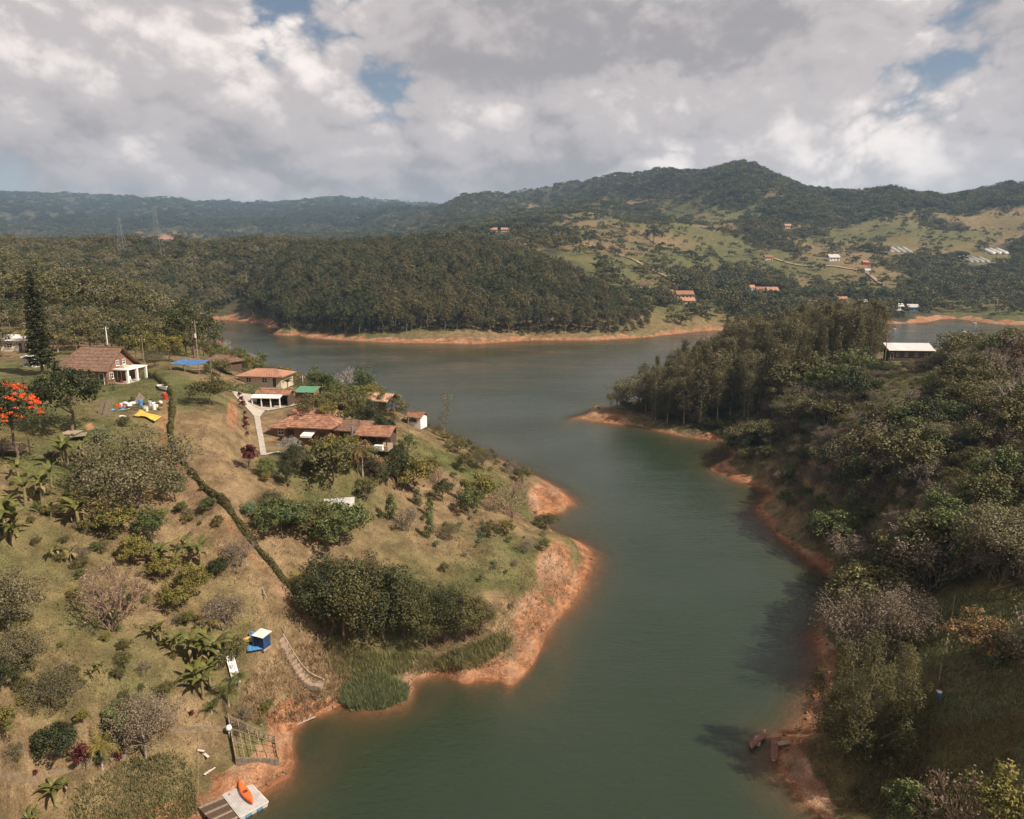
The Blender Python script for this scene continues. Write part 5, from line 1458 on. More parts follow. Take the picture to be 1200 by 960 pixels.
def pen():
    c = [at_z(269.6, 866, 2.5), at_z(277, 894, 2.0), at_z(326, 883, 1.9), at_z(322, 862, 2.2)]
    c = [Vector(p) for p in c]; z0 = min(float(ground_z(p.x, p.y)[0]) for p in c); b = c[1].copy(); b.z = z0
    o = thing('lattice_pen', 'rectangular pen of pale bamboo lattice on the bare shore', 'pen', b)
    H = 0.8
    L = [Vector((p.x - b.x, p.y - b.y, float(ground_z(p.x, p.y)[0]) - b.z)) for p in c]
    for p in L: MB().cyl((p.x, p.y, -0.4 + p.z), (p.x, p.y, p.z + H + 0.2), 0.09, 7).build('post', BAMBOO, o)
    for i, (a, d) in enumerate(zip(L, L[1:] + L[:1])):
        for q in (0.25, H): MB().bar(a + Vector((0, 0, q)), d + Vector((0, 0, q)), 0.08).build('rail', BAMBOO, o)
        n = int((d - a).length / (0.13 if i in (0, 1) else 0.5))
        m = MB()
        for k in range(n):
            p = a.lerp(d, (k + 0.5) / n); m.bar(p + Vector((0.05, -0.05, -0.1)), p + Vector((0.05, -0.05, H + rnd.uniform(-0.1, 0.06))), 0.125, 0.04)
        m.build('lattice', PENW, o)['kind'] = 'stuff'
    for k in range(1, 5):
        a = L[1].lerp(L[2], k / 5); d = L[0].lerp(L[3], k / 5); MB().bar(a + Vector((0, 0, H + 0.09)), d + Vector((0, 0, H + 0.09)), 0.05).build('joist', BAMBOO, o)
    for k in (0.33, 0.66):
        a = L[1].lerp(L[0], k); d = L[2].lerp(L[3], k); MB().bar(a + Vector((0, 0, H + 0.18)), d + Vector((0, 0, H + 0.15)), 0.05).build('joist', BAMBOO, o)
    v, f = tube(np.array([(0, 0, 0.75), (0, 0, 0.85), (0, 0, 1.05), (0, 0, 1.3), (0, 0, 1.42)]), (0.05, 0.25, 0.33, 0.24, 0.04), 9)
    t = MB().add(v, f).cyl((0, 0, -0.3), (0, 0, 0.8), 0.06, 6).build('bagged_post', WHITE, None, G(269, 864), None, True); tag(t, 'post capped with a white bag beside the lattice pen', 'post')
    for (px, py) in ((233, 880), (241, 885), (246, 905)):
        t = MB().bar((-0.6, 0, 0.08), (0.6, 0.1, 0.15), 0.25, 0.05).build('bleached_plank', WHITEDIRTY, None, G(px, py), (0, 0, rnd.random() * 3)); tag(t, 'bleached plank lying on bare ground beside the pen', 'plank', 'bleached planks on the shore')
pen()
def raft():
    zt = 0.55
    A, B, C, D = (Vector(at_z(px, py, zt)) for (px, py) in ((281, 957), (314, 939), (292, 916), (261, 931)))
    b = Vector(((A.x + C.x) / 2, (A.y + C.y) / 2, 0.0))
    o = thing('floating_raft', 'floating raft decked with pale corrugated sheet', 'raft', b)
    q = [p - b for p in (A, B, C, D)]
    m = MB(); m.add(*corrugated(q[0], q[1], q[2], q[3], 0.24, 0.03)); m.build('deck', METAL, o)
    m = MB()
    for a, d in zip(q, q[1:] + q[:1]): m.bar(a - Vector((0, 0, 0.09)), d - Vector((0, 0, 0.09)), 0.14)
    m.build('frame', WHITEDIRTY, o)
    for k in range(5):
        for t in (0.12, 0.88):
            p = q[0].lerp(q[1], (k + 0.5) / 5); r = q[3].lerp(q[2], (k + 0.5) / 5); c = p.lerp(r, t); d = (r - p).normalized() * 0.40
            MB().cyl((c.x - d.x, c.y - d.y, 0.12), (c.x + d.x, c.y + d.y, 0.12), 0.27, 12).build('barrel', BLUEL if k % 2 else METAL, o)
    # kayak on the deck
    ax = (Vector(at_z(296, 944, zt)) - Vector(at_z(280, 919, zt))); L = ax.length
    mid = (Vector(at_z(296, 944, zt)) + Vector(at_z(280, 919, zt))) / 2
    V, F = [], []; n = 13; S = 10
    for i in range(n):
        s = i / (n - 1); x = (s - 0.5) * L; w = 0.42 * math.sin(math.pi * (0.02 + 0.96 * s)) ** 0.8 + 0.01; hgt = 0.15 + 0.05 * (2 * s - 1) ** 2
        for k in range(S):
            a = k / S * 6.283; V.append((x, math.cos(a) * w, 0.17 + math.sin(a) * hgt + 0.07 * (2 * s - 1) ** 2))
    for i in range(n - 1):
        for k in range(S): F.append((i * S + k, i * S + (k + 1) % S, (i + 1) * S + (k + 1) % S, (i + 1) * S + k))
    F.append(tuple(range(S))[::-1]); F.append(tuple((n - 1) * S + k for k in range(S)))
    kay = thing('kayak', 'orange kayak lying on the pale raft deck', 'kayak', mid + Vector((0, 0, 0.06)), math.atan2(ax.y, ax.x))
    link('hull', mesh_np('hull', V, F, [ORANGE], True), kay)
    ck = MB().cyl((0, 0, 0.318), (0, 0, 0.335), 0.24, 12); ck.build('cockpit', DARKWOOD, kay)
    # plank jetty
    A, B, C, D = (Vector(at_z(px, py, 0.6)) for (px, py) in ((225, 960), (275, 968), (279, 958), (262, 935)))
    E = Vector(at_z(232, 946, 0.6))
    P0, P1, P2, P3 = E, Vector(at_z(255, 970, 0.6)), Vector(at_z(279, 958, 0.6)), Vector(at_z(261, 934, 0.6))
    o = thing('plank_jetty', 'dark weathered plank jetty joining shore and raft', 'jetty', (P0 + P2) / 2 * 1.0)
    b = (P0 + P2) / 2
    n = 13
    for k in range(n):
        a0 = P0.lerp(P1, (k + 0.06) / n) - b; a1 = P0.lerp(P1, (k + 0.92) / n) - b; d0 = P3.lerp(P2, (k + 0.06) / n) - b; d1 = P3.lerp(P2, (k + 0.92) / n) - b
        m = MB(); j = Vector((0, 0, rnd.uniform(-0.02, 0.02)))
        m.poly([a0 + j, a1 + j, d1 + j, d0 + j]); dn = Vector((0, 0, -0.07)) + j; m.poly([d0 + dn, d1 + dn, a1 + dn, a0 + dn])
        for u, w in ((a0, a1), (a1, d1), (d1, d0), (d0, a0)): m.poly([u + dn, w + dn, w + j, u + j])
        m.build('plank', DARKWOOD if k % 4 else WOOD, o)
    for t in (0.15, 0.85):
        m = MB(); m.bar(P0.lerp(P3, t) - b - Vector((0, 0, 0.15)), P1.lerp(P2, t) - b - Vector((0, 0, 0.15)), 0.14); m.build('beam', DARKWOOD, o)
    # mooring line up the bank
    a = G(234, 858); d = P0
    t = MB().bar(a + Vector((0, 0, 0.5)), d + Vector((0, 0, 0.2)), 0.022).build('mooring_line', BAMBOO); tag(t, 'thin pale line stretched from the raft up the bank', 'rope')
raft()
def far_bank_things():
    # landing stages
    for i, (cor, lab) in enumerate(((((878, 870), (880, 878), (898, 862), (897, 854)), 'reddish plank landing stage floating off the shaded bank'), (((904, 866), (903, 888), (911, 890), (912, 863)), 'reddish plank stage touching the shaded bank'))):
        q = [Vector(at_z(x, y, 0.4)) for (x, y) in cor]; b = sum(q, Vector()) / 4
        o = thing('landing_stage', lab, 'landing stage', b)
        n = 5
        for k in range(n):
            a0, a1 = q[0].lerp(q[3], (k + 0.05) / n) - b, q[0].lerp(q[3], (k + 0.95) / n) - b; d0, d1 = q[1].lerp(q[2], (k + 0.05) / n) - b, q[1].lerp(q[2], (k + 0.95) / n) - b
            m = MB(); dn = Vector((0, 0, -0.08)); m.poly([a0, d0, d1, a1]); m.poly([a1 + dn, d1 + dn, d0 + dn, a0 + dn])
            for u, w in ((a0, d0), (d0, d1), (d1, a1), (a1, a0)): m.poly([u, u + dn, w + dn, w])
            m.build('plank', WOODRED, o)
        for p in (q[0].lerp(q[3], 0.5) - b, q[1].lerp(q[2], 0.5) - b):
            MB().cyl((p.x * 0.8, p.y * 0.8, -0.55), (p.x * 0.8, p.y * 0.8, -0.1), 0.22, 8).build('float', WHITEDIRTY, o)
    a = Vector(at_z(911, 872, 0.5)); d = G(925, 872) + Vector((0, 0, 0.3))
    t = MB().bar(a, d, 0.6, 0.07).build('gangplank', WOOD); tag(t, 'grey gangplank from the landing stage to the shaded bank', 'gangplank')
    # pale post and rail fence along the clearing
    def fence(pts, lab):
        P = [G(*p) for p in pts]; b = P[0]
        o = thing('rail_fence', lab, 'fence', b)
        for u, w in zip(P[:-1], P[1:]):
            MB().bar(u - b + Vector((0, 0, 0.95)), w - b + Vector((0, 0, 0.95)), 0.07).build('rail', BAMBOO, o)
            MB().bar(u - b + Vector((0, 0, 0.5)), w - b + Vector((0, 0, 0.5)), 0.06).build('rail', BAMBOO, o)
        for u in P: MB().cyl(tuple(u - b + Vector((0, 0, -0.2))), tuple(u - b + Vector((0, 0, 1.05))), 0.06, 6).build('post', BAMBOO, o)
    fence([(1118, 706), (1116, 722), (1113, 738), (1110, 754), (1108, 764)], 'pale rail fence climbing the green clearing')
    fence([(1102, 786), (1101, 797), (1099, 808)], 'short pale rail above the blue barrel')
    fence([(1093, 822), (1086, 832), (1077, 842)], 'short pale rail below the blue barrel')
    b = G(1099, 820); o = thing('water_barrel', 'light blue water barrel with pale lid beside the pale rail', 'barrel', b)
    MB().cyl((0, 0, 0), (0, 0, 0.85), 0.30, 14).cyl((0, 0, 0.3), (0, 0, 0.34), 0.32, 14).cyl((0, 0, 0.62), (0, 0, 0.66), 0.32, 14).build('body', BLUEL, o); MB().cyl((0, 0, 0.86), (0, 0, 0.92), 0.29, 14).build('lid', WHITE, o)
    # long shed in the grove
    q = at_d(1064, 222, 19.0); b = gv(q[0], q[1], 0.6); d = px_m(b); L = 50 / d
    o = thing('long_shed', 'long dark shed with pale sloping sheet roof in the grove', 'shed', b, R(-5))
    MB().box(-L / 2, L / 2, -1.6, 2.2, -1.2, 2.6).build('wall', DARKWOOD, o)
    k = 5
    for i in range(k):
        x0 = -L / 2 - 0.3 + i * (L + 0.6) / k
        m = MB(); m.add(*corrugated((x0, -2.4, 2.62 + 0.004 * i), (x0 + (L + 0.6) / k, -2.4, 2.62 + 0.004 * i), (x0 + (L + 0.6) / k, 2.8, 4.3 + 0.004 * i), (x0, 2.8, 4.3 + 0.004 * i), 0.3)); m.build('roof_sheet', METALW, o)
    for x in (-0.3, -0.1, 0.12, 0.34): window(o, x * L, -1.6, 0.9, 0.9, 1.0, 'x', -1, WHITEDIRTY, 1)
    door(o, -0.42 * L, -1.6, 0.9, 2.0)
far_bank_things()

# ---- far farms
FAR_KEEP = []
def farmhouse(px, py, wpx, hw, roof, wall, label, rz=0.0, depth=0.7, rise=0.28, win=2):
    b = G(px, py); w = wpx / px_m(b); h = w * hw
    FAR_KEEP.append((px, py, wpx * 0.75))
    o = thing('farmhouse', label, 'house', b, rz)
    d = w * depth
    walls(o, -w / 2, w / 2, 0, d, h, wall, base=-2.5)
    roof_part(o, -w / 2, w / 2, 0, d, h, w * rise, roof, 0, 0, w * 0.07, flatpitch=w / 8)
    for i in range(win): window(o, -w / 2 + w * (i + 0.5) / (win + 1), 0, h * 0.3, w * 0.12, h * 0.42, 'x', -1, wall, 0)
    door(o, w * 0.33, 0, w * 0.13, h * 0.75, 'x', -1, DARKWOOD, wall)
farmhouse(803, 351, 19, 0.32, TILE_RED, CREAM, 'two storey farmhouse with brown red roof on the far shore slope', 0.1, 0.5, 0.2, 3)
farmhouse(807, 356, 14, 0.25, TILE_FLAT, CREAM, 'low terracotta roofed farm building below the two storey farmhouse', 0.1, 0.4, 0.25)
farmhouse(756, 338, 11, 0.4, TILE, WHITEDIRTY, 'grey farmhouse among trees on the far pasture', -0.1)
farmhouse(786, 344, 8, 0.3, TILE_FLAT, WHITE, 'white hut by the hedge of the far pasture', 0.3)
farmhouse(880, 341, 10, 0.4, TILE_FLAT, WHITE, 'white cottage in the far hamlet', 0.2)
farmhouse(893, 344, 12, 0.35, TILE_RED, CREAM, 'cream cottage with red roof in the far hamlet', -0.1)
farmhouse(906, 345, 13, 0.35, TILE_FLAT, WHITEDIRTY, 'terracotta roofed cottage at the end of the far hamlet', 0.15)
farmhouse(901, 305, 9, 0.4, TILE_RED, CREAM, 'red roofed cottage on the brown far slope', 0.0)
farmhouse(978, 306, 12, 0.35, METAL, WHITE, 'white cottage with grey roof on the far slope', 0.1)
farmhouse(1015, 311, 7, 0.5, TILE_FLAT, REDP, 'small red cottage on the far slope', 0.0)
farmhouse(1017, 320, 6, 0.5, METAL, WHITE, 'tiny white hut below the small red cottage', 0.0)
farmhouse(1012, 358, 9, 0.45, METAL, WHITE, 'white cottage near the far water', 0.1)
farmhouse(987, 354, 10, 0.35, TILE_FLAT, CREAM, 'cream cottage with terracotta roof near the far water', -0.2)
farmhouse(1054, 364, 10, 0.5, METAL, WHITE, 'white house with grey roof at the far shore', 0.1)
farmhouse(1070, 365, 11, 0.45, METAL, BLUEL, 'bluish house with grey roof at the far shore', -0.1)
farmhouse(924, 268, 8, 0.4, TILE_FLAT, CREAM, 'pale house below the wooded peak', 0.1)
farmhouse(164, 276, 6, 0.45, TILE, CREAM, 'pale house beside the bare patch on the wooded rise', 0.2)
farmhouse(578, 272, 9, 0.3, TILE_FLAT, CREAM, 'pale farmhouse on the far left pasture', 0.1)
farmhouse(592, 272, 9, 0.3, TILE_FLAT, CREAM, 'second pale farmhouse on the far pasture', 0.0)
def greenhouses():
    def sheet(cx, cy, wpx, dpx, n, mat, lab, grp, hh=2.6):
        FAR_KEEP.append((cx, cy, wpx * 0.62)); FAR_KEEP.append((cx, cy - dpx, wpx * 0.62))
        for k in range(n):
            px = cx + (k - (n - 1) / 2) * wpx / n
            b = G(px, cy); w = wpx / n / px_m(b) * 0.94
            o = thing('greenhouse', lab, 'greenhouse', b, R(3), grp)
            L = (G(px, cy - dpx) - b).length * 0.9
            L = min(L, 60)
            V, F = [], []
            z1 = float(ground_z(b.x, b.y + L)[0]) - b.z
            for j in range(2):
                for i in range(9):
                    a = math.pi * i / 8; V.append((-math.cos(a) * w / 2, j * L, j * z1 + math.sin(a) * hh + 0.3))
            for i in range(8): F.append((i, i + 1, i + 10, i + 9))
            F.append(tuple(range(9))[::-1]); F.append(tuple(9 + i for i in range(9)))
            link('cover', mesh_np('cover', V, F, [mat], True), o)
            m = MB()
            for xx in (-w / 2, w / 2): m.bar((xx, 0, -1.5), (xx, 0, 0.32), 0.2); m.bar((xx, L, z1 - 1.5), (xx, L, z1 + 0.32), 0.2)
            m.build('frame', STEEL, o)
    sheet(1148, 308, 26, 5, 4, FILMG, 'grey film tunnel on the far farm terrace', 'grey film tunnels')
    sheet(1172, 298, 22, 6, 3, PLASTIC, 'pale film greenhouse on the far farm terrace', 'pale greenhouses')
    sheet(1056, 296, 28, 5, 4, FILMG, 'grey film tunnel on the brown far slope', 'grey tunnels on the brown slope', 1.8)
greenhouses()
def boats():
    for (px, py, lab) in ((1048, 386, 'white launch out on the far water'), (1130, 389, 'second white launch on the far water'), (1142, 379, 'small white boat near the far shore')):
        b = Vector(at_z(px, py, 0.0)); s = 4.5 / px_m(b) / 4.0
        o = thing('launch', lab, 'boat', b, rnd.uniform(-0.3, 0.3), None, s)
        V, F = [], []; n = 7
        for i in range(n):
            q = i / (n - 1); x = -2 + 4 * q; w = 0.75 * (1 - q ** 3) + 0.02
            V += [(x, -w, 0.45 + 0.15 * q), (x, -w * 0.7, -0.1), (x, w * 0.7, -0.1), (x, w, 0.45 + 0.15 * q)]
        for i in range(n - 1):
            for j in range(4): F.append((i * 4 + j, i * 4 + (j + 1) % 4, (i + 1) * 4 + (j + 1) % 4, (i + 1) * 4 + j))
        F.append((0, 3, 2, 1))
        link('hull', mesh_np('hull', V, F, [WHITE]), o); MB().box(-0.7, 0.5, -0.45, 0.45, 0.66, 0.95).build('cabin', WHITE, o)
boats()

# ================================================================== planting
def in_poly(px, py, poly):
    px = np.asarray(px); py = np.asarray(py)
    c = np.zeros(px.shape, bool); n = len(poly)
    for i in range(n):
        x1, y1 = poly[i]; x2, y2 = poly[(i + 1) % n]
        cond = ((y1 > py) != (y2 > py)) & (px < (x2 - x1) * (py - y1) / (y2 - y1 + 1e-12) + x1)
        c ^= cond
    return c
def scatter(poly, spacing, seed, jitter=0.42):
    """jittered grid of points inside a plan polygon (metres)"""
    g = np.random.default_rng(seed)
    P = np.array(poly)
    xs = np.arange(P[:, 0].min(), P[:, 0].max(), spacing); ys = np.arange(P[:, 1].min(), P[:, 1].max(), spacing)
    X, Y = np.meshgrid(xs, ys); X = X.ravel() + 0.0; Y = Y.ravel() + 0.0
    X = X + g.uniform(-jitter, jitter, X.shape) * spacing; Y = Y + g.uniform(-jitter, jitter, Y.shape) * spacing
    k = in_poly(X, Y, poly)
    X, Y = X[k], Y[k]
    return X, Y, ground_z(X, Y)
def plan(*pts):
    return [tuple(at_d(px, d, z)[:2]) for (px, d, z) in pts]
def visible(x, y, z, margin=12, rise=3.0):
    """does the top of something on this spot show in the photograph?"""
    x = np.asarray(x); y = np.asarray(y); z = np.asarray(z)
    px, py = project(x, y, z + rise * 0.6)
    ok = (px > -margin) & (px < 1200 + margin) & (py < 960 + margin * 2)
    s = np.linspace(0.25, 0.97, 40)
    gx = x[:, None] * s; gy = y[:, None] * s
    gz = ground_z(gx.ravel(), gy.ravel()).reshape(gx.shape)
    rz = CAM_H + (z + rise - CAM_H)[:, None] * s
    return ok & ~((gz > rz + 0.5).any(1))

# ---- single plants of the left hill: (kind, px, py of the foot, height in px, label ...)
def put(name, protos, px, py, hpx, label, cat, k=0, group=None, rz=None):
    loc = G(px, py); p = protos[k % len(protos)]
    s = hpx / px_m(loc) / p.h / 0.93
    return plant(name, p, loc, label, cat, s, rz, group)
def norfolk_pine():
    loc = G(50, 438); h = 122 / px_m(loc)
    plant('norfolk_pine', norfolk('norfolk_pine', 300, h, h * 0.27), loc, 'tall dark conifer with level tiers of branches beside the brick house', 'conifer')
norfolk_pine()
def flame_tree():
    loc = G(18, 545); s = px_m(loc); h = 98 / s
    p = broad('flame_tree', 301, h, 76 / s, h * 0.25, 60, 70, 0.34, F_DARK, BARK, 0.8)
    g = np.random.default_rng(5)
    cl = []
    for i in range(120):
        d = unit(np.array((g.normal(), g.normal(), abs(g.normal()) * 0.9)))
        c = np.array((d[0] * 33 / s, d[1] * 33 / s, h * 0.60 + d[2] * h * 0.40))
        cl.append((c, np.array((0.36, 0.36, 0.17))))
    fl = clump_leaves(cl, 24, 0.22, g, face=0.6)
    o = plant('flame_tree', p, loc, 'dark leafy tree covered in bright orange red blossom', 'tree', 1.0, 0.0)
    link('blossoms', mesh_np('flame_blossoms', fl[0], fl[1], [F_FLOWER], tone=fl[2]), o)
flame_tree()
SINGLES = [
    ('olive_tree', P_OLIVE, 165, 606, 108, 'large grey olive tree spreading below the tarpaulin and scrap heap', 'tree', 0),
    ('leafy_tree', P_DARK, 86, 508, 84, 'dark leafy tree between the flame tree and the brick house', 'tree', 1),
    ('shrub', P_YEL, 138, 632, 44, 'yellow green shrub at the foot of the large grey olive tree', 'shrub', 0),
    ('leafy_tree', P_GREEN, 205, 585, 36, 'small green tree leaning on the large grey olive tree', 'tree', 1),
    ('bare_shrub', P_BARE, 131, 738, 78, 'leafless reddish brown shrub alone on the grass slope', 'shrub', 0),
    ('grey_tree', P_OLIVE, 12, 745, 84, 'grey leaved tree cut by the picture edge above two others', 'tree', 1),
    ('grey_tree', P_OLIVE, 26, 788, 56, 'grey leaved tree in the middle of a row of three', 'tree', 2),
    ('grey_tree', P_OLIVE, 64, 832, 52, 'low grey leaved tree above the round citrus tree', 'tree', 0),
    ('citrus_tree', P_ROUND, 67, 889, 44, 'round dense dark green citrus tree on open grass', 'tree', 1),
    ('grey_tree', P_DRYT, 172, 888, 80, 'sparse grey brown tree beside the dark red cordyline', 'tree', 1),
    ('leafy_tree', P_GREEN, 140, 868, 44, 'green tree squeezed between yellow palm and grey brown tree', 'tree', 0),
    ('shrub', P_YEL, 158, 662, 36, 'yellow green shrub above the leafless reddish shrub', 'shrub', 1),
    ('shrub', P_GREEN, 180, 636, 44, 'green shrub below the large grey olive tree near bananas', 'shrub', 2),
    ('shrub', P_YEL, 195, 682, 34, 'upper of three yellow green shrubs in a loose line down the slope', 'shrub', 0),
    ('shrub', P_YEL, 226, 698, 38, 'middle of three yellow green shrubs in a loose line down the slope', 'shrub', 1),
    ('shrub', P_YEL, 210, 718, 36, 'lowest of three yellow green shrubs in a loose line down the slope', 'shrub', 0),
    ('round_shrub', P_ROUND, 256, 674, 21, 'small round dark green shrub on grass near the hedge', 'shrub', 1),
    ('dry_shrub', P_DRY, 280, 664, 36, 'dry grey shrub beside the earth track along the hedge', 'shrub', 0),
    ('shrub', P_DRY, 262, 738, 46, 'dry shrub standing above the blue kiosk', 'shrub', 1),
    ('shrub', P_SCRUB, 272, 778, 34, 'olive shrub just below the blue kiosk', 'shrub', 0),
    ('shrub', P_DARK, 2, 812, 40, 'dark shrub at the edge of the grass beside grey trees', 'shrub', 2),
    ('shrub', P_YEL, 2, 862, 36, 'yellow green shrub on the grass near the citrus tree', 'shrub', 1),
    ('agave_bush', P_SPIKY, 246, 474, 34, 'dark spiky bush on the mown ridge above the earth cutting', 'bush', 0),
    ('round_shrub', P_ROUND, 245, 599, 17, 'small round shrub beside the earth track', 'shrub', 0),
    ('round_shrub', P_ROUND, 312, 558, 21, 'round clipped bush on the lawn of the long tiled house', 'bush', 0),
    ('round_shrub', P_BUSHB, 292, 604, 16, 'blue green bush at the lower end of the mown ridge', 'bush', 0),
    ('garden_tree', P_SCRUB, 390, 568, 56, 'broad garden tree in front of the long tiled house', 'tree', 1),
    ('garden_tree', P_YEL, 385, 552, 44, 'yellow green tree crown against the tiled house wall', 'tree', 0),
    ('garden_tree', P_ORNG, 420, 556, 40, 'rust tinged tree below the low tiled wing', 'tree', 0),
    ('silver_bush', P_SILV, 341, 534, 24, 'silver bush before the dark house wall', 'bush', 0),
    ('garden_bush', P_DARK, 338, 570, 30, 'dark bush beside the garden steps', 'bush', 0),
    ('garden_bush', P_OLIVE, 352, 552, 26, 'grey olive bush below the silver bush', 'bush', 0),
    ('spiky_bush', P_SPIKY, 330, 628, 44, 'spiky dark green bush beside the lower end of the hedge', 'bush', 1),
    ('spiky_bush', P_SPIKY, 352, 618, 34, 'spiky bush between hedge and metal roofed shelter', 'bush', 0),
    ('spiky_bush', P_SPIKY, 398, 640, 52, 'large spiky bush below the metal roofed shelter', 'bush', 1),
    ('spiky_bush', P_SPIKY, 372, 628, 40, 'spiky bush beside the metal roofed shelter', 'bush', 0),
    ('garden_bush', P_OLIVE, 320, 598, 26, 'grey bush at the head of the spiky bushes', 'bush', 1),
    ('cone_shrub', P_CONE, 457, 609, 31, 'tall dense egg shaped shrub alone on the brown slope', 'shrub', 0),
    ('cone_shrub', P_CONE, 490, 592, 20, 'small egg shaped shrub higher up the brown slope', 'shrub', 1),
    ('cone_shrub', P_CONE, 502, 630, 26, 'lower of two narrow shrubs standing close together', 'shrub', 0),
    ('cone_shrub', P_CONE, 502, 606, 24, 'upper of two narrow shrubs standing close together', 'shrub', 1),
    ('dry_shrub', P_DRY, 477, 622, 30, 'dry thin shrub beside the egg shaped shrub', 'shrub', 2),
    ('leafy_tree', P_YEL, 484, 576, 42, 'bright green tree on the slope below the ridge path', 'tree', 1),
    ('leafy_tree', P_DARK, 466, 572, 46, 'dark green tree touching the bright green tree', 'tree', 0),
    ('leafy_tree', P_DARK, 519, 588, 28, 'dark tree on the middle of the brown slope', 'tree', 1),
    ('shrub', P_BARE, 512, 568, 20, 'reddish brown shrub above the dark slope tree', 'shrub', 1),
    ('leafy_tree', P_YEL, 560, 594, 40, 'yellow green tree on the slope towards the point', 'tree', 0),
    ('shrub', P_GREEN, 549, 604, 34, 'green shrub touching the yellow green slope tree', 'shrub', 1),
    ('bare_tree', P_BARE, 600, 606, 46, 'bare brown spreading tree near the earth point', 'tree', 1),
    ('shrub', P_OLIVE, 526, 632, 22, 'grey green shrub in the middle of the brown slope', 'shrub', 0),
    ('shrub', P_SCRUB, 575, 628, 18, 'olive shrub lower on the slope near the point', 'shrub', 0),
    ('shrub', P_YEL, 594, 628, 20, 'yellow shrub between bare tree and lower point', 'shrub', 1),
    ('agave', P_SPIKY, 640, 620, 20, 'spiky agave on the notch between the two earth points', 'agave', 0),
    ('shrub', P_DRY, 616, 648, 18, 'dry tuft shrub above the lower earth point', 'shrub', 0),
    ('shrub', P_GREEN, 638, 646, 16, 'small green shrub at the brink of the lower point', 'shrub', 2),
    ('shrub', P_SCRUB, 521, 670, 12, 'tiny shrub alone on the bare brown slope', 'shrub', 2),
    ('wispy_tree', P_WISP, 520, 508, 48, 'slender tall tree standing against the water on the ridge', 'tree', 0),
    ('silver_tree', P_SILV, 263, 426, 26, 'silver blossomed tree behind the blue tarpaulin roof', 'tree', 0),
    ('silver_tree', P_SILV, 408, 464, 32, 'silver blossomed tree beside the bamboo by the water', 'tree', 0),
    ('silver_tree', P_SILV, 292, 434, 22, 'dull silver tree behind the flat red roof', 'tree', 0),
    ('bamboo_clump', P_BAMB, 426, 470, 40, 'bright bamboo clump arching over the water', 'bamboo', 0),
    ('bamboo_clump', P_BAMB, 440, 476, 30, 'lower bamboo clump leaning towards the water', 'bamboo', 1),
    ('leafy_tree', P_GREEN, 377, 470, 38, 'bright green tree behind the green metal roof', 'tree', 0),
    ('grey_tree', P_OLIVE, 358, 462, 24, 'grey tree behind the pale pole and green roof', 'tree', 1),
    ('leafy_tree', P_SCRUB, 366, 492, 32, 'olive tree between the green roof and the long tiled house', 'tree', 0),
    ('leafy_tree', P_YEL, 386, 500, 28, 'yellowish tree behind the long tiled house', 'tree', 1),
    ('leafy_tree', P_SCRUB, 404, 494, 38, 'broad olive tree behind the low tiled wing', 'tree', 1),
    ('leafy_tree', P_DARK, 434, 512, 40, 'dark tree beside the end of the low tiled wing', 'tree', 2),
    ('leafy_tree', P_DARK, 452, 516, 32, 'dark tree between tiled wing and small white house', 'tree', 0),
    ('leafy_tree', P_SCRUB, 418, 500, 30, 'olive tree below the house by the water', 'tree', 2),
    ('leafy_tree', P_SCRUB, 258, 442, 22, 'olive tree before the low brown roofed house', 'tree', 1),
    ('leafy_tree', P_GREEN, 244, 440, 14, 'small green tree beside the blue tarpaulin shelter', 'tree', 2),
    ('leafy_tree', P_GREEN, 282, 432, 24, 'green tree between the silver tree and the water', 'tree', 1),
    ('leafy_tree', P_GREEN, 306, 434, 22, 'green tree at the water behind the flat red roof', 'tree', 2),
    ('shrub', P_SCRUB, 545, 552, 22, 'olive shrub on the ridge line', 'shrub', 3),
    ('shrub', P_OLIVE, 566, 552, 26, 'grey shrub on the ridge line above the slope', 'shrub', 2),
    ('shrub', P_SCRUB, 612, 566, 20, 'brownish shrub on the brink above the upper point', 'shrub', 1),
    ('shrub', P_DRY, 598, 556, 18, 'dry shrub behind the bare spreading tree', 'shrub', 1),
    ('shrub', P_SCRUB, 536, 532, 20, 'shrub on the ridge near the slender tall tree', 'shrub', 0),
    ('shrub', P_YEL, 505, 556, 22, 'yellow shrub on the ridge below the small white house', 'shrub', 1),
    ('shrub', P_GREEN, 478, 532, 24, 'green shrub below the small white house', 'shrub', 0),
    ('shrub', P_DARK, 462, 545, 26, 'dark shrub below the dark garden trees', 'shrub', 1),
    ('shrub', P_OLIVE, 440, 562, 26, 'grey shrub under the garden palms', 'shrub', 2),
    ('shrub', P_SCRUB, 430, 585, 26, 'olive shrub behind the metal roofed shelter', 'shrub', 1),
    ('shrub', P_GREEN, 446, 568, 22, 'green shrub below the garden palms', 'shrub', 1),
    ('yellow_tree', P_YEL, 160, 424, 34, 'yellowish tree behind the porch of the brick house', 'tree', 0),
    ('yellow_tree', P_YEL, 200, 424, 32, 'yellowish tree beside the pole with the transformer', 'tree', 1),
    ('dark_tree', P_DARK, 228, 420, 66, 'large dark tree behind the pole with the transformer', 'tree', 0),
    ('dark_tree', P_DARK, 212, 402, 50, 'dark tree behind the yellowish trees', 'tree', 1),
    ('shrub', P_OLIVE, 182, 430, 22, 'grey shrub between the yellowish trees and the mown ridge', 'shrub', 0),
    ('shrub', P_BUSHB, 118, 520, 18, 'low bush beside the leaning pallets', 'shrub', 1),
    ('shrub', P_SCRUB, 146, 500, 14, 'low shrub under the yellow tarpaulin', 'shrub', 2),
    ('rust_tree', P_ORNG, 1142, 776, 62, 'rust brown tree on the green clearing across the water', 'tree', 0),
    ('drooping_conifer', P_CYPR, 1012, 872, 140, 'big drooping olive conifer leaning over the far bank landing', 'conifer', 0),
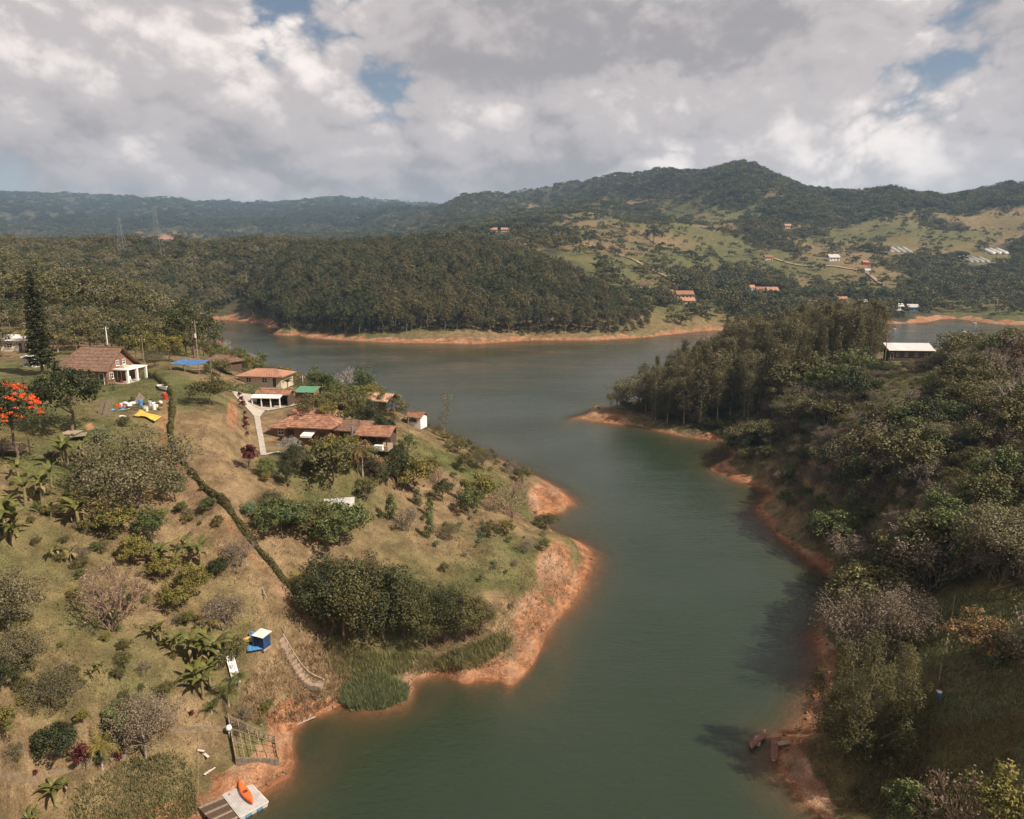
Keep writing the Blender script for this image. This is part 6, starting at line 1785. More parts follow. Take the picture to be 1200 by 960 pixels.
    ('drooping_conifer', P_CYPR, 1056, 842, 92, 'drooping olive conifer beside the blue barrel', 'conifer', 1),
    ('dry_tree', P_DRYT, 1000, 782, 92, 'grey dry tree behind the big drooping conifer', 'tree', 0),
    ('dry_tree', P_DRYT, 1052, 762, 78, 'grey dry tree before the fence of pale posts', 'tree', 1),
    ('dry_tree', P_DRYT, 1030, 740, 50, 'grey dry tree at the edge of the green clearing', 'tree', 2),
    ('leafy_tree', P_GREEN, 1070, 985, 72, 'green tree top in the shaded corner below the clearing', 'tree', 1),
    ('dry_tree', P_BARE, 1128, 985, 84, 'pale leafless shrub in the shaded corner', 'shrub', 1),
    ('leafy_tree', P_YEL, 1180, 980, 74, 'yellow green tree in the shaded corner below the clearing', 'tree', 0),
    ('leafy_tree', P_BUSHB, 1150, 775, 46, 'blue green bush against the rust brown tree', 'bush', 0),
]
for (n_, pr, px, py, hp, lab, cat, k) in SINGLES:
    put(n_, pr, px, py, hp, lab, cat, k)

# cordylines
P_CORD = [broad('cordyline', 310 + i, 1.6, 1.0, 0.1, 12, 26, 0.30, F_RED, BARK, 1.0, aspect=0.3) for i in range(1)]
for (px, py, hp, lab) in ((101, 900, 32, 'dark red cordyline shrub beside the yellow palm'), (139, 893, 14, 'small dark red cordyline below the grey brown tree'), (293, 551, 30, 'dark red shrub at the foot of the mown ridge'),
                          (225, 840, 9, 'tiny dark red plant above the lattice pen'), (42, 910, 9, 'tiny dark red plant in the open grass')):
    put('cordyline', P_CORD, px, py, hp, lab, 'shrub')
for i, (px, py) in enumerate(((281, 466), (283, 473), (285, 480), (287, 488), (288, 496), (289, 504), (290, 512))):
    put('cordyline', P_CORD, px, py, 7 + (i % 3) * 2, 'dark red garden plant in the row along the driveway kerb', 'shrub', group='red plants along the driveway')

# bananas and palms
BAN = [(22, 562, 32, 1), (40, 592, 44, 2), (16, 624, 46, 3), (84, 618, 42, 2), (76, 552, 42, 2), (95, 545, 30, 1), (104, 572, 32, 1), (117, 588, 24, 1), (20, 640, 34, 2), (60, 570, 30, 1),
       (194, 664, 34, 2), (230, 660, 38, 2), (184, 752, 26, 2), (203, 762, 24, 2), (244, 782, 46, 3), (232, 776, 42, 2), (240, 812, 40, 3), (118, 790, 20, 1), (110, 796, 16, 1), (58, 944, 32, 2), (77, 930, 22, 1), (38, 968, 24, 2), (215, 648, 26, 1), (60, 606, 24, 1)]
for (px, py, hp, st) in BAN:
    loc = G(px, py); s = hp / px_m(loc) / 2.9
    where = 'on the slope below the flame tree' if px < 130 and py < 660 else ('below the blue kiosk on the grass' if py > 740 and px > 150 else ('in the corner meadow below the citrus tree' if py > 900 else 'amid shrubs beside the earth track'))
    if px in (118, 110): where = 'alone in the middle of the grass slope'
    banana(loc, 'broad leaved banana plant ' + where, s, 'banana plants ' + where, st, 2, 6)
for (px, py) in ((80, 662), (90, 612), (72, 655)):
    loc = G(px, py)
    banana(loc, 'withered brown banana plant on the grass slope', 30 / px_m(loc) / 2.9, 'withered banana plants', 2, 6, 2)
for (px, py, hp, hs, yl, lab) in ((120, 900, 46, 1.2, True, 'yellow green palm beside the dark red cordyline'), (248, 742, 26, 0.7, True, 'orange tinged small palm near the dry kiosk shrub'), (268, 826, 34, 0.7, False, 'low palm on the grass below the white board'),
        (248, 836, 18, 0.4, False, 'tiny palm on the grass above the lattice pen'), (280, 806, 26, 0.6, False, 'small palm beside the white board'), (425, 560, 44, 1.7, False, 'garden palm below the low tiled wing'), (438, 552, 34, 1.4, False, 'second garden palm below the low tiled wing'),
        (338, 466, 28, 1.6, False, 'dark palm behind the green metal roof'), (30, 412, 30, 1.2, True, 'yellowish palm beside the tall dark conifer'), (68, 412, 28, 1.2, True, 'pale palm between the conifer and the brick house'), (352, 690, 26, 0.8, True, 'palm at the edge of the tall bank trees')):
    loc = G(px, py); palm(loc, lab, hp / px_m(loc) / (2.0 * hs + 1.5), hs, yl)

# trees lining the back of the ridge and the gardens round the houses
def ridge_trees():
    g = np.random.default_rng(391)
    line = [(236, 400), (250, 418), (262, 434), (276, 432), (290, 436), (320, 446), (350, 454), (380, 462), (410, 468), (440, 480), (470, 492), (500, 504), (530, 518), (560, 530), (590, 546), (612, 556)]
    for a, b in zip(line[:-1], line[1:]):
        for k in range(4):
            t = (k + g.random()) / 4; px = a[0] + (b[0] - a[0]) * t; py = a[1] + (b[1] - a[1]) * t
            p = G(px, py + 3); back = g.uniform(0, 14) if px < 480 else g.uniform(-2, 6)
            q = gv(p.x * (1 + back / p.y), p.y + back)
            if q.z < 1.5: continue
            pr = (P_GREEN, P_SCRUB, P_OLIVE, P_DARK, P_SCRUB, P_YEL)[int(g.integers(6))]; pr = pr[int(g.integers(len(pr)))]
            h = g.uniform(3.2, 5.5) if px < 470 else g.uniform(1.4, 3.0)
            plant('ridge_tree', pr, q, 'bushy tree lining the back of the ridge above the lake', 'tree', h / pr.h, None, 'trees along the back of the ridge')
    # low shrubs dotted over the slope and brink of the point
    for i in range(70):
        px, py = g.uniform(440, 665), g.uniform(540, 720)
        if not in_poly(np.array([px]), np.array([py]), [(440, 570), (520, 525), (600, 552), (655, 590), (640, 615), (660, 640), (640, 690), (590, 720), (570, 690), (500, 640), (440, 620)])[0]: continue
        q = G(px, py)
        pr = (P_SCRUB, P_DRY, P_GREEN, P_BUSHB)[int(g.integers(4))]; pr = pr[int(g.integers(len(pr)))]
        plant('slope_shrub', pr, q, 'small low shrub dotted over the brown slope of the point', 'shrub', g.uniform(0.5, 1.3) / pr.h, None, 'low shrubs on the slope of the point')
    # garden trees crowding the houses
    for i in range(60):
        px, py = g.uniform(250, 470), g.uniform(430, 560)
        if not in_poly(np.array([px]), np.array([py]), [(330, 440), (400, 462), (470, 500), (470, 560), (420, 580), (330, 575), (320, 545), (345, 535), (455, 530), (445, 505), (400, 490), (365, 482), (372, 468), (330, 452)])[0]: continue
        q = G(px, py); pr = (P_GREEN, P_SCRUB, P_DARK, P_YEL, P_OLIVE)[int(g.integers(5))]; pr = pr[int(g.integers(len(pr)))]
        plant('garden_tree', pr, q, 'bushy garden tree crowding the tiled houses', 'tree', g.uniform(1.6, 4.2) / pr.h, None, 'garden trees around the tiled houses')
    # undergrowth between the bananas and trees of the hillside
    for i in range(260):
        px, py = g.uniform(0, 330), g.uniform(540, 900)
        if in_poly(np.array([px]), np.array([py]), [(175, 430), (215, 430), (290, 470), (310, 600), (345, 700), (280, 610), (205, 520)])[0] or py > 860 and px > 200: continue
        if float(vnoise(np.array([px]), np.array([py]), 60, 5)[0]) < -0.06: continue
        q = G(px, py); pr = (P_SCRUB, P_YEL, P_GREEN, P_DRY)[int(g.integers(4))]; pr = pr[int(g.integers(len(pr)))]
        plant('hillside_shrub', pr, q, 'small shrub among the undergrowth of the grassy hillside', 'shrub', g.uniform(0.6, 1.7) / pr.h, None, 'undergrowth shrubs on the hillside')
ridge_trees()

# tall trees over the cove
for i, (px, py, hp) in enumerate(((374, 722, 60), (388, 738, 88), (404, 752, 104), (428, 752, 104), (452, 752, 92), (474, 748, 78), (500, 758, 62), (520, 752, 66), (545, 752, 62), (562, 744, 50), (415, 728, 70), (445, 726, 64), (490, 730, 52), (386, 704, 50), (535, 735, 46))):
    put('bank_tree', P_CLIFF, px, py, hp, 'tall dense tree in the dark row above the grassy cove', 'tree', i, 'dense trees above the cove')

# ---- scrub wood on the right bank
def right_bank():
    poly = plan((905, 92, 0), (960, 120, 2), (900, 150, 2), (880, 165, 2), (845, 185, 2), (880, 205, 4), (980, 200, 12), (1040, 205, 18), (1300, 190, 28), (1400, 120, 25), (1400, 75, 15), (1300, 62, 12), (1000, 66, 3))
    X, Y, Z = scatter(poly, 2.75, 401)
    g = np.random.default_rng(402)
    px, py = project(X, Y, Z)
    clearing = in_poly(px, py, [(1035, 880), (1050, 800), (1040, 745), (1060, 705), (1210, 690), (1210, 905), (1120, 945), (1040, 915)])
    landing = in_poly(px, py, [(900, 945), (905, 845), (950, 800), (965, 745), (1060, 745), (1080, 800), (1090, 880), (1010, 905), (1000, 960)])
    ok = (Z > 0.95) & ~clearing & ~landing & (px < 1235) & (py < 1010)
    gap = fbm(X, Y, 13, 3, 177)
    low = (gap < -0.10) & (Z > 3.0)
    ok &= visible(X, Y, Z, 30, 4.0)
    green_side = (px < 1010) & (py > 560)
    kinds = []
    for i in np.nonzero(ok)[0]:
        r = g.random(); n = float(fbm(np.array([X[i]]), np.array([Y[i]]), 16, 2, 77)[0])
        if r < 0.10: kinds.append((i, 'shrub', P_BUSHB, 'blue green bush in the scrub wood across the water', 'bush', 'green bushes in the scrub wood', (2.0, 3.6)))
        elif r < 0.46 + n * 0.5: kinds.append((i, 'dry_shrub', P_DRY, 'dry grey brown shrub in the scrub wood across the water', 'shrub', 'dry shrubs in the scrub wood', (2.6, 5.2)))
        elif r < 0.72 + n * 0.4 and not green_side[i]: kinds.append((i, 'scrub_tree', P_SCRUB, 'olive brown scrub tree in the wood across the water', 'tree', 'scrub trees across the water', (3.0, 6.0)))
        elif r < 0.82: kinds.append((i, 'leafy_tree', P_GREEN, 'green leafy tree in the scrub wood across the water', 'tree', 'green trees in the scrub wood', (3.0, 6.2)))
        elif r < 0.92: kinds.append((i, 'grey_tree', P_OLIVE, 'grey leaved tree in the scrub wood across the water', 'tree', 'grey trees in the scrub wood', (3.2, 6.5)))
        elif r < 0.95: kinds.append((i, 'rust_tree', P_ORNG, 'rust tinged tree in the scrub wood across the water', 'tree', 'rust tinged trees in the scrub wood', (2.5, 4.5)))
        else: kinds.append((i, 'dark_tree', P_DARK, 'dark dense tree in the scrub wood across the water', 'tree', 'dark trees in the scrub wood', (4.0, 7.0)))
    print('right bank', len(kinds))
    for (i, nm, pr, lab, cat, grp, (h0, h1)) in kinds:
        p = pr[int(g.integers(len(pr)))]
        if 1000 < px[i] < 1125 and Y[i] > 150: h0, h1 = h0 * 0.42, h1 * 0.42
        if Z[i] < 4.0: zone = 'just above the red shore'
        elif py[i] < 500: zone = 'on the crest above the water'
        elif px[i] > 1040 and py[i] > 600: zone = 'behind the green clearing'
        elif px[i] < 960: zone = 'below the pine wood'
        else: zone = 'halfway up the slope'
        lab = lab.replace('in the scrub wood across the water', 'in the scrub wood ' + zone).replace('in the wood across the water', 'in the scrub wood ' + zone)
        plant(nm, p, (X[i], Y[i], Z[i]), lab, cat, g.uniform(h0, h1) * (0.62 if low[i] else 1.05 + 1.3 * max(0.0, gap[i] + 0.1) + 0.3 * g.random()) / p.h, g.random() * 6.28, grp + ' ' + zone, wide=g.uniform(0.85, 1.3))
right_bank()
for (px, py, hp, lab) in ((1186, 500, 62, 'bleached dead tree with pale bare limbs on the crest'), (985, 560, 44, 'pale dead tree at the edge of the pine wood'), (968, 500, 40, 'bleached bare tree below the pine wood'), (1100, 690, 56, 'pale bare tree behind the green clearing'), (1066, 676, 48, 'grey bare tree above the fence of pale posts'), (1175, 610, 44, 'bare forked tree in the upper scrub')):
    put('dead_tree', P_DEAD, px, py, hp, lab, 'dead tree', int(px) % 2)
# trees beyond the frame edge on the shaded side slope, whose shadow crosses the clearing
for (x, y, h) in ((50, 54, 12), (53, 57, 13), (56, 54, 12), (55, 60, 12), (60, 57, 13), (58, 52, 12), (57, 63, 10), (62, 66, 8), (67, 70, 9), (72, 74, 9)):
    loc = gv(x, y); p = P_DARK[int(x) % 3]
    plant('dark_tree', p, loc, 'tall dark tree shading the corner below the green clearing', 'tree', h / p.h, None, 'shade trees beyond the clearing')

# ---- pine wood on the right hand peninsula
def pine_wood():
    poly = plan((742, 222, 3), (800, 212, 3), (868, 203, 3), (900, 200, 6), (960, 205, 12), (1022, 212, 16), (1036, 260, 17), (1010, 300, 13), (930, 310, 10), (850, 285, 8), (790, 255, 4), (745, 236, 3))
    X, Y, Z = scatter(poly, 4.6, 411)
    g = np.random.default_rng(412)
    ok = Z > 1.2
    n = 0
    for i in np.nonzero(ok)[0]:
        p = P_PINE[int(g.integers(4))]
        px = project(X[i], Y[i], Z[i])[0]
        h = g.uniform(12.5, 19.5) * (0.78 + 0.22 * float(sstep(742, 830, px)))
        plant('pine_tree', p, (X[i], Y[i], Z[i]), 'slender olive brown pine at the outer edge of the wooded point' if (Z[i] < 5 or Y[i] < 214) else 'slender olive brown pine within the wood on the wooded point', 'pine', h / p.h, g.random() * 6.28, 'pines at the edge of the point' if (Z[i] < 5 or Y[i] < 214) else 'pines within the wood of the point', wide=g.uniform(0.8, 1.3)); n += 1
    print('pines', n)
    for (px, py, hp, k) in ((735, 476, 34, 0), (748, 480, 42, 1), (724, 480, 24, 2)):
        put('grey_tree', P_OLIVE, px, py, hp, 'pale grey tree on the tip of the wooded point', 'tree', k, 'grey trees on the point')
    # bushes along the foot of the wood
    X, Y, Z = scatter(plan((720, 232, 2), (760, 222, 2), (870, 198, 2), (880, 190, 2), (880, 202, 4), (800, 218, 4), (740, 234, 3)), 2.6, 413)
    for i in range(len(X)):
        if Z[i] > 1.1:
            p = (P_SCRUB + P_GREEN)[int(g.integers(7))]
            plant('shrub', p, (X[i], Y[i], Z[i]), 'low shrub along the foot of the pine wood', 'shrub', g.uniform(1.4, 3.2) / p.h, None, 'shrubs at the foot of the pine wood')
pine_wood()
# dense grove round the long white roofed shed
def shed_grove():
    X, Y, Z = scatter(plan((1022, 196, 18), (1250, 185, 28), (1260, 285, 26), (1100, 290, 18), (1035, 270, 17)), 4.3, 421)
    g = np.random.default_rng(422)
    n = 0
    for i in range(len(X)):
        px, py = project(X[i], Y[i], Z[i])
        if 1026 < px < 1104 and 205 < Y[i] < 250: continue
        if 1028 < px < 1100 and Y[i] < 222:
            hh = g.uniform(1.2, 2.2)
        else: hh = g.uniform(3.5, 6.0)
        if px > 1220 or not visible(X[i:i+1], Y[i:i+1], Z[i:i+1], 20, hh)[0]: continue
        p = (P_CLIFF + P_DARK + P_BAMB[:1])[int(g.integers(7))]
        plant('grove_tree', p, (X[i], Y[i], Z[i]), 'dense green tree in the grove round the white roofed shed', 'tree', hh / p.h, None, 'trees round the white roofed shed'); n += 1
    print('grove', n)
shed_grove()

# ---- woods behind the houses on the left, forest across the lake, far slopes
def forest_nodes(srcs):
    """geometry nodes: one tree of the given kinds on every point"""
    t = bpy.data.node_groups.new('tree_mass', 'GeometryNodeTree')
    t.interface.new_socket('Geometry', in_out='INPUT', socket_type='NodeSocketGeometry')
    t.interface.new_socket('Geometry', in_out='OUTPUT', socket_type='NodeSocketGeometry')
    n = t.nodes; L = t.links.new
    gi = n.new('NodeGroupInput'); go = n.new('NodeGroupOutput')
    jn = n.new('GeometryNodeJoinGeometry')
    for s in reversed(srcs):
        oi = n.new('GeometryNodeObjectInfo'); oi.transform_space = 'ORIGINAL'; oi.inputs['Object'].default_value = s; oi.inputs['As Instance'].default_value = True
        L(oi.outputs['Geometry'], jn.inputs[0])
    def attr(nm, ty):
        a = n.new('GeometryNodeInputNamedAttribute'); a.data_type = ty; a.inputs['Name'].default_value = nm
        return a.outputs['Attribute']
    ip = n.new('GeometryNodeInstanceOnPoints')
    L(gi.outputs[0], ip.inputs['Points']); L(jn.outputs[0], ip.inputs['Instance'])
    ip.inputs['Pick Instance'].default_value = True
    L(attr('kind', 'INT'), ip.inputs['Instance Index'])
    L(attr('turn', 'FLOAT_VECTOR'), ip.inputs['Rotation'])
    L(attr('size', 'FLOAT_VECTOR'), ip.inputs['Scale'])
    L(ip.outputs[0], go.inputs[0])
    return t
def tree_mass(name, protos, X, Y, Z, H, seed, label, cat, w0=0.9, w1=1.45):
    g = np.random.default_rng(seed)
    m = len(X)
    k = g.integers(0, len(protos), m)
    hs = np.array([p.h for p in protos])[k]
    me = bpy.data.meshes.new(name)
    me.vertices.add(m); me.vertices.foreach_set('co', np.stack([X, Y, Z], -1).astype(np.float32).ravel())
    a = me.attributes.new('kind', 'INT', 'POINT'); a.data.foreach_set('value', k.astype(np.int32))
    tn = np.zeros((m, 3), np.float32); tn[:, 2] = g.random(m) * 6.283; tn[:, :2] = g.normal(size=(m, 2)) * 0.05
    a = me.attributes.new('turn', 'FLOAT_VECTOR', 'POINT'); a.data.foreach_set('vector', tn.ravel())
    s = H / hs; w = s * g.uniform(w0, w1, m)
    a = me.attributes.new('size', 'FLOAT_VECTOR', 'POINT'); a.data.foreach_set('vector', np.stack([w, w, s], -1).astype(np.float32).ravel())
    me.update()
    o = link(name, me)
    md = o.modifiers.new('trees', 'NODES'); md.node_group = forest_nodes([p.src for p in protos])
    return tag(o, label, cat, kind='stuff')
def thin(name, seed, mat, h, w, n=26, per=15, leaf=0.85):
    return broad(name, seed, h, w, 0.3, n, per, leaf, mat, BARK, 0.9, spread=0.45, limbs=6, hollow=0.45, face=0.7)
P_FARW = [thin('hillside_tree', 340 + i, m, 8.0, 6.6) for i, m in enumerate((F_DARK, F_OLIVE, F_DARK, F_PINE))]
def sources():
    """the real trees that the masses repeat, standing on the far pasture edge and in the woods"""
    for i, p in enumerate(P_FARW):
        loc = G(676 + 9 * i, 300 - i)
        o = plant('pasture_tree', p, loc, ('dark rounded tree', 'olive rounded tree', 'second dark rounded tree', 'brownish rounded tree')[i] + ' on the far pasture edge', 'tree', 9.0 / p.h, i * 1.3)
        p.src = [c for c in o.children if c.name.startswith('crown')][0]
sources()
def left_woods():
    poly = plan((-60, 160, 29), (40, 162, 28), (180, 168, 27), (236, 185, 25), (248, 260, 16), (238, 330, 12), (215, 430, 10), (205, 520, 8), (245, 560, 8), (290, 600, 25), (420, 640, 40), (420, 770, 48), (-80, 720, 52))
    X, Y, Z = scatter(poly, 5.4, 431)
    ok = (Z > 1.5)
    px, py = project(X, Y, Z)
    ok &= ~((np.abs(px - 10) < 30) & (Y < 200) & (Y > 165))
    ok &= ~((np.abs(px - 190) < 36) & (py < 292) & (py > 270))
    X, Y, Z = X[ok], Y[ok], Z[ok]
    g = np.random.default_rng(432)
    H = np.where(Y < 240, g.uniform(4.5, 8.5, len(X)), g.uniform(6, 15, len(X)))
    v = visible(X, Y, Z, 10, 9.0)
    X, Y, Z, H = X[v], Y[v], Z[v], H[v]
    order = np.argsort(-H / Y)
    ind, rest = order[:290], order[290:]
    for i in ind:
        p = P_WOOD[int(g.integers(4))]
        o = link('woodland_tree', single(p), None, (X[i], Y[i], Z[i] - 0.1), (0, 0, g.random() * 6.28), H[i] / p.h); p.src = o
        wz = 'close behind the brick house' if Y[i] < 205 else ('beside the lake inlet' if X[i] > -0.5 * Y[i] + 18 else 'deeper in the wood beyond the brick house')
        tag(o, 'olive woodland tree ' + wz, 'tree', 'woodland trees ' + wz)
    print('left woods', len(ind), len(rest))
    tree_mass('wooded_slope', P_WOOD, X[rest], Y[rest], Z[rest] - 0.2, H[rest], 433, 'dense olive wood covering the low rise beyond the houses', 'wood')
left_woods()
def island_forest():
    poly = plan((292, 560, 20), (316, 464, 6), (345, 440, 3), (420, 432, 3), (500, 429, 3), (580, 430, 3), (640, 436, 3), (700, 438, 3), (778, 442, 4), (750, 480, 10), (690, 540, 22), (650, 600, 32), (560, 700, 48), (400, 700, 42), (300, 640, 30))
    X, Y, Z = scatter(poly, 5.2, 441)
    ok = Z > 2.6
    X, Y, Z = X[ok], Y[ok], Z[ok]
    g = np.random.default_rng(442)
    px, py = project(X, Y, Z)
    H = g.uniform(10, 18, len(X)) * (1 - 0.35 * sstep(600, 760, px))
    v = visible(X, Y, Z, 10, 18.0)
    X, Y, Z, H = X[v], Y[v], Z[v], H[v]
    px = px[v]
    order = np.argsort(Y)
    ind, rest = order[:295], order[295:]
    for i in ind:
        dark = 330 < px[i] < 440
        p = P_EUC[int(g.choice((0, 2)))] if (dark or g.random() < 0.2) else P_EUC[int(g.choice((1, 3, 3)))]
        o = link('lakeside_tree', single(p), None, (X[i], Y[i], Z[i] - 0.2), (0, 0, g.random() * 6.28), H[i] / p.h); p.src = o
        if dark:
            tag(o, 'tall dark green tree in the dark part of the forest across the lake', 'tree', 'dark forest trees across the lake')
        else:
            fz = 'at the water edge of the forest across the lake' if Z[i] < 6 else 'standing behind the edge of the forest across the lake'
            tag(o, 'tall olive brown tree ' + fz, 'tree', 'forest trees ' + fz)
    print('island', len(ind), len(rest))
    tree_mass('lakeside_forest', P_EUC, X[rest], Y[rest], Z[rest] - 0.2, H[rest], 443, 'dense forest mass behind the front trees across the lake', 'forest', 0.85, 1.25)
    # shore bushes in front of it
    X, Y, Z = scatter(plan((262, 545, 2), (330, 462, 2), (420, 434, 2), (580, 432, 2), (700, 440, 2), (760, 446, 2), (760, 452, 4), (640, 445, 3), (500, 440, 3), (420, 444, 4), (340, 470, 5), (270, 560, 4)), 3.6, 445)
    k = Z > 2.0
    H = g.uniform(2, 5, k.sum())
    tree_mass('shore_bushes', P_FARW, X[k], Y[k], Z[k] - 0.2, H, 446, 'low bushes along the red shore across the lake', 'bushes')
island_forest()
def far_slopes():
    g = np.random.default_rng(452)
    ni, nj = XX.shape
    # random spots, thinned by the forest cover
    def sample(n, y0, y1, power):
        y = y0 * (y1 / y0) ** g.random(n)
        px = g.uniform(-30, 1230, n)
        x = (px - 600) / FPX * y * 1.02
        z = ground_z(x, y)
        i = np.clip(np.searchsorted(GX, x), 0, nj - 1); j = np.clip(np.searchsorted(GY, y), 0, ni - 1)
        f = forest[j, i]
        keep = (g.random(n) < 0.07 + 0.93 * f ** power) & (z > 3.0)
        x, y, z = x[keep], y[keep], z[keep]
        v = visible(x, y, z, 10, 8.0)
        return x[v], y[v], z[v]
    x, y, z = sample(60000, 470, 1300, 1.6)
    px, py = project(x, y, z)
    k = (px > 690) | (y > 760)
    k &= ~((px < 700) & (y < 760))
    for (hx, hy, hw) in FAR_KEEP:
        k &= ~((np.abs(px - hx) < hw) & (py > hy - 5) & (py < hy + 8))
    x, y, z = x[k], y[k], z[k]
    H = g.uniform(2.0, 8.5, len(x)) * np.where(g.random(len(x)) < 0.15, 1.4, 1.0)
    print('near slopes', len(x))
    tree_mass('hillside_trees', P_FARW, x, y, z - 0.3, H, 453, 'scattered trees and copses over the far farmed slopes', 'trees')
    x, y, z = sample(70000, 1150, 2900, 1.3)
    H = g.uniform(4, 12, len(x))
    x2, y2, z2 = sample(45000, 2600, 5200, 0.5)
    k2 = x2 < y2 * 0.05; x2, y2, z2 = x2[k2], y2[k2], z2[k2]
    tree_mass('range_forest', P_FARW[:1], x2, y2, z2 - 1.0, g.uniform(9, 18, len(x2)), 455, 'forest over the blue far ranges', 'forest', 1.4, 2.4)
    print('ridge', len(x))
    tree_mass('ridge_forest', P_FARW[:3], x, y, z - 0.5, H, 454, 'dark forest along the high ridge and peak', 'forest', 1.0, 1.5)
far_slopes()
def hedgerows():
    g = np.random.default_rng(458); pts = []
    for line in ([(690, 296), (730, 312), (770, 330), (800, 346)], [(715, 268), (760, 282), (800, 300), (830, 318)], [(830, 290), (850, 312), (862, 342)], [(640, 276), (690, 270), (740, 262)], [(930, 318), (960, 330), (990, 345)], [(1080, 285), (1120, 280), (1170, 286)], [(800, 356), (815, 366), (838, 380)], [(960, 300), (1000, 296), (1040, 300)], [(880, 268), (910, 282), (930, 300)]):
        W = [G(*p) for p in line]
        for a, b in zip(W[:-1], W[1:]):
            n = max(2, int((b - a).length / 4.5))
            for k in range(n):
                q = a.lerp(b, (k + g.random()) / n); pts.append((q.x + g.normal() * 1.5, q.y + g.normal() * 1.5))
    P = np.array(pts)
    tree_mass('hedgerows', P_FARW, P[:, 0], P[:, 1], ground_z(P[:, 0], P[:, 1]) - 0.2, g.uniform(2.0, 5.5, len(P)), 459, 'hedgerows and lines of trees dividing the far fields', 'hedgerows')
hedgerows()
def solitary():
    for (px, py, hp, lab) in ((766, 290, 26, 'large round tree alone on the far pasture'), (712, 325, 16, 'tree in the middle of the far sloping pasture'), (732, 274, 15, 'pointed dark tree on the far pasture crest'), (789, 348, 14, 'tree beside the far red roofed farmhouse'), (640, 298, 22, 'tall tree in the copse on the far hill edge'), (655, 296, 24, 'leafy tree in the copse on the far hill'), (672, 295, 22, 'dense tree in the copse on the far hill'), (690, 291, 20, 'last tree of the copse on the far hill'), (625, 302, 20, 'first tree of the copse on the far hill'), (1038, 335, 12, 'round tree on the far slope below the pale field')):
        put('pasture_tree', P_WOOD, px, py, hp, lab, 'tree', int(px))
solitary()

# ---- grasses
def blades(name, X, Y, Z, h, w, n, mat, seed, spread=0.12):
    g = np.random.default_rng(seed)
    m = len(X)
    ox = g.normal(size=(m, n)) * spread; oy = g.normal(size=(m, n)) * spread
    a = g.random((m, n)) * 6.283; hh = h[:, None] * g.uniform(0.5, 1.2, (m, n)); lx = g.normal(size=(m, n)) * 0.35 * hh; ly = g.normal(size=(m, n)) * 0.35 * hh
    bx = X[:, None] + ox; by = Y[:, None] + oy; bz = np.repeat(Z[:, None] - 0.03, n, 1)
    ww = w * g.uniform(0.7, 1.4, (m, n))
    v = np.stack([np.stack([bx - np.cos(a) * ww, by - np.sin(a) * ww, bz], -1), np.stack([bx + np.cos(a) * ww, by + np.sin(a) * ww, bz], -1), np.stack([bx + lx, by + ly, bz + hh], -1)], 2).reshape(-1, 3)
    f = np.arange(len(v)).reshape(-1, 3)
    tone = np.repeat(np.clip(np.repeat(g.random(m), n) * 0.6 + g.random(m * n) * 0.5, 0, 1), 3)
    return mesh_np(name, v, f, [mat], tone=tone)
def cover_at(x, y, A):
    i = np.clip(np.searchsorted(GX, x), 0, len(GX) - 1); j = np.clip(np.searchsorted(GY, y), 0, len(GY) - 1)
    return A[j, i]
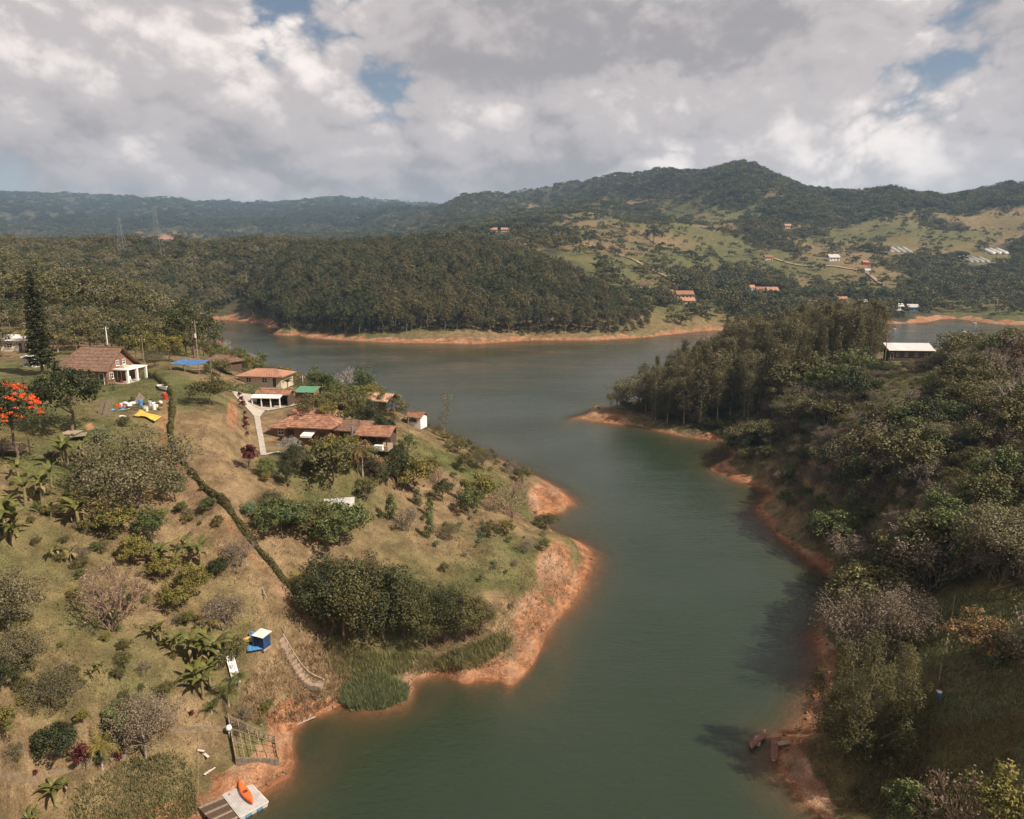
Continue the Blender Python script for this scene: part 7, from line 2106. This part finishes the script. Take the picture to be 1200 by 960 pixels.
def grasses():
    g = np.random.default_rng(461)
    n = 170000
    x = g.uniform(-75, 95, n); y = 55 * (190 / 55) ** g.random(n)
    z = ground_z(x, y); px, py = project(x, y, z)
    k = (px > -10) & (px < 1210) & (py < 975) & (py > 430) & (z > 1.2) & (cover_at(x, y, soil) < 0.4) & (cover_at(x, y, flat) < 0.5)
    k &= ~in_poly(px, py, [(275, 455), (330, 462), (345, 480), (320, 500), (325, 545), (300, 545), (290, 500)])
    mown = in_poly(px, py, [(175, 430), (215, 430), (290, 470), (310, 600), (280, 610), (205, 520), (200, 460)])
    k &= ~(mown & (g.random(n) < 0.85))
    k &= g.random(n) < np.clip(0.35 + 1.3 * fbm(x, y, 6.0, 3, 5), 0.08, 1)
    x, y, z = x[k], y[k], z[k]
    lu = cover_at(x, y, lush) > 0.55
    tag(link('dry_grass', blades('dry_grass', x[~lu], y[~lu], z[~lu], g.uniform(0.12, 0.36, (~lu).sum()), 0.045, 3, F_GRASS, 462)), 'short dry grass over the hillsides', 'grass', kind='stuff')
    tag(link('green_grass', blades('green_grass', x[lu], y[lu], z[lu], g.uniform(0.12, 0.40, lu.sum()), 0.045, 3, F_GRASS_LUSH, 463)), 'green grass on the moister slopes', 'grass', kind='stuff')
    def patch(name, poly, n, h0, h1, mat, lab, seed, bl=4, w=0.04, zmin=0.15, spread=0.18):
        pp = np.array(poly); gg = np.random.default_rng(seed)
        qx = gg.uniform(pp[:, 0].min(), pp[:, 0].max(), n); qy = gg.uniform(pp[:, 1].min(), pp[:, 1].max(), n)
        m = in_poly(qx, qy, poly); qx, qy = qx[m], qy[m]
        corners = [G(*c) for c in poly]
        wx = np.array([c.x for c in corners]); wy = np.array([c.y for c in corners])
        X = gg.uniform(wx.min(), wx.max(), n); Y = gg.uniform(wy.min(), wy.max(), n); Z = ground_z(X, Y)
        a, b = project(X, Y, Z); m = in_poly(a, b, poly) & (Z > zmin)
        X, Y, Z = X[m], Y[m], Z[m]
        tag(link(name, blades(name, X, Y, Z, gg.uniform(h0, h1, len(X)), w, bl, mat, seed + 1, spread)), lab, 'grass', kind='stuff')
    patch('reeds', [(398, 822), (412, 832), (448, 831), (476, 821), (478, 806), (450, 793), (430, 794), (405, 806)], 5000, 0.5, 1.1, F_REED, 'green reed bed on the shallow spit in the cove', 471, zmin=-0.1)
    patch('tall_grass', [(380, 760), (392, 740), (420, 765), (520, 770), (590, 740), (600, 755), (560, 785), (470, 790), (410, 800), (392, 790)], 5200, 0.5, 1.3, F_GRASS_LUSH, 'tall tangled grass under the bank trees', 473)
    patch('weeds', [(70, 975), (95, 920), (150, 890), (205, 880), (225, 905), (232, 950), (200, 975)], 6500, 0.15, 0.5, F_GRASS_LUSH, 'rank green weeds in the corner meadow by the raft', 475)
    patch('straw_grass', [(285, 800), (330, 760), (400, 745), (410, 800), (395, 822), (350, 845), (310, 850), (270, 840)], 5200, 0.25, 0.65, F_STRAW, 'dry straw coloured grass on the eroding bank below the kiosk', 477)
    patch('bank_grass', [(540, 740), (600, 690), (650, 640), (672, 650), (668, 690), (630, 735), (600, 780), (550, 785), (510, 780)], 4200, 0.2, 0.55, F_STRAW, 'dry grass thinning down the orange bank', 479)
    patch('far_bank_grass', [(985, 950), (930, 870), (1040, 860), (1190, 840), (1200, 960)], 6000, 0.2, 0.6, F_GRASS, 'dark rough grass on the shaded far bank corner', 481)
    patch('clearing_grass', [(1050, 800), (1045, 745), (1070, 705), (1200, 690), (1200, 840), (1060, 860)], 7000, 0.2, 0.55, F_REED, 'lush green growth on the clearing across the water', 483, w=0.06)
grasses()
def stones():
    g = np.random.default_rng(495)
    n = 60000
    x = g.uniform(-60, 90, n); y = 55 * (260 / 55) ** g.random(n); z = ground_z(x, y)
    k = (z > -0.12) & (z < 1.0) & (g.random(n) < 0.75 * np.exp(-np.abs(z - 0.15) * 2.2) * np.clip(0.35 + 2.2 * fbm(x, y, 5, 2, 8), 0.05, 1))
    x, y, z = x[k], y[k], z[k]; m = len(x)
    base = np.array([(1, 0, 0), (0, 1, 0), (-1, 0, 0), (0, -1, 0), (0, 0, 0.8), (0, 0, -0.6)], float)
    tri = np.array([(0, 1, 4), (1, 2, 4), (2, 3, 4), (3, 0, 4), (1, 0, 5), (2, 1, 5), (3, 2, 5), (0, 3, 5)])
    s = 0.07 + 0.28 * g.random(m) ** 3
    a = g.random(m) * 6.28
    v = base[None] * s[:, None, None] * g.uniform(0.6, 1.3, (m, 6, 3))
    vx = v[..., 0] * np.cos(a)[:, None] - v[..., 1] * np.sin(a)[:, None]; vy = v[..., 0] * np.sin(a)[:, None] + v[..., 1] * np.cos(a)[:, None]
    V = np.stack([vx + x[:, None], vy + y[:, None], v[..., 2] + z[:, None] + s[:, None] * 0.2], -1).reshape(-1, 3)
    Fc = (tri[None] + (np.arange(m) * 6)[:, None, None]).reshape(-1, 3)
    print('stones', m)
    tag(link('shore_stones', mesh_np('shore_stones', V, Fc, [plain('shore_stone', (0.21, 0.115, 0.070), 0.95, 0.6, 0.5, spec=0.1)])), 'loose stones and clods along the waterline', 'stones', kind='stuff')
stones()

# ------------------------------------------------------------------ the air between here and the far ranges
def haze():
    m = bpy.data.materials.new('thin_haze'); m.use_nodes = True
    t = m.node_tree; t.nodes.clear(); N = NT(t)
    out = N.n('ShaderNodeOutputMaterial'); pv = N.n('ShaderNodeVolumePrincipled')
    pv.inputs['Color'].default_value = (0.50, 0.73, 1.0, 1)
    pv.inputs['Density'].default_value = HAZE_DENSITY
    pv.inputs['Anisotropy'].default_value = 0.2
    N.l(pv.outputs[0], out.inputs['Volume'])
    zt = float(ZZ.max()) + 25
    b = MB().box(GX[0] - 60, GX[-1] + 60, GY[0] - 60, GY[-1] + 60, float(ZZ.min()) - 1.5, zt)
    o = b.build('haze', m); o['kind'] = 'stuff'; o['label'] = 'thin blue haze lying over the whole valley'; o['category'] = 'haze'
HAZE_DENSITY = 0.00011
haze()
